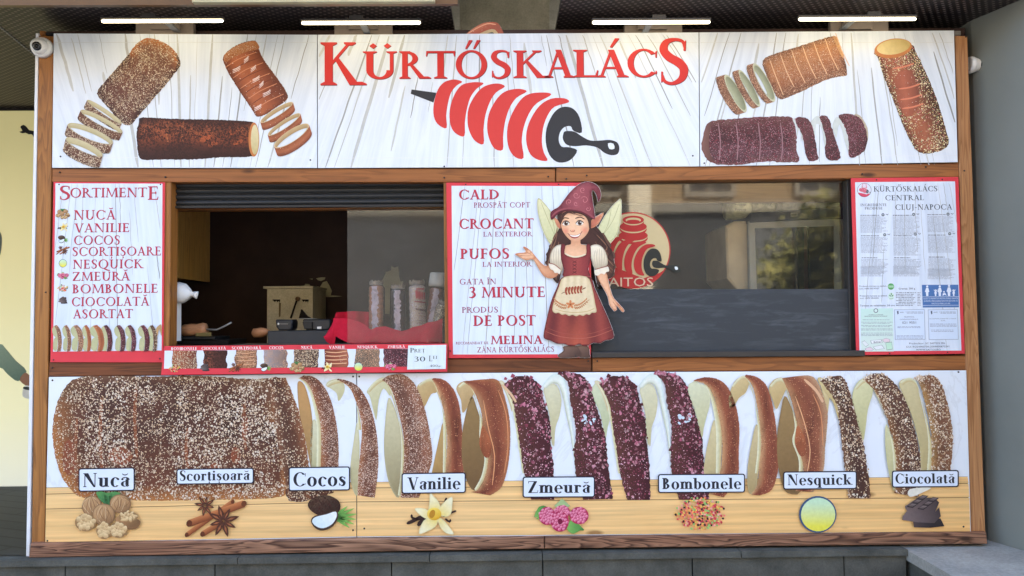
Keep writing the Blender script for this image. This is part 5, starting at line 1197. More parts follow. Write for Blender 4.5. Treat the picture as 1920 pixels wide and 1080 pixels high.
def ic_disc(b, q, y, full=True):
    shape(b, ell(0, 0, 95, 93, 0, 30), q, y, c(56, 84, 120), M['print'], 0)
    shape(b, ell(2, 1, 87, 85, 0, 30), q, y - .0003, lambda x, z, d: mixc(c(196, 226, 190), c(228, 222, 80), (z + 60) / 120), M['print'], 0)
def ic_choc(b, q, y, full=True):
    for k, (p, ca, cb) in enumerate((([(-50, 30), (90, 20), (110, 60), (40, 68), (-44, 66)], c(84, 70, 70), c(48, 42, 44)), ([(-100, 8), (-80, -16), (60, -10), (84, -36), (92, 10), (60, 44), (-30, 40), (-104, 28)], c(122, 106, 104), c(66, 56, 58)),
                                     ([(-90, -40), (-14, -92), (66, -78), (84, -60), (60, -6), (20, 8), (-80, -18)], c(116, 100, 98), c(66, 56, 58)))):
        shape(b, p, q, y - .0003 * k, tone(ca, cb, p[0][0], p[0][1], p[3][0], p[3][1]), M['print'], 0)
    for i in range(3):
        for j in range(2):
            x, z = -56 + i * 26 + j * 54, -46 - i * 20 + j * 10
            shape(b, [(x - 26, z + 8), (x + 2, z - 12), (x + 34, z - 8), (x + 6, z + 14)], q, y - .0013, c(52, 44, 46), M['print'], 0)
            shape(b, [(x - 18, z + 4), (x + 3, z - 9), (x + 26, z - 6), (x + 4, z + 8)], q, y - .0016, tone(c(132, 118, 116), c(74, 62, 62), x, z - 10, x, z + 10), M['print'], 0)
ICON = dict(walnut=ic_walnut, cinnamon=ic_cinnamon, coconut=ic_coconut, vanilla=ic_vanilla, raspberry=ic_raspberry, sprinkle=ic_sprinkle, disc=ic_disc, chocolate=ic_choc)
def icon(parent, kind, q, cx, cy, s, y, full=True):
    b = MB(); ICON[kind](b, rel(q, cx, cy, s), y, full); return b.build(kind + '_print', parent)
for par, kind, q, cx, cy in ((p1_, 'walnut', B1, 545, 775), (p1_, 'cinnamon', B1, 1090, 790), (p1_, 'coconut', B2, 430, 762), (p2_, 'vanilla', B2, 942, 770), (p2_, 'raspberry', B3, 362, 780), (p2_, 'sprinkle', B3, 1062, 768), (p2_, 'disc', B4, 414, 768), (p2_, 'chocolate', B4, 945, 768)):
    icon(par, kind, q, cx, cy, 1, Y(24))

# ------------------------------------------------------------------ red framed posters
M['red'] = m_plain('poster_red', c(212, 58, 70), .38, .3, 0, .04)
def m_poster(name, vx, vz): return m_whitewash(name, vx, vz, (216, 226, 238))
WR, WRS = c(186, 52, 70), c(96, 34, 66)
# --- list of flavours
P1 = conv(0, 300, 2.5714)
po1 = sign('flavour_poster', [P1(257, 105), P1(795, 107), P1(786, 976), P1(242, 975)], 'tall red edged flavour list poster at the left of the serving hatch', 'poster', M['red'], 'red framed posters on the front', face='backing')
b = MB(); b.slab([P1(268, 112), P1(783, 114), P1(779, 918), P1(256, 924)], Y(1), Y(.3), m_poster('whitewash_d', *wpos(205, -300))); b.build('sheet', po1)
b = MB(); qd4 = [P1(268, 112), P1(783, 114), P1(779, 918), P1(256, 924)]; fan_cracks(b, qd4, ID, Y(2), (205, -300), 17, 21, 1.4); b.build('plank_print', po1)
b = MB()
roman2(b, 'S', 288, 336, 191, 66, P1, Y(3), WR, WRS, (1, 1.5)); roman2(b, 'ORTIMENT', 339, 708, 180, 45, P1, Y(3), WR, WRS, (1, 1.5), track=.02); roman2(b, 'E', 712, 763, 191, 64, P1, Y(3), WR, WRS, (1, 1.5))
MENU = [('NUCĂ', 357, 558, 287, 45, 'walnut'), ('VANILIE', 357, 622, 348, 42, 'vanilla'), ('COCOS', 357, 576, 408, 43, 'coconut'), ('SCORȚIȘOARE', 350, 775, 462, 42, 'cinnamon'), ('NESQUICK', 352, 693, 523, 42, 'disc'), ('ZMEURĂ', 350, 627, 582, 42, 'raspberry'), ('BOMBONELE', 348, 759, 642, 42, 'sprinkle'), ('CIOCOLATĂ', 346, 720, 704, 42, 'chocolate'), ('ASORTAT', 352, 640, 763, 42, None)]
b.build('lettering', po1)
for w, x0, x1, bs, cp, k in MENU:
    b = MB(); roman2(b, w, x0, x1, bs, cp, P1, Y(3), WR, WRS, (1, 1.3), T=.14); b.build('lettering', po1)
for w, x0, x1, bs, cp, k in MENU:
    if k: icon(po1, k, P1, 303, bs - cp * .55 - 2, .21, Y(3), False)
# row of slices along its foot
def mini(b, q, y, x, kind, w=36, z0=795, z1=925):
    A = {'sugar': ([c(150, 110, 84), c(120, 84, 68), c(140, 100, 76)], M['sugar_s']), 'glaze': ([c(196, 130, 84), c(156, 86, 54), c(170, 100, 64)], M['glaze_s']), 'rasp': ([c(96, 54, 52), c(84, 40, 46), c(66, 30, 38)], M['rasp_s']), 'nut': ([c(110, 76, 56), c(82, 56, 46), c(100, 70, 54)], M['nut_s'])}
    col, m = A[kind]
    shape(b, [(x - w * .62, z0 + 20), (x - w * .2, z0 + 2), (x + w * .1, z0 + 30), (x + w * .05, z1 - 30), (x - w * .1, z1 - 4), (x - w * .5, z1 - 14), (x - w * .42, z1 - 60), (x - w * .2, z0 + 60), (x - w * .45, z0 + 50)], q, y, c(186, 186, 142), M['print'], 2)
    band(b, [(x - w * .35, z0 + 4), (x - w * .0, z0 + 40), (x + w * .12, z0 + 90), (x, z1)], [(x, z0), (x + w * .45, z0 + 30), (x + w * .6, z0 + 85), (x + w * .45, z1 - 5)], q, y - .0004, col, m, 4, 14, 1.5)
for i, (x, k, w) in enumerate(((275, 'sugar', 38), (322, 'sugar', 36), (372, 'sugar', 52), (418, 'glaze', 36), (468, 'glaze', 58), (515, 'rasp', 46), (578, 'rasp', 46), (630, 'rasp', 44), (694, 'rasp', 48), (736, 'nut', 38))):
    b = MB(); mini(b, P1, Y(3 + i * .8), x, k, w); b.build('slice_print', po1)
b = MB(); shape(b, [(752, 815), (766, 797), (778, 796), (778, 850), (768, 815), (758, 850)], P1, Y(11), c(186, 150, 104)); b.build('slice_print', po1)
for x, yy in ((285, 118), (774, 118), (258, 964), (771, 958)): screw(*P1(x, yy), Y(1), po1, .004)
# --- poster of claims
P2 = conv(820, 330, 3)
po2 = sign('claims_poster', [P2(50, 37), P2(866, 37), P2(864, 1023), P2(64, 1025)], 'wide red edged poster with crimson claims in stacked lines between hatch and window', 'poster', M['red'], 'red framed posters on the front', face='backing')
qd5 = [P2(80, 55), P2(852, 57), P2(850, 1002), P2(88, 1004)]
b = MB(); b.slab(qd5, Y(1), Y(.3), m_poster('whitewash_e', *wpos(980, -500))); b.build('sheet', po2)
b = MB(); fan_cracks(b, qd5, ID, Y(2), (980, -500), 14, 33, 1.8); b.build('plank_print', po2)
b = MB()
for w, x0, x1, bs, cp, big in (('CALD', 122, 345, 131, 54, 1), ('PROSPĂT COPT', 205, 522, 178, 29, 0), ('CROCANT', 124, 541, 296, 55, 1), ('LA EXTERIOR', 258, 538, 340, 26, 0), ('PUFOS', 128, 402, 465, 56, 1), ('LA INTERIOR', 254, 535, 510, 27, 0), ('GATA ÎN', 126, 330, 610, 31, 0), ('3 MINUTE', 178, 604, 683, 58, 1), ('PRODUS', 138, 340, 769, 32, 0), ('DE POST', 202, 552, 842, 57, 1), ('RECOMANDAT DE', 104, 287, 947, 14, 0), ('MELINA', 300, 594, 945, 46, 1), ('ZÂNA KÜRTŐSKALÁCS', 225, 656, 992, 29, 0)):
    b = MB(); roman2(b, w, x0, x1, bs, cp, P2, Y(3), WR if big else c(150, 52, 78), WRS if big else c(120, 60, 96), (1.6, 1.8) if big else (.6, .8), T=.17 if big else .13, N=.06 if big else .05); b.build('lettering', po2)
for x, yy in ((160, 47), (682, 47), (72, 984)): screw(*P2(x, yy), Y(.2), po2, .004)
# --- poster of ingredients and notices
P3 = conv(1580, 320, 3); P3a = conv(1595, 330, 6.355); P3b = conv(1595, 500, 6.355)
po3 = sign('ingredients_poster', [P3(47, 42), P3(652, 35), P3(688, 1030), P3(78, 1038)], 'red edged ingredients poster with dense small print and notices at far right', 'poster', M['red'], 'red framed posters on the front', face='backing')
qd6 = [P3(70, 65), P3(632, 60), P3(668, 1012), P3(95, 1016)]
b = MB(); b.slab(qd6, Y(1), Y(.3), m_poster('whitewash_f', *wpos(1690, -160))); b.build('sheet', po3)
b = MB(); fan_cracks(b, [P3(70, 65), P3(632, 60), P3(668, 1012), P3(95, 1016)], ID, Y(2), (1690, -160), 13, 41, .9); b.build('plank_print', po3)
INK = c(60, 68, 78); FINE = c(158, 165, 177)
b = MB()
for t, xa, xb, bs, cp in (('KÜRTŐSKALÁCS', 275, 1032, 186, 62), ('CENTRAL', 415, 872, 290, 60), ('CLUJ-NAPOCA', 535, 1212, 404, 64), ('INGREDIENTE', 118, 428, 360, 30), ('PRODUSE', 168, 380, 400, 29)):
    b = MB(); roman(b, t, xa, xb, bs, cp, P3a, Y(3), INK, T=.14); b.build('lettering', po3)
def words(b, q, x0, x1, yy, h, y, r, col=FINE):
    x = x0
    while x < x1 - 6:
        w = min(r.uniform(10, 46), x1 - x)
        shape(b, [(x, yy), (x + w, yy), (x + w, yy + h), (x, yy + h)], q, y, mixc(col, c(216, 226, 238), r.uniform(0, .3)), M['flat'], 0); x += w + r.uniform(4, 8)
r = random.Random(12); b = MB()
for i, xa in enumerate((106, 494, 905)):
    for j, (ya, n) in enumerate(((484, 14), (728, 14), (990, 13))):
        sl = 12 * (j + 1)
        words(b, P3a, xa + sl * .7, xa + (215 if j == 2 else 235), ya - 20 + (-8 if i == 2 else 0), 8, Y(3), r, c(84, 90, 100))
        for k in range(n + (2 if (i, j) in ((1, 1), (2, 2), (1, 0)) else 0)):
            yy = ya + k * 14 - (6 if i == 2 else 0); words(b, P3a, xa + sl * .5 + k * .5, xa + sl * .5 + r.uniform(250, 330), yy, 6, Y(3), r)
for i, xa in enumerate((106, 494, 905)):
    for k in range(9): words(b, P3b, xa + 12, xa + r.uniform(250, 330), -5 + k * 14 + (34 if i == 2 else 0) - (0 if i else 0), 6, Y(3), r)
b.build('small_print', po3)
b = MB()
for i, xa in enumerate((385, 750, 1160)):
    for j, ya in enumerate((462, 700)):
        x, z = xa + j * 20, ya - i * 4 - (4 if i and j else 0)
        shape(b, ell(x, z, 19, 19, 0, 16), P3a, Y(3), c(110, 118, 124), M['flat'], 0); shape(b, ell(x, z, 11, 4, 0, 12), P3a, Y(4), c(206, 214, 222), M['flat'], 0)
        for dx, dz, a in ((50, 0, 60), (40, -6, 0), (60, -6, 120)): shape(b, ell(x + dx, z + dz, 9, 4, a, 8), P3a, Y(3), c(120, 128, 136), M['flat'], 0)
        b.build('allergen_mark', po3); b = MB()
# round emblem
def emblem(q, cx, cy, s, y, parent, ringc, fill, red, blk, word=True, name='round_emblem'):
    b = MB(); R_ = rel(q, cx, cy, s)
    shape(b, ell(0, 0, 100, 100, 0, 36), R_, y, ringc, M['flat'], 0); shape(b, ell(0, 0, 95, 95, 0, 36), R_, y - .0003, fill, M['flat'], 0)
    shape(b, [(x, z) for x, z in ell(0, 0, 95, 95, 0, 20, 32, 148)] + [(-86, 36), (-40, 44), (0, 52), (30, 62), (60, 50)], R_, y - .0006, red, M['flat'], 0)
    spit(b, lambda x, z: R_((x - 1180) * .16 - 6, (z - 680) * .16 + 10), y - .0009, red, blk, False)
    for k, (yy, rx) in enumerate(((-74, 32), (-56, 38), (-38, 40))):
        shape(b, ell(0, yy, rx, 17, 0, 20) , R_, y - .0009 - .0004 * k, red, M['flat'], 0); shape(b, ell(0, yy - 4, rx - 7, 9 if k == 0 else 10, 0, 20), R_, y - .0011 - .0004 * k, fill, M['flat'], 0)
        if k: pass
    if word: sans(b, 'SAITOS', -58, 52, 88, 22, R_, y - .0022, fill)
    return b.build(name, parent)
emblem(P3a, 163, 167, .84, Y(3), po3, c(90, 50, 70), c(216, 222, 232), c(214, 76, 100), INK, False)
b = MB()
for t, x0, x1, bs, cp in (('Produsele marcate cu simbol,', 104, 428, 240, 17), ('sunt 100% DE POST', 104, 342, 270, 17), ('Produsele marcate cu simbol,', 110, 434, 356, 17), ('sunt 100% VEGAN', 110, 330, 384, 17), ('Gramaj: 300 g', 572, 768, 272, 22), ('Termen de valabilitate: 24 ore', 110, 524, 474, 21),
                          ('Producător: SC SAITOS SRL', 698, 1130, 925, 21), ('CUI: RO24900738 J2009000873241', 662, 1175, 965, 21), ('WWW.SAITOS.RO', 780, 1072, 1000, 21)):
    b = MB(); sans(b, t, x0, x1, bs, cp, P3b, Y(3), c(58, 62, 80)); b.build('lettering', po3)
b = MB(); shape(b, ell(480, 237, 38, 38, 0, 24), P3b, Y(3), c(96, 170, 104), M['flat'], 0); shape(b, [(448, 226), (512, 226), (512, 248), (448, 248)], P3b, Y(4), c(180, 220, 184), M['flat'], 0); sans(b, 'DE POST', 452, 508, 244, 13, P3b, Y(5), c(60, 130, 70)); b.build('fasting_mark', po3)
b = MB(); shape(b, ell(482, 352, 36, 44, 0, 24), P3b, Y(3), c(206, 228, 214), M['flat'], 0)
for dx, dz, a in ((0, -24, 90), (-14, -4, 40), (14, -4, 140)): shape(b, ell(484 + dx, 350 + dz, 14, 6, a, 9), P3b, Y(4), c(84, 140, 96), M['flat'], 0)
sans(b, 'VEGAN', 462, 508, 384, 9, P3b, Y(4), c(84, 140, 96)); b.build('vegan_mark', po3)
b = MB()
for k in range(9): words(b, P3b, 540 + (30 if k in (4, 6) else 0), 780 - 20 * (k % 3), 306 + k * 19, 8, Y(3), r, c(100, 106, 120)); words(b, P3b, 795, 835, 306 + k * 19, 8, Y(3), r, c(120, 126, 140))
b.build('nutrition_table', po3)
b = MB(); shape(b, [(848, 217), (1283, 215), (1290, 484), (860, 487)], P3b, Y(3), c(76, 116, 172), M['flat'], 0)
WH = c(222, 230, 240)
for cx, s, kid in ((912, 1, 0), (1012, .62, 1), (1062, 1, 0), (1172, 1.06, 0), (1228, .62, 1)):
    z = 350; H = 125 * s
    shape(b, ell(cx, z - H + 10 * s, 13 * s, 13 * s, 0, 12), P3b, Y(4), WH, M['flat'], 0)
    shape(b, [(cx - 12 * s, z - H + 26 * s), (cx + 12 * s, z - H + 26 * s), (cx + 26 * s, z - H * .42), (cx + 14 * s, z - H * .36), (cx + 14 * s, z), (cx - 12 * s, z), (cx - 16 * s, z - H * .36), (cx - 28 * s, z - H * .42)], P3b, Y(4), WH, M['flat'], 0)
    if kid:
        for sg in (-1, 1): shape(b, [(cx, z - H * .6), (cx + sg * 24, z - H * .95), (cx + sg * 18, z - H), (cx, z - H * .75)], P3b, Y(4.2), WH, M['flat'], 0)
shape(b, ell(1112, 300, 10, 10, 0, 10), P3b, Y(4), WH, M['flat'], 0); shape(b, [(1098, 318), (1126, 312), (1146, 348), (1120, 334), (1094, 348)], P3b, Y(4), WH, M['flat'], 0)
shape(b, [(856, 358), (1286, 355), (1286, 359), (856, 362)], P3b, Y(4), WH, M['flat'], 0); shape(b, [(858, 460), (1288, 457), (1288, 461), (858, 464)], P3b, Y(4), WH, M['flat'], 0)
for t, x0, x1, bs in (('ACCES CU PRIORITATE PENTRU FEMEILE GRAVIDE', 866, 1280, 389), ('ȘI PENTRU PERSOANELE ÎNSOȚITE DE COPII CU', 872, 1276, 419), ('VÂRSTE DE PÂNĂ LA 5 ANI', 962, 1184, 448)): sans(b, t, x0, x1, bs, 17, P3b, Y(4), WH)
b.build('priority_notice', po3)
b = MB(); shape(b, [(118, 500), (505, 496), (515, 1010), (128, 1012)], P3b, Y(3), lambda x, z, d: mixc(c(196, 226, 216), c(208, 224, 216), (z - 500) / 400), M['flat'], 0)
shape(b, ell(300, 524, 27, 27, 0, 20), P3b, Y(4), c(110, 120, 126), M['flat'], 0); shape(b, ell(300, 524, 19, 19, 0, 20), P3b, Y(5), c(206, 226, 220), M['flat'], 0)
sans(b, 'GUVERNUL ROMÂNIEI', 215, 385, 580, 12, P3b, Y(4), c(84, 90, 104)); sans(b, 'MINISTERUL FINANȚELOR PUBLICE', 165, 435, 598, 12, P3b, Y(4), c(84, 90, 104))
for k, yy in enumerate((630, 658, 672, 698, 712, 738, 752, 788, 804, 818)): words(b, P3b, 124 + 20 * (k in (0, 2, 4)), 500 - 36 * (k in (0, 2, 4)), yy, 6, Y(4), r, c(140, 156, 160))
for p, cc in (([(130, 900), (165, 880), (215, 930), (180, 955)], c(222, 228, 226)), ([(235, 880), (365, 866), (380, 905), (248, 920)], c(226, 230, 232)), ([(415, 905), (490, 895), (500, 985), (430, 995)], c(190, 226, 200)), ([(375, 870), (420, 852), (470, 868), (465, 895), (400, 902)], c(226, 206, 214)), ([(170, 975), (230, 955), (275, 985), (250, 1003), (185, 1000)], c(226, 206, 214)), ([(265, 955), (370, 932), (405, 975), (300, 992)], c(222, 228, 230))):
    shape(b, p, P3b, Y(4), c(96, 104, 112), M['flat'], 0); cx = sum(t[0] for t in p) / len(p); cz = sum(t[1] for t in p) / len(p)
    shape(b, [(cx + (x - cx) * .93, cz + (z - cz) * .9) for x, z in p], P3b, Y(5), cc, M['flat'], 0)
sans(b, 'BANI', 275, 355, 910, 22, P3b, Y(6), c(60, 66, 76)); b.build('finance_notice', po3)
for xa, xb, ttl in ((518, 890, 1), (920, 1285, 0)):
    b = MB(); shape(b, [(xa, 512), (xb - 10, 508), (xb, 868), (xa + 12, 872)], P3b, Y(3), c(140, 152, 172), M['flat'], 0); shape(b, [(xa + 5, 517), (xb - 15, 513), (xb - 5, 863), (xa + 17, 867)], P3b, Y(4), c(208, 222, 240), M['flat'], 0)
    shape(b, [(xa + 32, 530), (xa + 52, 526), (xa + 54, 560), (xa + 40, 570)], P3b, Y(5), c(90, 98, 116), M['flat'], 1); sans(b, 'ANPC', xa + 68, xa + 120, 552, 16, P3b, Y(5), c(90, 98, 116))
    words(b, P3b, xa + 135, xb - 30, 536, 7, Y(5), r, c(130, 140, 158)); words(b, P3b, xa + 150, xb - 30, 550, 7, Y(5), r, c(130, 140, 158))
    if ttl:
        sans(b, 'TELEFONUL', xa + 118, xa + 242, 606, 15, P3b, Y(5), c(84, 92, 112)); sans(b, 'CONSUMATORULUI', xa + 68, xa + 284, 636, 15, P3b, Y(5), c(84, 92, 112)); sans(b, '021 9551', xa + 96, xa + 262, 680, 28, P3b, Y(5), c(58, 64, 84))
    else:
        sans(b, 'SOLUȚIONAREA ALTERNATIVĂ A LITIGIILOR', xa + 18, xb - 30, 626, 11, P3b, Y(5), c(90, 98, 116)); sans(b, 'SAL', xa + 155, xa + 212, 648, 10, P3b, Y(5), c(90, 98, 116))
        for yy in (680, 694, 708): words(b, P3b, xa + 24, xb - 20, yy, 6, Y(5), r, c(136, 146, 166))
    for yy in (712, 724) if ttl else (752, 768): words(b, P3b, xa + 40, xb - 60, yy, 6, Y(5), r, c(136, 146, 166))
    if ttl:
        for yy in (820, 834, 850): words(b, P3b, xa + 30, xb - 24, yy, 6, Y(5), r, c(136, 146, 166))
    b.build('consumer_notice', po3)
for x, yy in ((190, 52), (560, 49), (264, 1028), (590, 1021)): screw(*P3(x, yy), Y(.2), po3, .004)

# ------------------------------------------------------------------ printed flavour strip and price card on the sill
PS = conv(300, 630, 3.4909); YT = -.045
st = sign('flavour_strip', [PS(26, 66), PS(1882, 50), PS(1880, 234), PS(6, 256)], 'long low red strip of eight small cake pictures under the hatch', 'sign', M['red'], None, YT, .004, 'backing')
YK = lambda k: YT - .0004 * k
b = MB()
def pl(x0, x1, za, zb): # follow the strip's slight slope
    s = lambda x: -(x - 26) * .0087
    return [(x0, za + s(x0)), (x1, za + s(x1)), (x1 - 2, zb + s(x1)), (x0 - 4, zb + s(x0))]
shape(b, pl(30, 1622, 96, 214), PS, YK(1), c(216, 224, 234), M['flat'], 0); b.build('sheet', st)
KN = [('BOMBONELE', 72, 243, 'sprinkle', [c(180, 96, 60), c(150, 70, 44), c(110, 50, 36)], 'nut_s', 80, 240), ('CIOCOLATĂ', 272, 432, 'chocolate', [c(150, 84, 60), c(92, 50, 44), c(70, 40, 38)], 'chocr', 285, 438), ('SCORȚIȘOARĂ', 470, 663, 'cinnamon', [c(120, 84, 64), c(164, 112, 78), c(120, 84, 64)], 'sugar_s', 492, 634), ('COCOS', 715, 807, 'coconut', [c(170, 160, 160), c(140, 128, 126), c(120, 100, 94)], 'sugar_s', 680, 832), ('NUCĂ', 924, 998, 'walnut', [c(104, 80, 68), c(84, 60, 52), c(72, 50, 46)], 'nut_s', 880, 1036), ('VANILIE', 1106, 1212, 'vanilla', [c(120, 62, 48), c(150, 80, 60), c(170, 104, 78)], 'glaze_s', 1074, 1230), ('NESQUICK', 1291, 1426, 'disc', [c(122, 112, 98), c(112, 94, 80), c(132, 110, 92)], 'sugar_s', 1278, 1436), ('ZMEURĂ', 1490, 1604, 'raspberry', [c(88, 56, 62), c(80, 46, 54), c(70, 40, 48)], 'rasp_s', 1466, 1622)]
lb = MB()
for i, (w, x0, x1, ik, cols, m, xa, xb) in enumerate(KN):
    s = -(xa - 26) * .0087
    b = MB(); rr_ = random.Random(i)
    L = [(xa + rr_.uniform(-6, 6), 96 + s + k * 23.5) for k in range(6)]; R_ = [(xb + rr_.uniform(-6, 6) if i < 7 else xb, 96 + s + k * 23.5) for k in range(6)]
    band(b, L, R_, PS, YK(2), cols, M[m], 8, 16, 2, i)
    if ik in ('cinnamon', 'vanilla'):
        for k in range(4): line(b, [(xa + 8, 112 + s + k * 26), ((xa + xb) / 2, 118 + s + k * 24), (xb - 6, 108 + s + k * 26)], 6 if ik == 'vanilla' else 4, PS, YK(2.5), c(222, 170, 130))
    b.build('cake_print', st)
    icon(st, ik, PS, (96, 292, 497, 690, 897, 1092, 1298, 1508)[i], 212 + s, .3, YK(3), False)
    sk = 92 - (x0 - 26) * .0087; roman(lb, w, x0, x1, sk, 18, PS, YK(3), c(238, 232, 230), T=.2, N=.06, track=.06, skew_px=92 - (x1 - 26) * .0087)
lb.build('lettering', st)
pc = sign('price_card', [PS(1624, 62), PS(1873, 58), PS(1870, 216), PS(1617, 220)], 'small white price card at the right end of the red strip', 'price card', m_whitewash('whitewash_g', *wpos(800, -100), (216, 228, 232)), None, YT - .006, .002, 'card')
b = MB(); GK = c(52, 62, 58)
for w, x0, x1, bs, cp in (('P', 1636, 1662, 108, 30), ('REȚ', 1664, 1736, 107, 22), ('30', 1664, 1736, 166, 30), ('L', 1760, 1782, 165, 36), ('EI', 1786, 1814, 150, 20), ('400', 1766, 1818, 202, 14)): roman(b, w, x0, x1, bs, cp, PS, YT - .0068, GK, T=.13)
sans(b, 'gr.', 1822, 1848, 200, 8, PS, YT - .0068, GK); b.build('lettering', pc)

# ------------------------------------------------------------------ the cut-out fairy board
FA = conv(960, 330, 3.087); YF = -.016
fa = root('cutout_figure', W(*FA(350, 1052), YF), 'flat cut-out board of a smiling fairy girl in red hat, dress and apron', 'cutout sign')
YG_ = lambda k: YF - .0004 * k
HAT = [(225, 250), (222, 215), (240, 195), (270, 178), (300, 140), (330, 100), (365, 65), (400, 42), (440, 33), (480, 45), (505, 70), (515, 105), (510, 135), (498, 150), (494, 130), (486, 105), (470, 84), (462, 100), (468, 150), (478, 215), (480, 250), (455, 242), (410, 216), (360, 202), (310, 197), (275, 208), (250, 238), (235, 252)]
WL = [(147, 140), (160, 130), (190, 160), (225, 205), (245, 240), (262, 280), (268, 320), (245, 360), (228, 398), (200, 360), (170, 290), (150, 210)]
WRt = [(632, 138), (615, 142), (580, 175), (535, 235), (500, 300), (496, 330), (540, 375), (552, 402), (590, 365), (615, 320), (632, 230)]
HAIR = [(270, 200), (262, 250), (272, 300), (252, 340), (228, 390), (208, 430), (198, 480), (206, 525), (226, 560), (240, 600), (268, 620), (285, 560), (305, 480), (330, 400), (410, 395), (445, 405), (470, 460), (480, 560), (498, 640), (528, 600), (572, 590), (592, 555), (592, 500), (580, 440), (548, 388), (520, 330), (482, 280), (455, 215), (400, 190), (320, 185)]
ARML = [(232, 515), (268, 552), (258, 580), (222, 593), (180, 575), (142, 515), (120, 482), (80, 487), (32, 463), (18, 451), (40, 445), (80, 440), (64, 412), (76, 410), (106, 430), (128, 455), (150, 482), (190, 520)]
ARMR = [(494, 568), (545, 562), (560, 620), (580, 690), (602, 722), (642, 766), (649, 782), (637, 786), (616, 760), (602, 750), (607, 772), (592, 782), (584, 772), (564, 745), (555, 700), (530, 650), (506, 610)]
SKIRT = [(302, 578), (445, 578), (480, 650), (520, 740), (560, 830), (590, 920), (575, 945), (540, 952), (510, 968), (470, 966), (430, 985), (390, 976), (340, 984), (300, 972), (260, 970), (220, 952), (196, 945), (182, 925), (200, 830), (225, 730), (258, 650)]
BOOT = [(300, 985), (385, 985), (402, 1035), (375, 1050), (280, 1052), (267, 1036), (298, 1012)]
BOOT2 = [(378, 985), (440, 985), (449, 1030), (450, 1050), (392, 1051), (400, 1030)]
FACE = [(290, 215), (350, 195), (420, 215), (446, 245), (449, 290), (440, 325), (416, 356), (388, 374), (365, 380), (340, 372), (312, 346), (291, 312), (282, 270)]
CHEST = [(345, 365), (392, 365), (398, 395), (432, 405), (427, 460), (362, 470), (304, 452), (308, 405), (340, 395)]
SLL = [(292, 400), (258, 402), (230, 432), (218, 480), (226, 515), (256, 535), (284, 552), (296, 520), (292, 450)]
SLR = [(452, 408), (490, 395), (526, 415), (549, 460), (553, 512), (520, 532), (480, 537), (463, 490), (450, 450)]
EARL = [(243, 241), (264, 253), (280, 285), (278, 305), (258, 287)]
EARR = [(531, 211), (500, 228), (462, 253), (448, 290), (462, 302), (495, 282), (516, 250)]
b = MB()
def grow(p, d):
    p = smooth(p, 2); n = len(p); ar = sum(p[i - 1][0] * p[i][1] - p[i][0] * p[i - 1][1] for i in range(n)); s = 1 if ar > 0 else -1; o = []
    for i in range(n):
        a, c_ = p[i - 1], p[(i + 1) % n]; dx, dy = c_[0] - a[0], c_[1] - a[1]; l = math.hypot(dx, dy) or 1
        o.append((p[i][0] + s * dy / l * d, p[i][1] - s * dx / l * d))
    return o
M['forex'] = m_plain('white_foam_board', c(226, 226, 222), .5, .25, 0, .03)
for i, p in enumerate((HAT, WL, WRt, HAIR, ARML, ARMR, SKIRT, BOOT, BOOT2, SLL, SLR, EARL, EARR)):
    b.slab([FA(*t) for t in grow(p, 1.5)], YF + .00006 * i, YF + .006, M['forex'], at=YF)
b.build('backing', fa)
MAR, MAR2, MAR3 = c(142, 52, 58), c(116, 40, 50), c(170, 78, 74)
SK, SK2 = c(232, 182, 144), c(190, 126, 90)
M['fab'] = m_print('fabric_print', .16, 90)
def fpart(name, items):
    b = MB()
    for it in items: it(b)
    b.build(name, fa)
S_ = lambda pts, k, col, mat='print', sm=3, **kw: (lambda b: shape(b, pts, FA, YG_(k), col, M[mat], sm, **kw))
Ln = lambda pts, w, k, col: (lambda b: line(b, pts, w, FA, YG_(k), col, M['print']))
for p, tip in ((WL, (150, 135)), (WRt, (632, 140))):
    items = [S_(p, 1, cross(c(206, 206, 158), c(226, 222, 178), p[6][0], p[6][1], tip[0], tip[1], c(176, 172, 120), 6))]
    bx, bz = (250, 370) if p is WL else (520, 370)
    for k in range(5):
        t = p[1 + k * 2] if p is WL else p[k * 2]; items.append(Ln([(bx, bz - 20), ((bx + t[0]) / 2 + 6, (bz + t[1]) / 2 + 8), (bx + (t[0] - bx) * .9, bz + (t[1] - bz) * .9)], 3, 1.6, c(176, 172, 128)))
    fpart('wing', items)
r = random.Random(6)
HAIR2 = [(520, 330), (556, 372), (576, 404), (560, 424), (590, 440), (598, 470), (582, 488), (602, 520), (590, 548), (596, 572), (576, 588), (560, 574), (545, 606), (528, 596), (520, 500)]
HAIR3 = [(262, 330), (236, 360), (240, 384), (214, 402), (216, 428), (196, 452), (206, 478), (190, 500), (208, 528), (216, 560), (240, 596), (262, 590), (250, 480)]
items = [S_(HAIR2, 2.6, c(96, 66, 56)), S_(HAIR3, 2.6, c(90, 60, 52)), S_(HAIR, 3, cross([c(74, 46, 42), c(66, 40, 38), c(100, 68, 54)], None, 300, 200, 330, 640, c(52, 32, 32), 8))]
for x0, z0, x1, z1 in ((262, 330, 215, 470), (270, 380, 232, 540), (255, 360, 208, 500), (280, 420, 255, 600), (470, 330, 560, 500), (480, 380, 575, 560), (470, 420, 530, 600), (490, 340, 588, 520), (465, 300, 540, 440), (500, 400, 584, 545), (540, 400, 590, 500), (262, 300, 222, 420), (480, 470, 520, 610), (240, 400, 206, 520)):
    items.append(Ln([(x0, z0), ((x0 + x1) / 2 + 12, (z0 + z1) / 2 - 20), ((x0 + x1) / 2 - 8, (z0 + z1) / 2 + 20), (x1, z1)], r.uniform(3, 7), 3.6, r.choice([c(118, 82, 66), c(132, 94, 74), c(54, 34, 32)])))
fpart('hair', items)
fpart('ear', [S_(EARL, 4, cross(c(226, 160, 122), c(186, 106, 84), 243, 241, 275, 300, c(196, 130, 96), 5))])
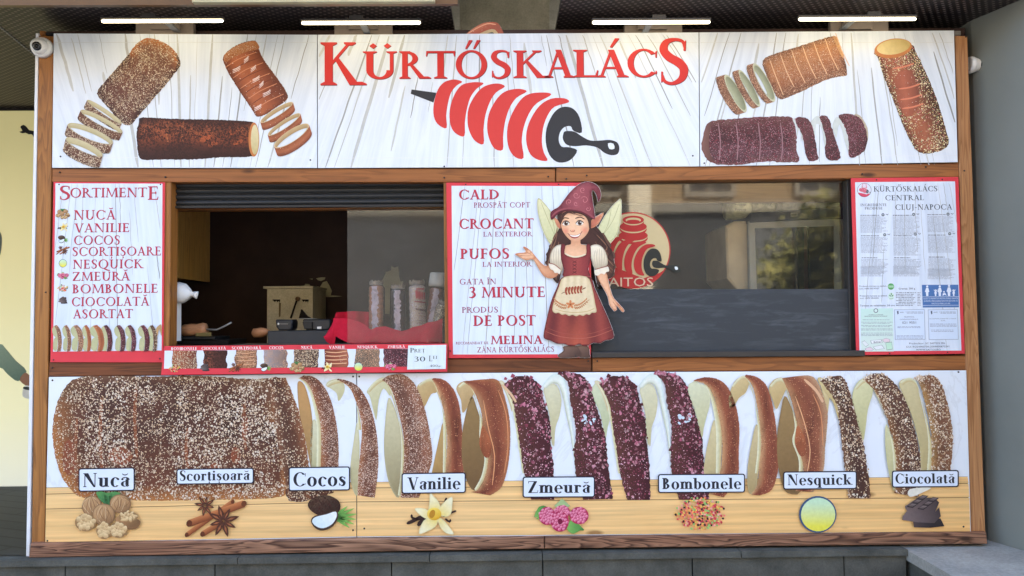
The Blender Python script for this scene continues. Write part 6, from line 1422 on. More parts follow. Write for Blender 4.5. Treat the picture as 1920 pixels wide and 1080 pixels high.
fpart('ear', [S_(EARR, 4, cross(c(232, 168, 128), c(180, 100, 78), 531, 211, 460, 290, c(200, 134, 98), 6)), S_([(515, 228), (480, 250), (462, 285), (490, 268), (505, 250)], 4.6, c(196, 116, 92))])
fpart('boot', [S_(BOOT, 4, cross(c(126, 96, 82), c(80, 58, 52), 300, 985, 350, 1052, c(76, 54, 48), 8))])
fpart('boot', [S_(BOOT2, 4.3, cross(c(120, 92, 78), c(78, 56, 50), 400, 985, 430, 1052, c(76, 54, 48), 8))])
fpart('neckline_skin', [S_(CHEST, 4.5, cross(c(210, 150, 114), c(236, 188, 150), 365, 370, 365, 440))])
def facecol(x, z, d):
    k = mixc(c(216, 160, 124), c(240, 194, 156), d / 34)
    for cx, cz, rr in ((312, 318, 26), (420, 314, 28), (352, 316, 12)):
        u = max(0, 1 - math.hypot(x - cx, z - cz) / rr); k = mixc(k, c(222, 120, 100), u * .75)
    return mixc(c(176, 116, 90), k, (z - 196) / 40)
def face(b):
    shape(b, FACE, FA, YG_(6), facecol, M['print'], 3, 5)
    for ex, ez, w in ((312, 275, 1), (391, 273, 1.08)):
        shape(b, [(ex - 20 * w, ez + 3), (ex - 10, ez - 12), (ex + 6, ez - 14), (ex + 20 * w, ez), (ex + 10, ez + 11), (ex - 10, ez + 12)], FA, YG_(7), c(232, 226, 216), M['flat'], 3)
        shape(b, ell(ex + 1, ez - 1, 11.5, 12.5, 0, 18), FA, YG_(7.5), c(96, 62, 44), M['flat'], 0); shape(b, ell(ex + 1, ez - 1, 6.5, 7, 0, 14), FA, YG_(8), c(28, 20, 20), M['flat'], 0)
        shape(b, ell(ex + 5, ez - 6, 3, 3, 0, 9), FA, YG_(8.5), c(240, 240, 240), M['flat'], 0)
        line(b, [(ex - 21 * w, ez + 2), (ex - 9, ez - 13), (ex + 7, ez - 15), (ex + 22 * w, ez - 2)], 5, FA, YG_(8.6), c(52, 32, 30), M['flat']); line(b, [(ex - 14, ez + 11), (ex, ez + 14), (ex + 14, ez + 9)], 2, FA, YG_(8.6), c(150, 92, 72), M['flat'])
    line(b, [(290, 254), (304, 242), (330, 246)], 6, FA, YG_(8), c(88, 56, 46), M['flat']); line(b, [(366, 246), (394, 238), (420, 250)], 6, FA, YG_(8), c(88, 56, 46), M['flat'])
    line(b, [(336, 312), (344, 322), (358, 322), (364, 312)], 3.5, FA, YG_(8), c(180, 108, 82), M['flat']); shape(b, ell(351, 306, 7, 6, 0, 10), FA, YG_(7), c(240, 192, 156), M['flat'], 0)
    shape(b, [(326, 336), (345, 341), (366, 342), (386, 337), (402, 326), (392, 348), (374, 360), (354, 361), (338, 352)], FA, YG_(8), c(160, 70, 66), M['flat'], 2)
    shape(b, [(332, 339), (347, 343), (366, 344), (386, 339), (397, 332), (386, 348), (366, 353), (346, 350)], FA, YG_(8.5), c(240, 234, 226), M['flat'], 2)
    line(b, [(322, 332), (330, 338)], 4, FA, YG_(8.5), c(150, 84, 66), M['flat'], 0); line(b, [(400, 330), (406, 320)], 4, FA, YG_(8.5), c(150, 84, 66), M['flat'], 0)
fpart('face', [face])
fpart('fringe', [S_([(280, 280), (282, 240), (292, 215), (330, 200), (348, 214), (366, 226), (330, 214), (304, 232), (290, 262)], 9, c(74, 46, 42)), S_([(330, 196), (400, 196), (446, 220), (458, 262), (454, 330), (446, 300), (440, 262), (420, 232), (380, 216), (350, 214)], 9, c(70, 44, 40)), Ln([(340, 206), (372, 222), (410, 232)], 4, 9.5, c(110, 76, 62))])
items = [S_(HAT, 11, cross([c(112, 44, 58), c(160, 84, 92), c(128, 54, 66)], None, 250, 180, 500, 200, c(98, 36, 50), 12), 'fab'), Ln([(228, 238), (262, 205), (330, 186), (400, 196), (455, 228), (478, 246)], 10, 11.5, c(150, 76, 84)), Ln([(238, 246), (270, 216), (330, 199), (400, 208), (455, 236)], 5, 11.6, c(98, 34, 48))]
for cx, cz, rr, a0 in ((372, 110, 22, 0), (330, 150, 18, 120), (420, 140, 24, 200), (410, 80, 18, 60), (440, 190, 16, 300), (370, 160, 14, 30)):
    items.append(Ln([(cx + (rr * (1 - t / 11)) * math.cos(math.radians(a0 + t * 45)), cz + (rr * (1 - t / 11)) * math.sin(math.radians(a0 + t * 45))) for t in range(10)], 3.6, 11.8, c(196, 118, 122)))
fpart('hat', items)
fpart('arm', [S_(ARML, 5, cross([c(240, 192, 154), c(232, 180, 140), c(204, 142, 106)], None, 60, 410, 200, 600, c(196, 128, 92), 7)), Ln([(30, 456), (70, 462), (110, 462)], 2.5, 5.5, c(180, 112, 82)), Ln([(34, 448), (84, 450)], 2.5, 5.5, c(190, 120, 88)), Ln([(84, 440), (106, 452), (118, 462)], 2.5, 5.5, c(186, 116, 84))])
fpart('arm', [S_(ARMR, 12, cross([c(238, 190, 152), c(232, 180, 142), c(206, 144, 108)], None, 500, 620, 580, 590, c(192, 124, 90), 7)), Ln([(600, 750), (584, 728)], 2.5, 12.5, c(176, 110, 80)), Ln([(620, 752), (600, 732)], 2.5, 12.5, c(180, 112, 82)), Ln([(632, 762), (610, 738)], 2.5, 12.5, c(180, 112, 82))])
for p, sx in ((SLL, -1), (SLR, 1)):
    cx = 255 if sx < 0 else 505; items = [S_(p, 13, cross([c(236, 228, 206), c(226, 214, 186), c(176, 158, 132)], None, cx, 400, cx + sx * 6, 545, c(176, 160, 136), 9))]
    for k in range(5): items.append(Ln([(cx - 22 + k * 12, 418 + abs(k - 2) * 6), (cx - 30 + k * 15, 470), (cx - 20 + k * 11, 522)], 3, 13.5, c(190, 174, 148)))
    ruf = [(212, 505), (245, 512), (280, 540), (276, 568), (262, 560), (248, 562), (238, 546), (222, 538)] if sx < 0 else [(480, 542), (520, 530), (553, 522), (562, 550), (546, 556), (534, 570), (516, 564), (498, 576), (480, 570)]
    items += [S_(ruf, 14, c(232, 222, 200)), Ln([ruf[0], ruf[1], ruf[2]], 5, 14.5, c(150, 84, 70))]
    fpart('sleeve', items)
items = [S_(SKIRT, 15, lambda x, z, d: mixc(mixc(c(112, 46, 48), c(150, 66, 60), .5 + .5 * math.sin((x - 375) / (38 + (z - 580) * .06) * 3.1)), c(186, 90, 68), max(0, 1 - abs(x - 370) / 110) * max(0, (z - 790) / 190)) if d > 5 else c(98, 34, 42), 'fab', grid=7)]
items += [Ln([(196, 900), (280, 930), (390, 940), (480, 928), (580, 890)], 4, 15.5, c(176, 96, 80)), Ln([(206, 880), (285, 908), (390, 918), (480, 906), (568, 872)], 3, 15.5, c(160, 80, 70))]
fpart('skirt', items)
items = [S_([(284, 398), (309, 402), (305, 452), (362, 470), (427, 456), (431, 400), (453, 398), (456, 470), (441, 540), (445, 585), (302, 585), (300, 540), (284, 480)], 16, cross([c(112, 40, 48), c(164, 72, 70), c(124, 44, 52)], None, 285, 490, 455, 490, c(100, 34, 42), 7), 'fab'),
         Ln([(305, 446), (330, 460), (362, 468), (395, 464), (428, 452)], 9, 16.6, c(232, 216, 184)), Ln([(302, 580), (372, 590), (446, 580)], 8, 16.6, c(150, 74, 72))]
for k in range(4): items += [Ln([(350, 490 + k * 20), (374, 504 + k * 20)], 3.5, 16.7, c(84, 34, 38)), Ln([(374, 490 + k * 20), (350, 504 + k * 20)], 3.5, 16.7, c(84, 34, 38))]
fpart('bodice', items)
APR = [(302, 584), (430, 582), (464, 650), (482, 740), (490, 782), (478, 792), (462, 792), (448, 804), (430, 800), (412, 810), (392, 804), (372, 812), (350, 804), (330, 810), (310, 800), (290, 804), (270, 792), (250, 794), (233, 772), (250, 700), (272, 640)]
items = [S_(APR, 17, lambda x, z, d: mixc(c(196, 172, 130), mixc(c(232, 216, 180), c(214, 194, 154), .5 + .5 * math.sin(x * .16) * max(.15, 1 - (z - 585) / 130)), d / 9), 'print', grid=7), Ln([(250, 770), (300, 784), (370, 790), (440, 782), (478, 764)], 4, 17.5, c(196, 170, 124))]
for k in range(6):
    x = 308 + k * 17; items.append(S_([(x, 650 - k * 1.6), (x + 10, 642 - k * 1.6), (x + 15, 650 - k * 1.6), (x + 9, 670 - k * 1.6), (x + 14, 684 - k * 2), (x + 5, 688 - k * 2), (x - 2, 670 - k * 1.6)], 18, c(156, 74, 52), 'flat'))
items += [Ln([(286, 680), (305, 672)], 4, 18, c(120, 62, 46)), Ln([(406, 656), (426, 646)], 6, 18, c(120, 62, 46))]
for sg in (-1, 1):
    items.append(Ln([(338 + sg * 20, 760), (338 + sg * 55, 758), (338 + sg * 82, 738), (338 + sg * (84 if sg < 0 else 110), 715)], 3, 18, c(176, 110, 70)))
    for k in range(8):
        t = k / 7; x, z = 338 + sg * (26 + 66 * t), 758 - 36 * t * t; items += [S_(ell(x, z - 9, 9, 3.6, -60 * sg, 8), 18, c(190, 122, 78), 'flat', 0), S_(ell(x + sg * 3, z + 8, 8, 3.2, 40 * sg, 8), 18, c(184, 116, 74), 'flat', 0)]
for k in range(5):
    a = k * 1.2566 - 1.57; items.append(S_(ell(338 + 14 * math.cos(a), 744 + 14 * math.sin(a), 13, 7, math.degrees(a), 9), 18.3, c(206, 128, 80), 'flat', 0))
items.append(S_(ell(338, 744, 6, 6, 0, 9), 18.8, c(150, 84, 50), 'flat', 0))
fpart('apron', items)
screw(*FA(368, 1042), YG_(5), fa, .004)

# ------------------------------------------------------------------ right window: slate board, sticker, oven and packs behind the glass
def m_slate():
    n = NT('slate_board'); f = n.noise(n.pos((1.4, 1, 9)), 3.2, 7, .68, .5); g = n.noise(n.pos((1, 1, 2)), 1.6, 4, .6)
    k = n.mix(n.math('MULTIPLY', n.ramp(f, [(.5, 0.0), (.78, 1.0)]), n.ramp(g, [(.35, .1), (.7, .8)])), c(54, 59, 64), c(104, 110, 116))
    return n.out(k, .55, .3)
M['slate'] = m_slate()
sb = sign('slate_board', [(1110, 542), (1604, 542), (1603, 659), (1110, 660)], 'blue grey slate board with smeared chalk across the foot of the right window', 'chalkboard', M['slate'], None, .045, .008, 'board')
ws = root('window_sticker', W(1186, 541, .056), 'round red and cream sticker with spit emblem half hidden by the fairy on the glass', 'sticker')
CR = c(196, 178, 134); SRD = c(172, 44, 44)
ys = .0585
def E_(b, pts, k, col, sm=0): shape(b, [p for p in pts], P2, ys - .0003 * k, col, M['flat'], sm)
b = MB(); cx, cz, R0 = 1097, 418, 215
def arcpts(R1, z_cut): 
    p = ell(cx, cz, R1, R1, 0, 60); return [t for t in p if t[1] <= z_cut]
a0 = math.degrees(math.asin((634 - cz) / (R0 + 2))) if 634 - cz < R0 else 90
E_(b, ell(cx, cz, R0, R0, 0, 64), 0, SRD); E_(b, ell(cx, cz, R0 - 7, R0 - 7, 0, 64), 1, CR); b.build('disc', ws)
b = MB(); E_(b, [(cx - 190, 500), (1000, 512), (1080, 545), (1160, 575), (1250, 545), (1288, 520)] + ell(cx, cz, R0 - 7, R0 - 7, 0, 20, 28, 150), 2, SRD); b.build('lower_field', ws)
b = MB()
for k, (zz, rx, rz) in enumerate(((350, 82, 34), (300, 76, 34), (262, 60, 28))):
    E_(b, ell(1102, zz, rx, rz, 0, 30), 3 + k * 3, SRD); E_(b, ell(1102, zz - 12, rx, rz, 0, 30), 4 + k * 3, CR); E_(b, ell(1102, zz - 15, rx, rz * .86, 0, 30), 5 + k * 3, SRD if k < 2 else SRD)
    if k == 2: E_(b, ell(1102, zz - 14, rx * .72, rz * .5, 0, 24), 12, CR); E_(b, ell(1102, zz - 8, rx * .6, rz * .3, 0, 20), 13, SRD)
b.build('ring_stack', ws)
b = MB()
def PQ(x, z): return P2(980 + (x - 1100) * .52, 470 + (z - 730) * .52)
spit(b, lambda x, z: P2(1195 + (x - 1460) * .50, 480 + (z - 745) * .50), ys - .0045, SRD, c(40, 44, 42), False); b.build('spit_emblem', ws)
b = MB(); sans(b, 'SAITOS', 925, 1214, 622, 52, P2, ys - .005, c(206, 178, 150)); b.build('lettering', ws)
# oven with a glazed door
M['ovensteel'] = m_plain('oven_steel', c(150, 148, 134), .45, .4, .1, .12, 5)
RW = conv(1240, 320, 3); yo = .4
def Wr(x, z, y): return W(*RW(x, z), y)
ov = root('glazed_oven', Wr(760, 664, yo), 'large pale steel oven with a dark glass door behind the right window', 'oven')
o0, o1 = Wr(495, 700, yo), Wr(1035, 272, yo)
b = MB(); b.slab([RW(495, 290), RW(1035, 272), RW(1040, 720), RW(500, 720)], yo + .02, yo + .5, M['ovensteel'], .006); b.build('body', ov)
b = MB(); b.slab([RW(490, 285), RW(1005, 272), RW(1020, 720), RW(500, 720)], yo, yo + .018, M['ovensteel'], .004); b.build('door_frame', ov)
M['ovenglass'] = m_plain('oven_glass', c(30, 32, 28), .06, .6); 
n_ = NT('oven_glass_mirror'); M['ovenglass'] = n_.out(c(22, 24, 20), .03, .9); n_.b.inputs['Coat Weight'].default_value = .8; n_.b.inputs['Coat Roughness'].default_value = .02
b = MB(); b.slab([RW(527, 324), RW(968, 312), RW(972, 700), RW(540, 700)], yo - .004, yo - .001, M['ovenglass']); b.build('door_glass', ov)
b = MB(); b.slab([RW(500, 236), RW(1010, 205), RW(1012, 262), RW(500, 292)], yo - .01, yo + .3, M['dark'], .004); b.build('control_panel', ov)
b = MB(); b.slab([RW(728, 238), RW(766, 236), RW(766, 256), RW(728, 258)], yo - .014, yo - .0105, M['greymetal']); b.slab([RW(733, 242), RW(761, 240), RW(761, 252), RW(733, 254)], yo - .017, yo - .0145, M['dark']); b.build('display', ov)
M['beigecab'] = m_plain('beige_side', c(190, 172, 136), .5, .3, 0, .1)
b = MB(); b.slab([RW(362, 312), RW(412, 284), RW(488, 282), RW(498, 720), RW(470, 720), RW(372, 605)], yo + .06, yo + .5, M['beigecab'], .01)
tag(b.build('beige_cabinet', None, Wr(430, 664, yo)), 'beige cabinet with cut corners standing left of the glazed oven', 'cabinet')
def m_bag(name, col, rough=.25):
    n = NT(name); f = n.noise(n.pos(), 22, 5, .6, 1); k = n.ramp(f, [(.35, tuple(x * .6 for x in col[:3]) + (1,)), (.68, col)])
    return n.out(k, rough, .6, 0, f, .02, .8)
M['pack'] = m_bag('clear_pack', c(236, 226, 172)); M['pack2'] = m_bag('dim_pack', c(170, 164, 130))
def pack(px0, px1, pz0, pz1, y, d, mat, label, txt=None):
    b = MB(); nx, nz = 14, 10; v = []; fc = []
    for side in (0, 1):
        for i in range(nx + 1):
            for k in range(nz + 1):
                u, w = i / nx, k / nz; e = (1 - (2 * u - 1) ** 6) * (1 - (2 * w - 1) ** 6)
                p = W(px0 + (px1 - px0) * u, pz0 + (pz1 - pz0) * w, y); s = -1 if side == 0 else 1
                nn = noise.noise_vector(Vector((p.x * 9, p.z * 9, side * 3 + y)))
                v.append(p + Vector((nn.x * .012, d / 2 + s * d / 2 * (e ** .5 if e > 0 else 0) + nn.y * .02, nn.z * .012)))
    m_ = (nx + 1) * (nz + 1)
    for i in range(nx):
        for k in range(nz):
            a = i * (nz + 1) + k; fc.append((a, a + 1, a + nz + 2, a + nz + 1)); fc.append((m_ + a, m_ + a + nz + 1, m_ + a + nz + 2, m_ + a + 1))
    b.add(v, fc, mat, None, True); base = W((px0 + px1) / 2, pz1, y)
    r = root('wrapped_pack', base, label, 'pack', 'wrapped packs on top of the oven'); b.build('wrapping', r)
    if txt:
        t = MB()
        for (word, xa, xb, bs, cp) in txt: sans(t, word, xa, xb, bs, cp, RW, y - .012, c(56, 44, 30))
        t.build('lettering', r)
pack(1371, 1416, 338, 406, yo - .03, .2, M['pack'], 'bright crinkled clear pack with brown lettering at the left end on the oven', [('Prosop', 414, 478, 196, 11), ('Prosop', 414, 478, 226, 16)])
pack(1412, 1462, 334, 398, yo, .22, M['pack'], 'taller shiny clear pack with dark lettering second from left on the oven', [('Prosop', 540, 622, 190, 22)])
pack(1460, 1512, 333, 394, yo + .02, .22, M['pack2'], 'dull grey wrapped pack third from left on top of the oven')
pack(1510, 1560, 335, 390, yo + .03, .22, M['pack2'], 'dim wrapped pack at the right end on top of the oven')

# ------------------------------------------------------------------ bagged chimney cakes on the red cloth
q2 = conv(640, 480, 6); yB = .3
CAKES = [(392, 300, 830, 95, 0, [c(176, 118, 88), c(150, 104, 82)], 'glaze_s', 'brown glazed cake in a clear bag with a gold crimped top, leftmost in the display'),
         (640, 345, 850, 95, 8, [c(74, 56, 54), c(56, 44, 46)], 'chocr', 'dark chocolate cake in a clear bag, second from left in the display'),
         (850, 296, 840, 108, 12, [c(206, 186, 184), c(216, 200, 204)], 'nut_s', 'pale nut coated cake in a bag printed with a red emblem and lettering')]
def bagged(px, z0, z1, wpx, lean, cols, mat, label, printed=False, paper=False):
    p0 = W(*q2(px + lean, z1), yB); p1 = W(*q2(px, z0), yB); w = (W(*q2(px + wpx, z1), yB) - W(*q2(px, z1), yB)).length
    r = root('bagged_cake', p0, label, 'chimney cake', 'bagged chimney cakes in the hatch')
    ax = p1 - p0; L = ax.length; a = ax.normalized(); e1 = Vector((1, 0, 0)); e1 = (e1 - a * e1.dot(a)).normalized(); e2 = a.cross(e1)
    def cyl(prof, mat, n=28, ns=26, jit=0, col=None, wob=0):
        v = []; fc = []; cc = []
        for i in range(ns + 1):
            t = i / ns; rr = ipol(t, prof)
            for k in range(n):
                an = 2 * math.pi * k / n; m = 1 + jit * noise.noise(Vector((math.cos(an) * 3, math.sin(an) * 3, t * 9 + px))) + wob * math.sin(t * 44)
                v.append(p0 + a * (L * t) + (e1 * math.cos(an) + e2 * math.sin(an)) * rr * m); cc.append(mixc(cols[0], cols[1], .5 + .5 * math.sin(t * 60)))
        for i in range(ns):
            for k in range(n):
                j = (k + 1) % n; fc.append((i * n + k, i * n + j, (i + 1) * n + j, (i + 1) * n + k))
        b = MB(); b.add(v, fc, mat, cc, True); return b
    cyl([(0, w * .8), (.06, w * .84), (.9, w * .84), (.93, w * .7), (.94, 0), (1, 0)], M[mat], wob=.03).build('cake', r)
    cyl([(0, w * .96), (.1, w * .92), (.85, w * .9), (.93, w * .86), (1, w * .7)], M['film'], jit=.12).build('bag', r)
    # crimped mouth of the bag
    b = MB(); v = []; fc = []; n = 40
    for k in range(n):
        an = 2 * math.pi * k / n
        for j, (t, m) in enumerate(((.95, .80), (1.0, .78), (1.03, .72))):
            zz = noise.noise(Vector((k * .9, j, px))) * .014 * j; v.append(p0 + a * (L * t + zz) + (e1 * math.cos(an) + e2 * math.sin(an)) * w * m * (1 + .08 * (k % 2) * j))
    for k in range(n):
        for j in range(2): i2 = (k + 1) % n; fc.append((k * 3 + j, i2 * 3 + j, i2 * 3 + j + 1, k * 3 + j + 1))
    b.add(v, fc, M['bagfoil'], None, True); b.build('crimped_top', r)
    if not printed and z0 < 400:  # pale strip imitating the glare along a fold of the bag
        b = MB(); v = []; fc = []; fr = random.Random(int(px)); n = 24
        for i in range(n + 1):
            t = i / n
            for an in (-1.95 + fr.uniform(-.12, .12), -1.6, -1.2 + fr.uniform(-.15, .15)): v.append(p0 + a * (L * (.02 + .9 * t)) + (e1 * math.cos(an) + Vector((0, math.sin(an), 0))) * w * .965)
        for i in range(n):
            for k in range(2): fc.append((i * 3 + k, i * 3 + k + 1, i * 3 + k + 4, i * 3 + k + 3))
        b.add(v, fc, M['fold_glare'], None, True); b.build('bag_glare', r)
    if printed:
        def on(x, z):     # wrap the print round the bag
            p = W(*q2(x, z), yB); s = (p - p0).dot(a); o = (p - p0).dot(e1); rad = w * 1.0
            o = max(-rad * .98, min(rad * .98, o)); return p0 + a * s + e1 * o - e2 * -1 * 0 + Vector((0, -math.sqrt(max(0, rad * rad - o * o)) - .001, 0))
        b = MB()
        def put(pts, col):
            b.tri2d([smooth(pts, 2)], lambda t: on(*t), M['flat'], col)
        for zz, hh, cc in ((355, 145, c(176, 60, 70)),):
            for k in range(6): put([(845 + k * 18, 400 + k * 4), (858 + k * 18, 390 + k * 4), (866 + k * 16, 440 + k * 4), (862 + k * 16, 490 + k * 2), (850 + k * 17, 470 + k * 3)], cc)
        for z in (368, 382): put([(855, z), (930, z - 4), (936, z + 4), (860, z + 8)], c(176, 60, 70))
        put([(840, 508), (945, 518), (948, 530), (842, 520)], c(150, 60, 70))
        for z, xx in ((590, 850), (602, 856)): put([(xx, z), (xx + 96, z + 12), (xx + 96, z + 20), (xx, z + 8)], c(84, 50, 60))
        for z in (640, 668, 720, 750): put([(862, z), (950, z + 10), (950, z + 13), (862, z + 3)], c(120, 60, 72))
        b.build('bag_print', r)
    return r
M['fold_glare'] = m_bag('pale_glare', c(196, 178, 186), .25)
M['bagfoil'] = m_bag('silvery_film', c(150, 134, 116), .3)
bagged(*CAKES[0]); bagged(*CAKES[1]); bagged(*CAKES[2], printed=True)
yB = .34
M['paper'] = m_plain('paper_sleeve', c(196, 192, 184), .7, .2)
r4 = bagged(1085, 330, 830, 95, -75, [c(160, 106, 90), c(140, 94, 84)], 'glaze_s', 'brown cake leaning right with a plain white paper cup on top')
b = MB(); b.lathe(W(*q2(1085, 345), yB), W(*q2(1092, 170), yB) - W(*q2(1085, 345), yB), [(0, .05), (.02, .05), (.07, .044), (.075, .04), (.076, 0)], M['paper'], 22)
tag(b.build('paper_cup', None, W(*q2(1085, 345), yB)), 'upturned white paper cup on the leaning cake by the right mullion', 'cup')
yB = .24
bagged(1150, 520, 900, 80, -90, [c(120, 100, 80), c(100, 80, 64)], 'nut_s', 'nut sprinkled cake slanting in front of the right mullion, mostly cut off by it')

# ------------------------------------------------------------------ lamps, cameras, crown of the sign
def lamp(pxa, pxb, pz, label):
    yl = -.16; a, b_ = W(pxa, pz, yl), W(pxb, pz, yl); m = (a + b_) / 2
    r = root('strip_lamp', (m.x, .0, m.z - .05), label, 'lamp', 'lit strip lamps over the fascia'); 
    z = m.z
    b = MB(); b.tube([(a.x, yl, z), (a.x + .006, yl, z), (b_.x - .006, yl, z), (b_.x, yl, z)], [.004, .0072, .0072, .004], M['led'], 12); b.build('tube', r)
    b = MB(); b.box((a.x - .003, yl - .009, z + .0075), (b_.x + .003, yl + .016, z + .018), M['housing']); b.build('housing', r)
    b = MB(); px = (pxa + pxb) / 2 + 2
    b.box((W(px - 12, 40, 0).x, yl - .006, z + .0182), (W(px + 12, 40, 0).x, yl + .012, z + .036), M['housing']); b.box((m.x - .015, yl + .0165, z + .009), (m.x + .015, .0075, z + .018), M['greymetal']); b.build('bracket', r)
    zt_ = W(px, 61, .03).z; zu_ = W(px, pz + 3, .03).z
    b = MB(); b.box((W(px - 52, 50, .03).x, .03, zt_ - .08), (W(px + 56, 50, .03).x, .06, zu_), M['lampplate']); b.build('mounting_plate', r)
    b = MB(); b.box((W(px - 26, 50, .0).x, .008, zt_ + .010), (W(px + 28, 50, .0).x, .029, zu_ - .006), M['lampplate']); b.build('driver_box', r)
M['lampplate'] = m_plain('taupe_plate', c(134, 122, 112), .5, .35, 0, .06)
lamp(191, 418, 39.5, 'lit strip lamp farthest left, over the nutty chimney cake picture')
lamp(566, 788, 43, 'lit strip lamp above the first letters of the big red name')
lamp(1111, 1331, 42, 'lit strip lamp above the last letters of the big red name')
lamp(1498, 1717, 36, 'lit strip lamp farthest right, over the cinnamon cake picture')
cm = root('security_camera', W(82, 90, .0), 'white dome camera with black lens facing out on the left post', 'security camera', 'dome cameras on the posts')
p = W(82, 91, -.0)
b = MB(); b.lathe(p, (0, -1, 0), [(0, .05), (.018, .05), (.03, .047), (.034, .04)], M['white'], 28); b.build('base_ring', cm)
CD = Vector((.17, -1, -.30)).normalized(); pd = p + Vector((0, -.03, 0)) + CD * .006
b = MB(); b.lathe(pd, CD, [(-.01, .041), (.012, .039), (.026, .031), (.034, .022), (.036, .0)], M['white'], 28); b.build('dome', cm)
M['lens'] = m_plain('camera_lens', c(18, 18, 20), .12, .6)
b = MB(); b.lathe(pd + CD * .032, CD, [(0, .022), (.006, .021), (.008, .014), (.006, .010), (.009, .0)], M['lens'], 20); b.build('lens', cm)
cm2 = root('security_camera', W(1818, 122, .06), 'white dome camera seen from the side on the right post', 'security camera', 'dome cameras on the posts')
p = W(1817, 122, .06)
b = MB(); b.lathe(p, (1, 0, -.05), [(-.006, .04), (.012, .043), (.02, .04)], M['white'], 24); b.build('base_ring', cm2)
b = MB(); b.lathe(p + Vector((.019, 0, 0)), (1, -.25, -.08), [(0, .038), (.012, .036), (.028, .028), (.035, .018), (.037, 0)], M['white'], 24); b.build('dome', cm2)
b = MB(); b.lathe(p + Vector((.048, -.02, -.004)), (1, -.5, -.15), [(0, .012), (.005, .011), (.006, 0)], M['lens'], 16); b.build('lens', cm2)
# top of a cut-out ring picture that peeks over the middle board
yr = .004
rc = root('cutout_ring', W(910, 66, yr), 'orange brown cut-out cake ring peeking over the top of the middle sign', 'cutout sign')
b = MB(); b.slab([t2(*p) for p in [(940, 215), (945, 188), (985, 160), (1030, 132), (1075, 122), (1115, 128), (1140, 155), (1142, 185), (1138, 215)]], yr, yr + .006, M['forex']); b.build('backing', rc)
b = MB()
shape(b, [(940, 212), (948, 186), (985, 158), (1030, 132), (1075, 123), (1115, 128), (1138, 155), (1141, 212)], t2, yr - .0006, cross([c(206, 130, 96), c(176, 92, 66), c(160, 86, 64)], None, 1020, 120, 1060, 190), M['glaze_s'])
shape(b, [(1000, 205), (1040, 178), (1085, 164), (1110, 172), (1118, 205)], t2, yr - .001, c(196, 168, 124)); shape(b, [(1030, 205), (1062, 188), (1092, 180), (1098, 205)], t2, yr - .0014, c(104, 98, 84))
line(b, [(950, 190), (1000, 160), (1060, 134), (1110, 138)], 6, t2, yr - .0012, c(222, 156, 120)); b.build('cake_print', rc)

# ------------------------------------------------------------------ shop window poster at the far left, inside the arcade
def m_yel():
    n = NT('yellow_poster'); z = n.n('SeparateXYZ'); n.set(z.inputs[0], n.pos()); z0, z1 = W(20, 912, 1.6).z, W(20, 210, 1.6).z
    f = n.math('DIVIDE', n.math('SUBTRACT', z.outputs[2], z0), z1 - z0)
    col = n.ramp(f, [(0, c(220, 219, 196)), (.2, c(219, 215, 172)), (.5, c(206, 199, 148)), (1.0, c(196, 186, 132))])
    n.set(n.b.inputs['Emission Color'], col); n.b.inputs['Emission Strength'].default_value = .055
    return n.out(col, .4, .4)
yw = 1.6
A_ = W(-420, 210, yw); B_ = W(78, 912, yw)
sp = root('shop_poster', ((A_.x + B_.x) / 2, yw, B_.z), 'backlit yellow shop window poster of a runner at far left behind the kiosk', 'poster')
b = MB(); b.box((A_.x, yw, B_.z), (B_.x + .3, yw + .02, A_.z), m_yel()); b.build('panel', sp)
yk = yw - .002
b = MB(); shape(b, [(38, 238), (44, 234), (50, 238), (55, 244), (64, 246), (72, 256), (74, 270), (66, 262), (60, 252), (54, 252), (48, 249), (42, 250), (36, 247), (42, 245)], ID, yk, c(24, 24, 26), M['flat'], 2); b.build('leaping_cat_logo', sp)
b = MB(); L2 = conv(0, 380, 2.7)
shape(b, [(-120, 840), (-60, 760), (0, 716), (30, 740), (80, 800), (134, 853), (92, 904), (40, 870), (0, 835), (-60, 880)], L2, yk, cross(c(134, 154, 128), c(98, 122, 102), 20, 740, 60, 890), M['print']); b.build('runner_leg_print', sp)
b = MB(); shape(b, [(128, 860), (160, 890), (170, 930), (150, 936), (100, 900)], L2, yk - .0004, c(150, 104, 76), M['print']); b.build('ankle_print', sp)
b = MB(); shape(b, [(122, 930), (160, 934), (170, 990), (150, 994), (114, 980)], L2, yk - .0008, c(222, 220, 206), M['print']); shape(b, [(122, 932), (160, 936), (160, 950), (120, 944)], L2, yk - .0012, c(50, 54, 52), M['print']); b.build('shoe_print', sp)
b = MB(); shape(b, [(-20, 140), (0, 148), (10, 180), (6, 240), (-4, 270), (-30, 260)], L2, yk, c(92, 104, 92), M['print']); b.build('sleeve_print', sp)

# ------------------------------------------------------------------ the far side of the street, seen only in the panes
M['stucco'] = m_plain('tan_stucco', c(150, 128, 98), .8, .2, 0, .1, 1.2)
M['darkstone'] = m_plain('dark_stone', c(74, 74, 72), .8, .2, 0, .2, 2)
M['stone'] = m_plain('pale_stone', c(146, 140, 126), .8, .2, 0, .1, 3)
M['farglass'] = m_plain('far_window_glass', c(34, 38, 42), .1, .6)
M['roof'] = m_plain('roof_tiles', c(136, 82, 62), .8, .2)
yb = -19
hb = root('town_house', (2, yb, 0), 'tan town house across the street mirrored in the window panes', 'house')
b = MB(); b.box((-16, yb - 8, 5.0), (16, yb, 11), M['stucco']); b.build('wall', hb)
b = MB(); b.box((-16, yb - 8, 0), (16, yb, 4.99), M['darkstone']); b.build('ground_storey', hb)
b = MB(); b.box((-16.2, yb - 8, 11), (16.2, yb + .4, 11.5), M['stone']); b.box((-16.05, yb + .002, 4.8), (16.05, yb + .15, 5.1), M['stone']); b.build('cornice', hb)
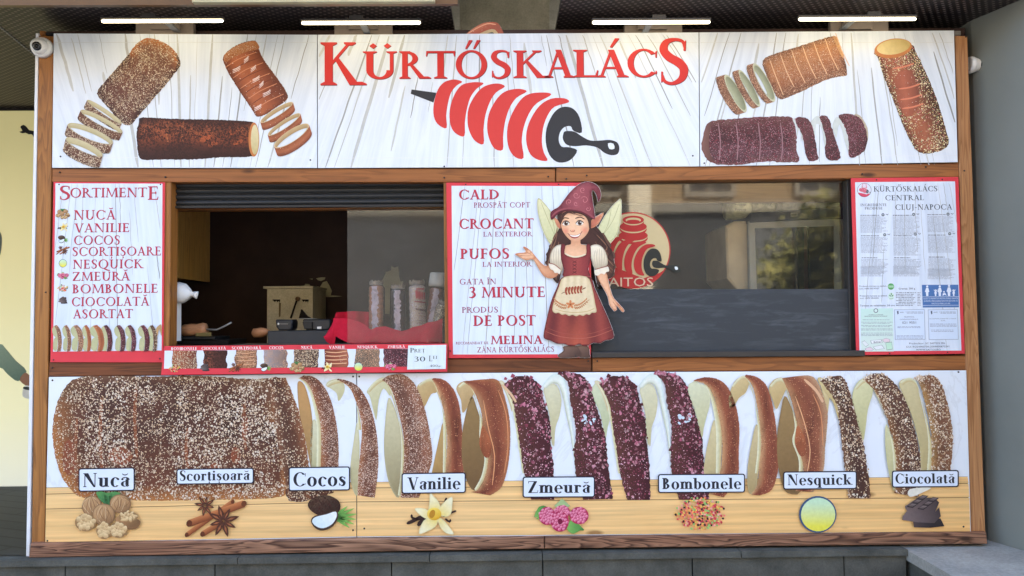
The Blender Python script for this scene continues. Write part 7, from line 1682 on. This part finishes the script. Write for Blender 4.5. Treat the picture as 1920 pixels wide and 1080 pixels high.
b = MB(); b.add([(-16.3, yb + .5, 11.5), (16.3, yb + .5, 11.5), (16.3, yb - 4, 14), (-16.3, yb - 4, 14)], [(0, 1, 2, 3)], M['roof']); b.build('roof', hb)
b = MB(); b.box((3.7, yb + .17, .2), (4.35, yb + .5, 10.9), m_plain('cream_pilaster', c(226, 214, 186), .6)); b.build('pilaster', hb)
for zz, hh in ((.9, 2.4), (5.4, 2.3), (8.4, 1.8)):
    for i in range(9):
        x = -13.6 + i * 3.3
        if zz < 2 and -8 < x < 7.5: continue
        b = MB(); w = .62; b.box((x - w - .15, yb + .002, zz - .15), (x - w, yb + .12, zz + hh + .15), M['stone']); b.box((x + w, yb + .002, zz - .15), (x + w + .15, yb + .12, zz + hh + .15), M['stone'])
        b.box((x - w, yb + .002, zz + hh), (x + w, yb + .12, zz + hh + .15), M['stone']); b.box((x - w, yb + .002, zz - .15), (x + w, yb + .16, zz), M['stone']); b.box((x - .04, yb + .03, zz), (x + .04, yb + .08, zz + hh), M['stone']); b.box((x - w, yb + .03, zz + hh * .62), (x - .041, yb + .08, zz + hh * .62 + .08), M['stone'])
        wi = b.build('window', hb)
        b = MB(); b.box((x - w, yb + .004, zz), (x + w, yb + .02, zz + hh), M['farglass']); b.build('pane', wi)
M['bark'] = m_plain('bark', c(84, 70, 56), .9, .1)
def m_leaf(name, a, b_):
    n = NT(name); k = n.n('ObjectInfo'); f = n.noise(n.pos(), 3, 3); return n.out(n.ramp(f, [(.3, a), (.7, b_)]), .6, .3)
M['leaf'] = m_leaf('leaves', c(72, 78, 40), c(146, 136, 70))
def tree(x, y, h, rad, seed, label):
    r = random.Random(seed); t = root('street_tree', (x, y, 0), label, 'tree', 'trees across the street')
    b = MB(); b.tube([(x, y, 0), (x + .05, y, h * .3), (x - .05, y, h * .6), (x, y, h * .85)], [.16, .13, .09, .03], M['bark'], 8)
    for k in range(7):
        a = r.uniform(0, 6.28); z = h * r.uniform(.35, .65); b.tube([(x, y, z), (x + math.cos(a) * rad * .4, y + math.sin(a) * rad * .4, z + rad * .3), (x + math.cos(a) * rad * .8, y + math.sin(a) * rad * .8, z + rad * .6)], [.06, .04, .015], M['bark'], 6)
    b.build('trunk', t)
    b = MB(); v = []; f = []; cl = [(r.gauss(0, .5) * rad, r.gauss(0, .5) * rad, r.gauss(0, .45) * rad) for _ in range(26)]
    for i in range(2600):
        cx, cy, cz_ = cl[i % 26]; p = Vector((x + cx + r.gauss(0, .22) * rad, y + cy + r.gauss(0, .22) * rad, h * .68 + cz_ + r.gauss(0, .2) * rad)); s = r.uniform(.07, .15)
        d1 = Vector((r.gauss(0, 1), r.gauss(0, 1), r.gauss(0, 1))).normalized() * s; d2 = d1.cross(Vector((r.gauss(0, 1), r.gauss(0, 1), r.gauss(0, 1)))).normalized() * s * .6
        k = len(v); v += [p - d1, p + d2, p + d1, p - d2]; f.append((k, k + 1, k + 2, k + 3))
    b.add(v, f, M['leaf']); b.build('crown', t)
tree(6.0, -9.5, 3.7, 1.15, 1, 'leafy street tree mirrored in the oven door at right')
tree(9.4, -12, 4.6, 1.5, 2, 'second leafy street tree standing farther right across the street')
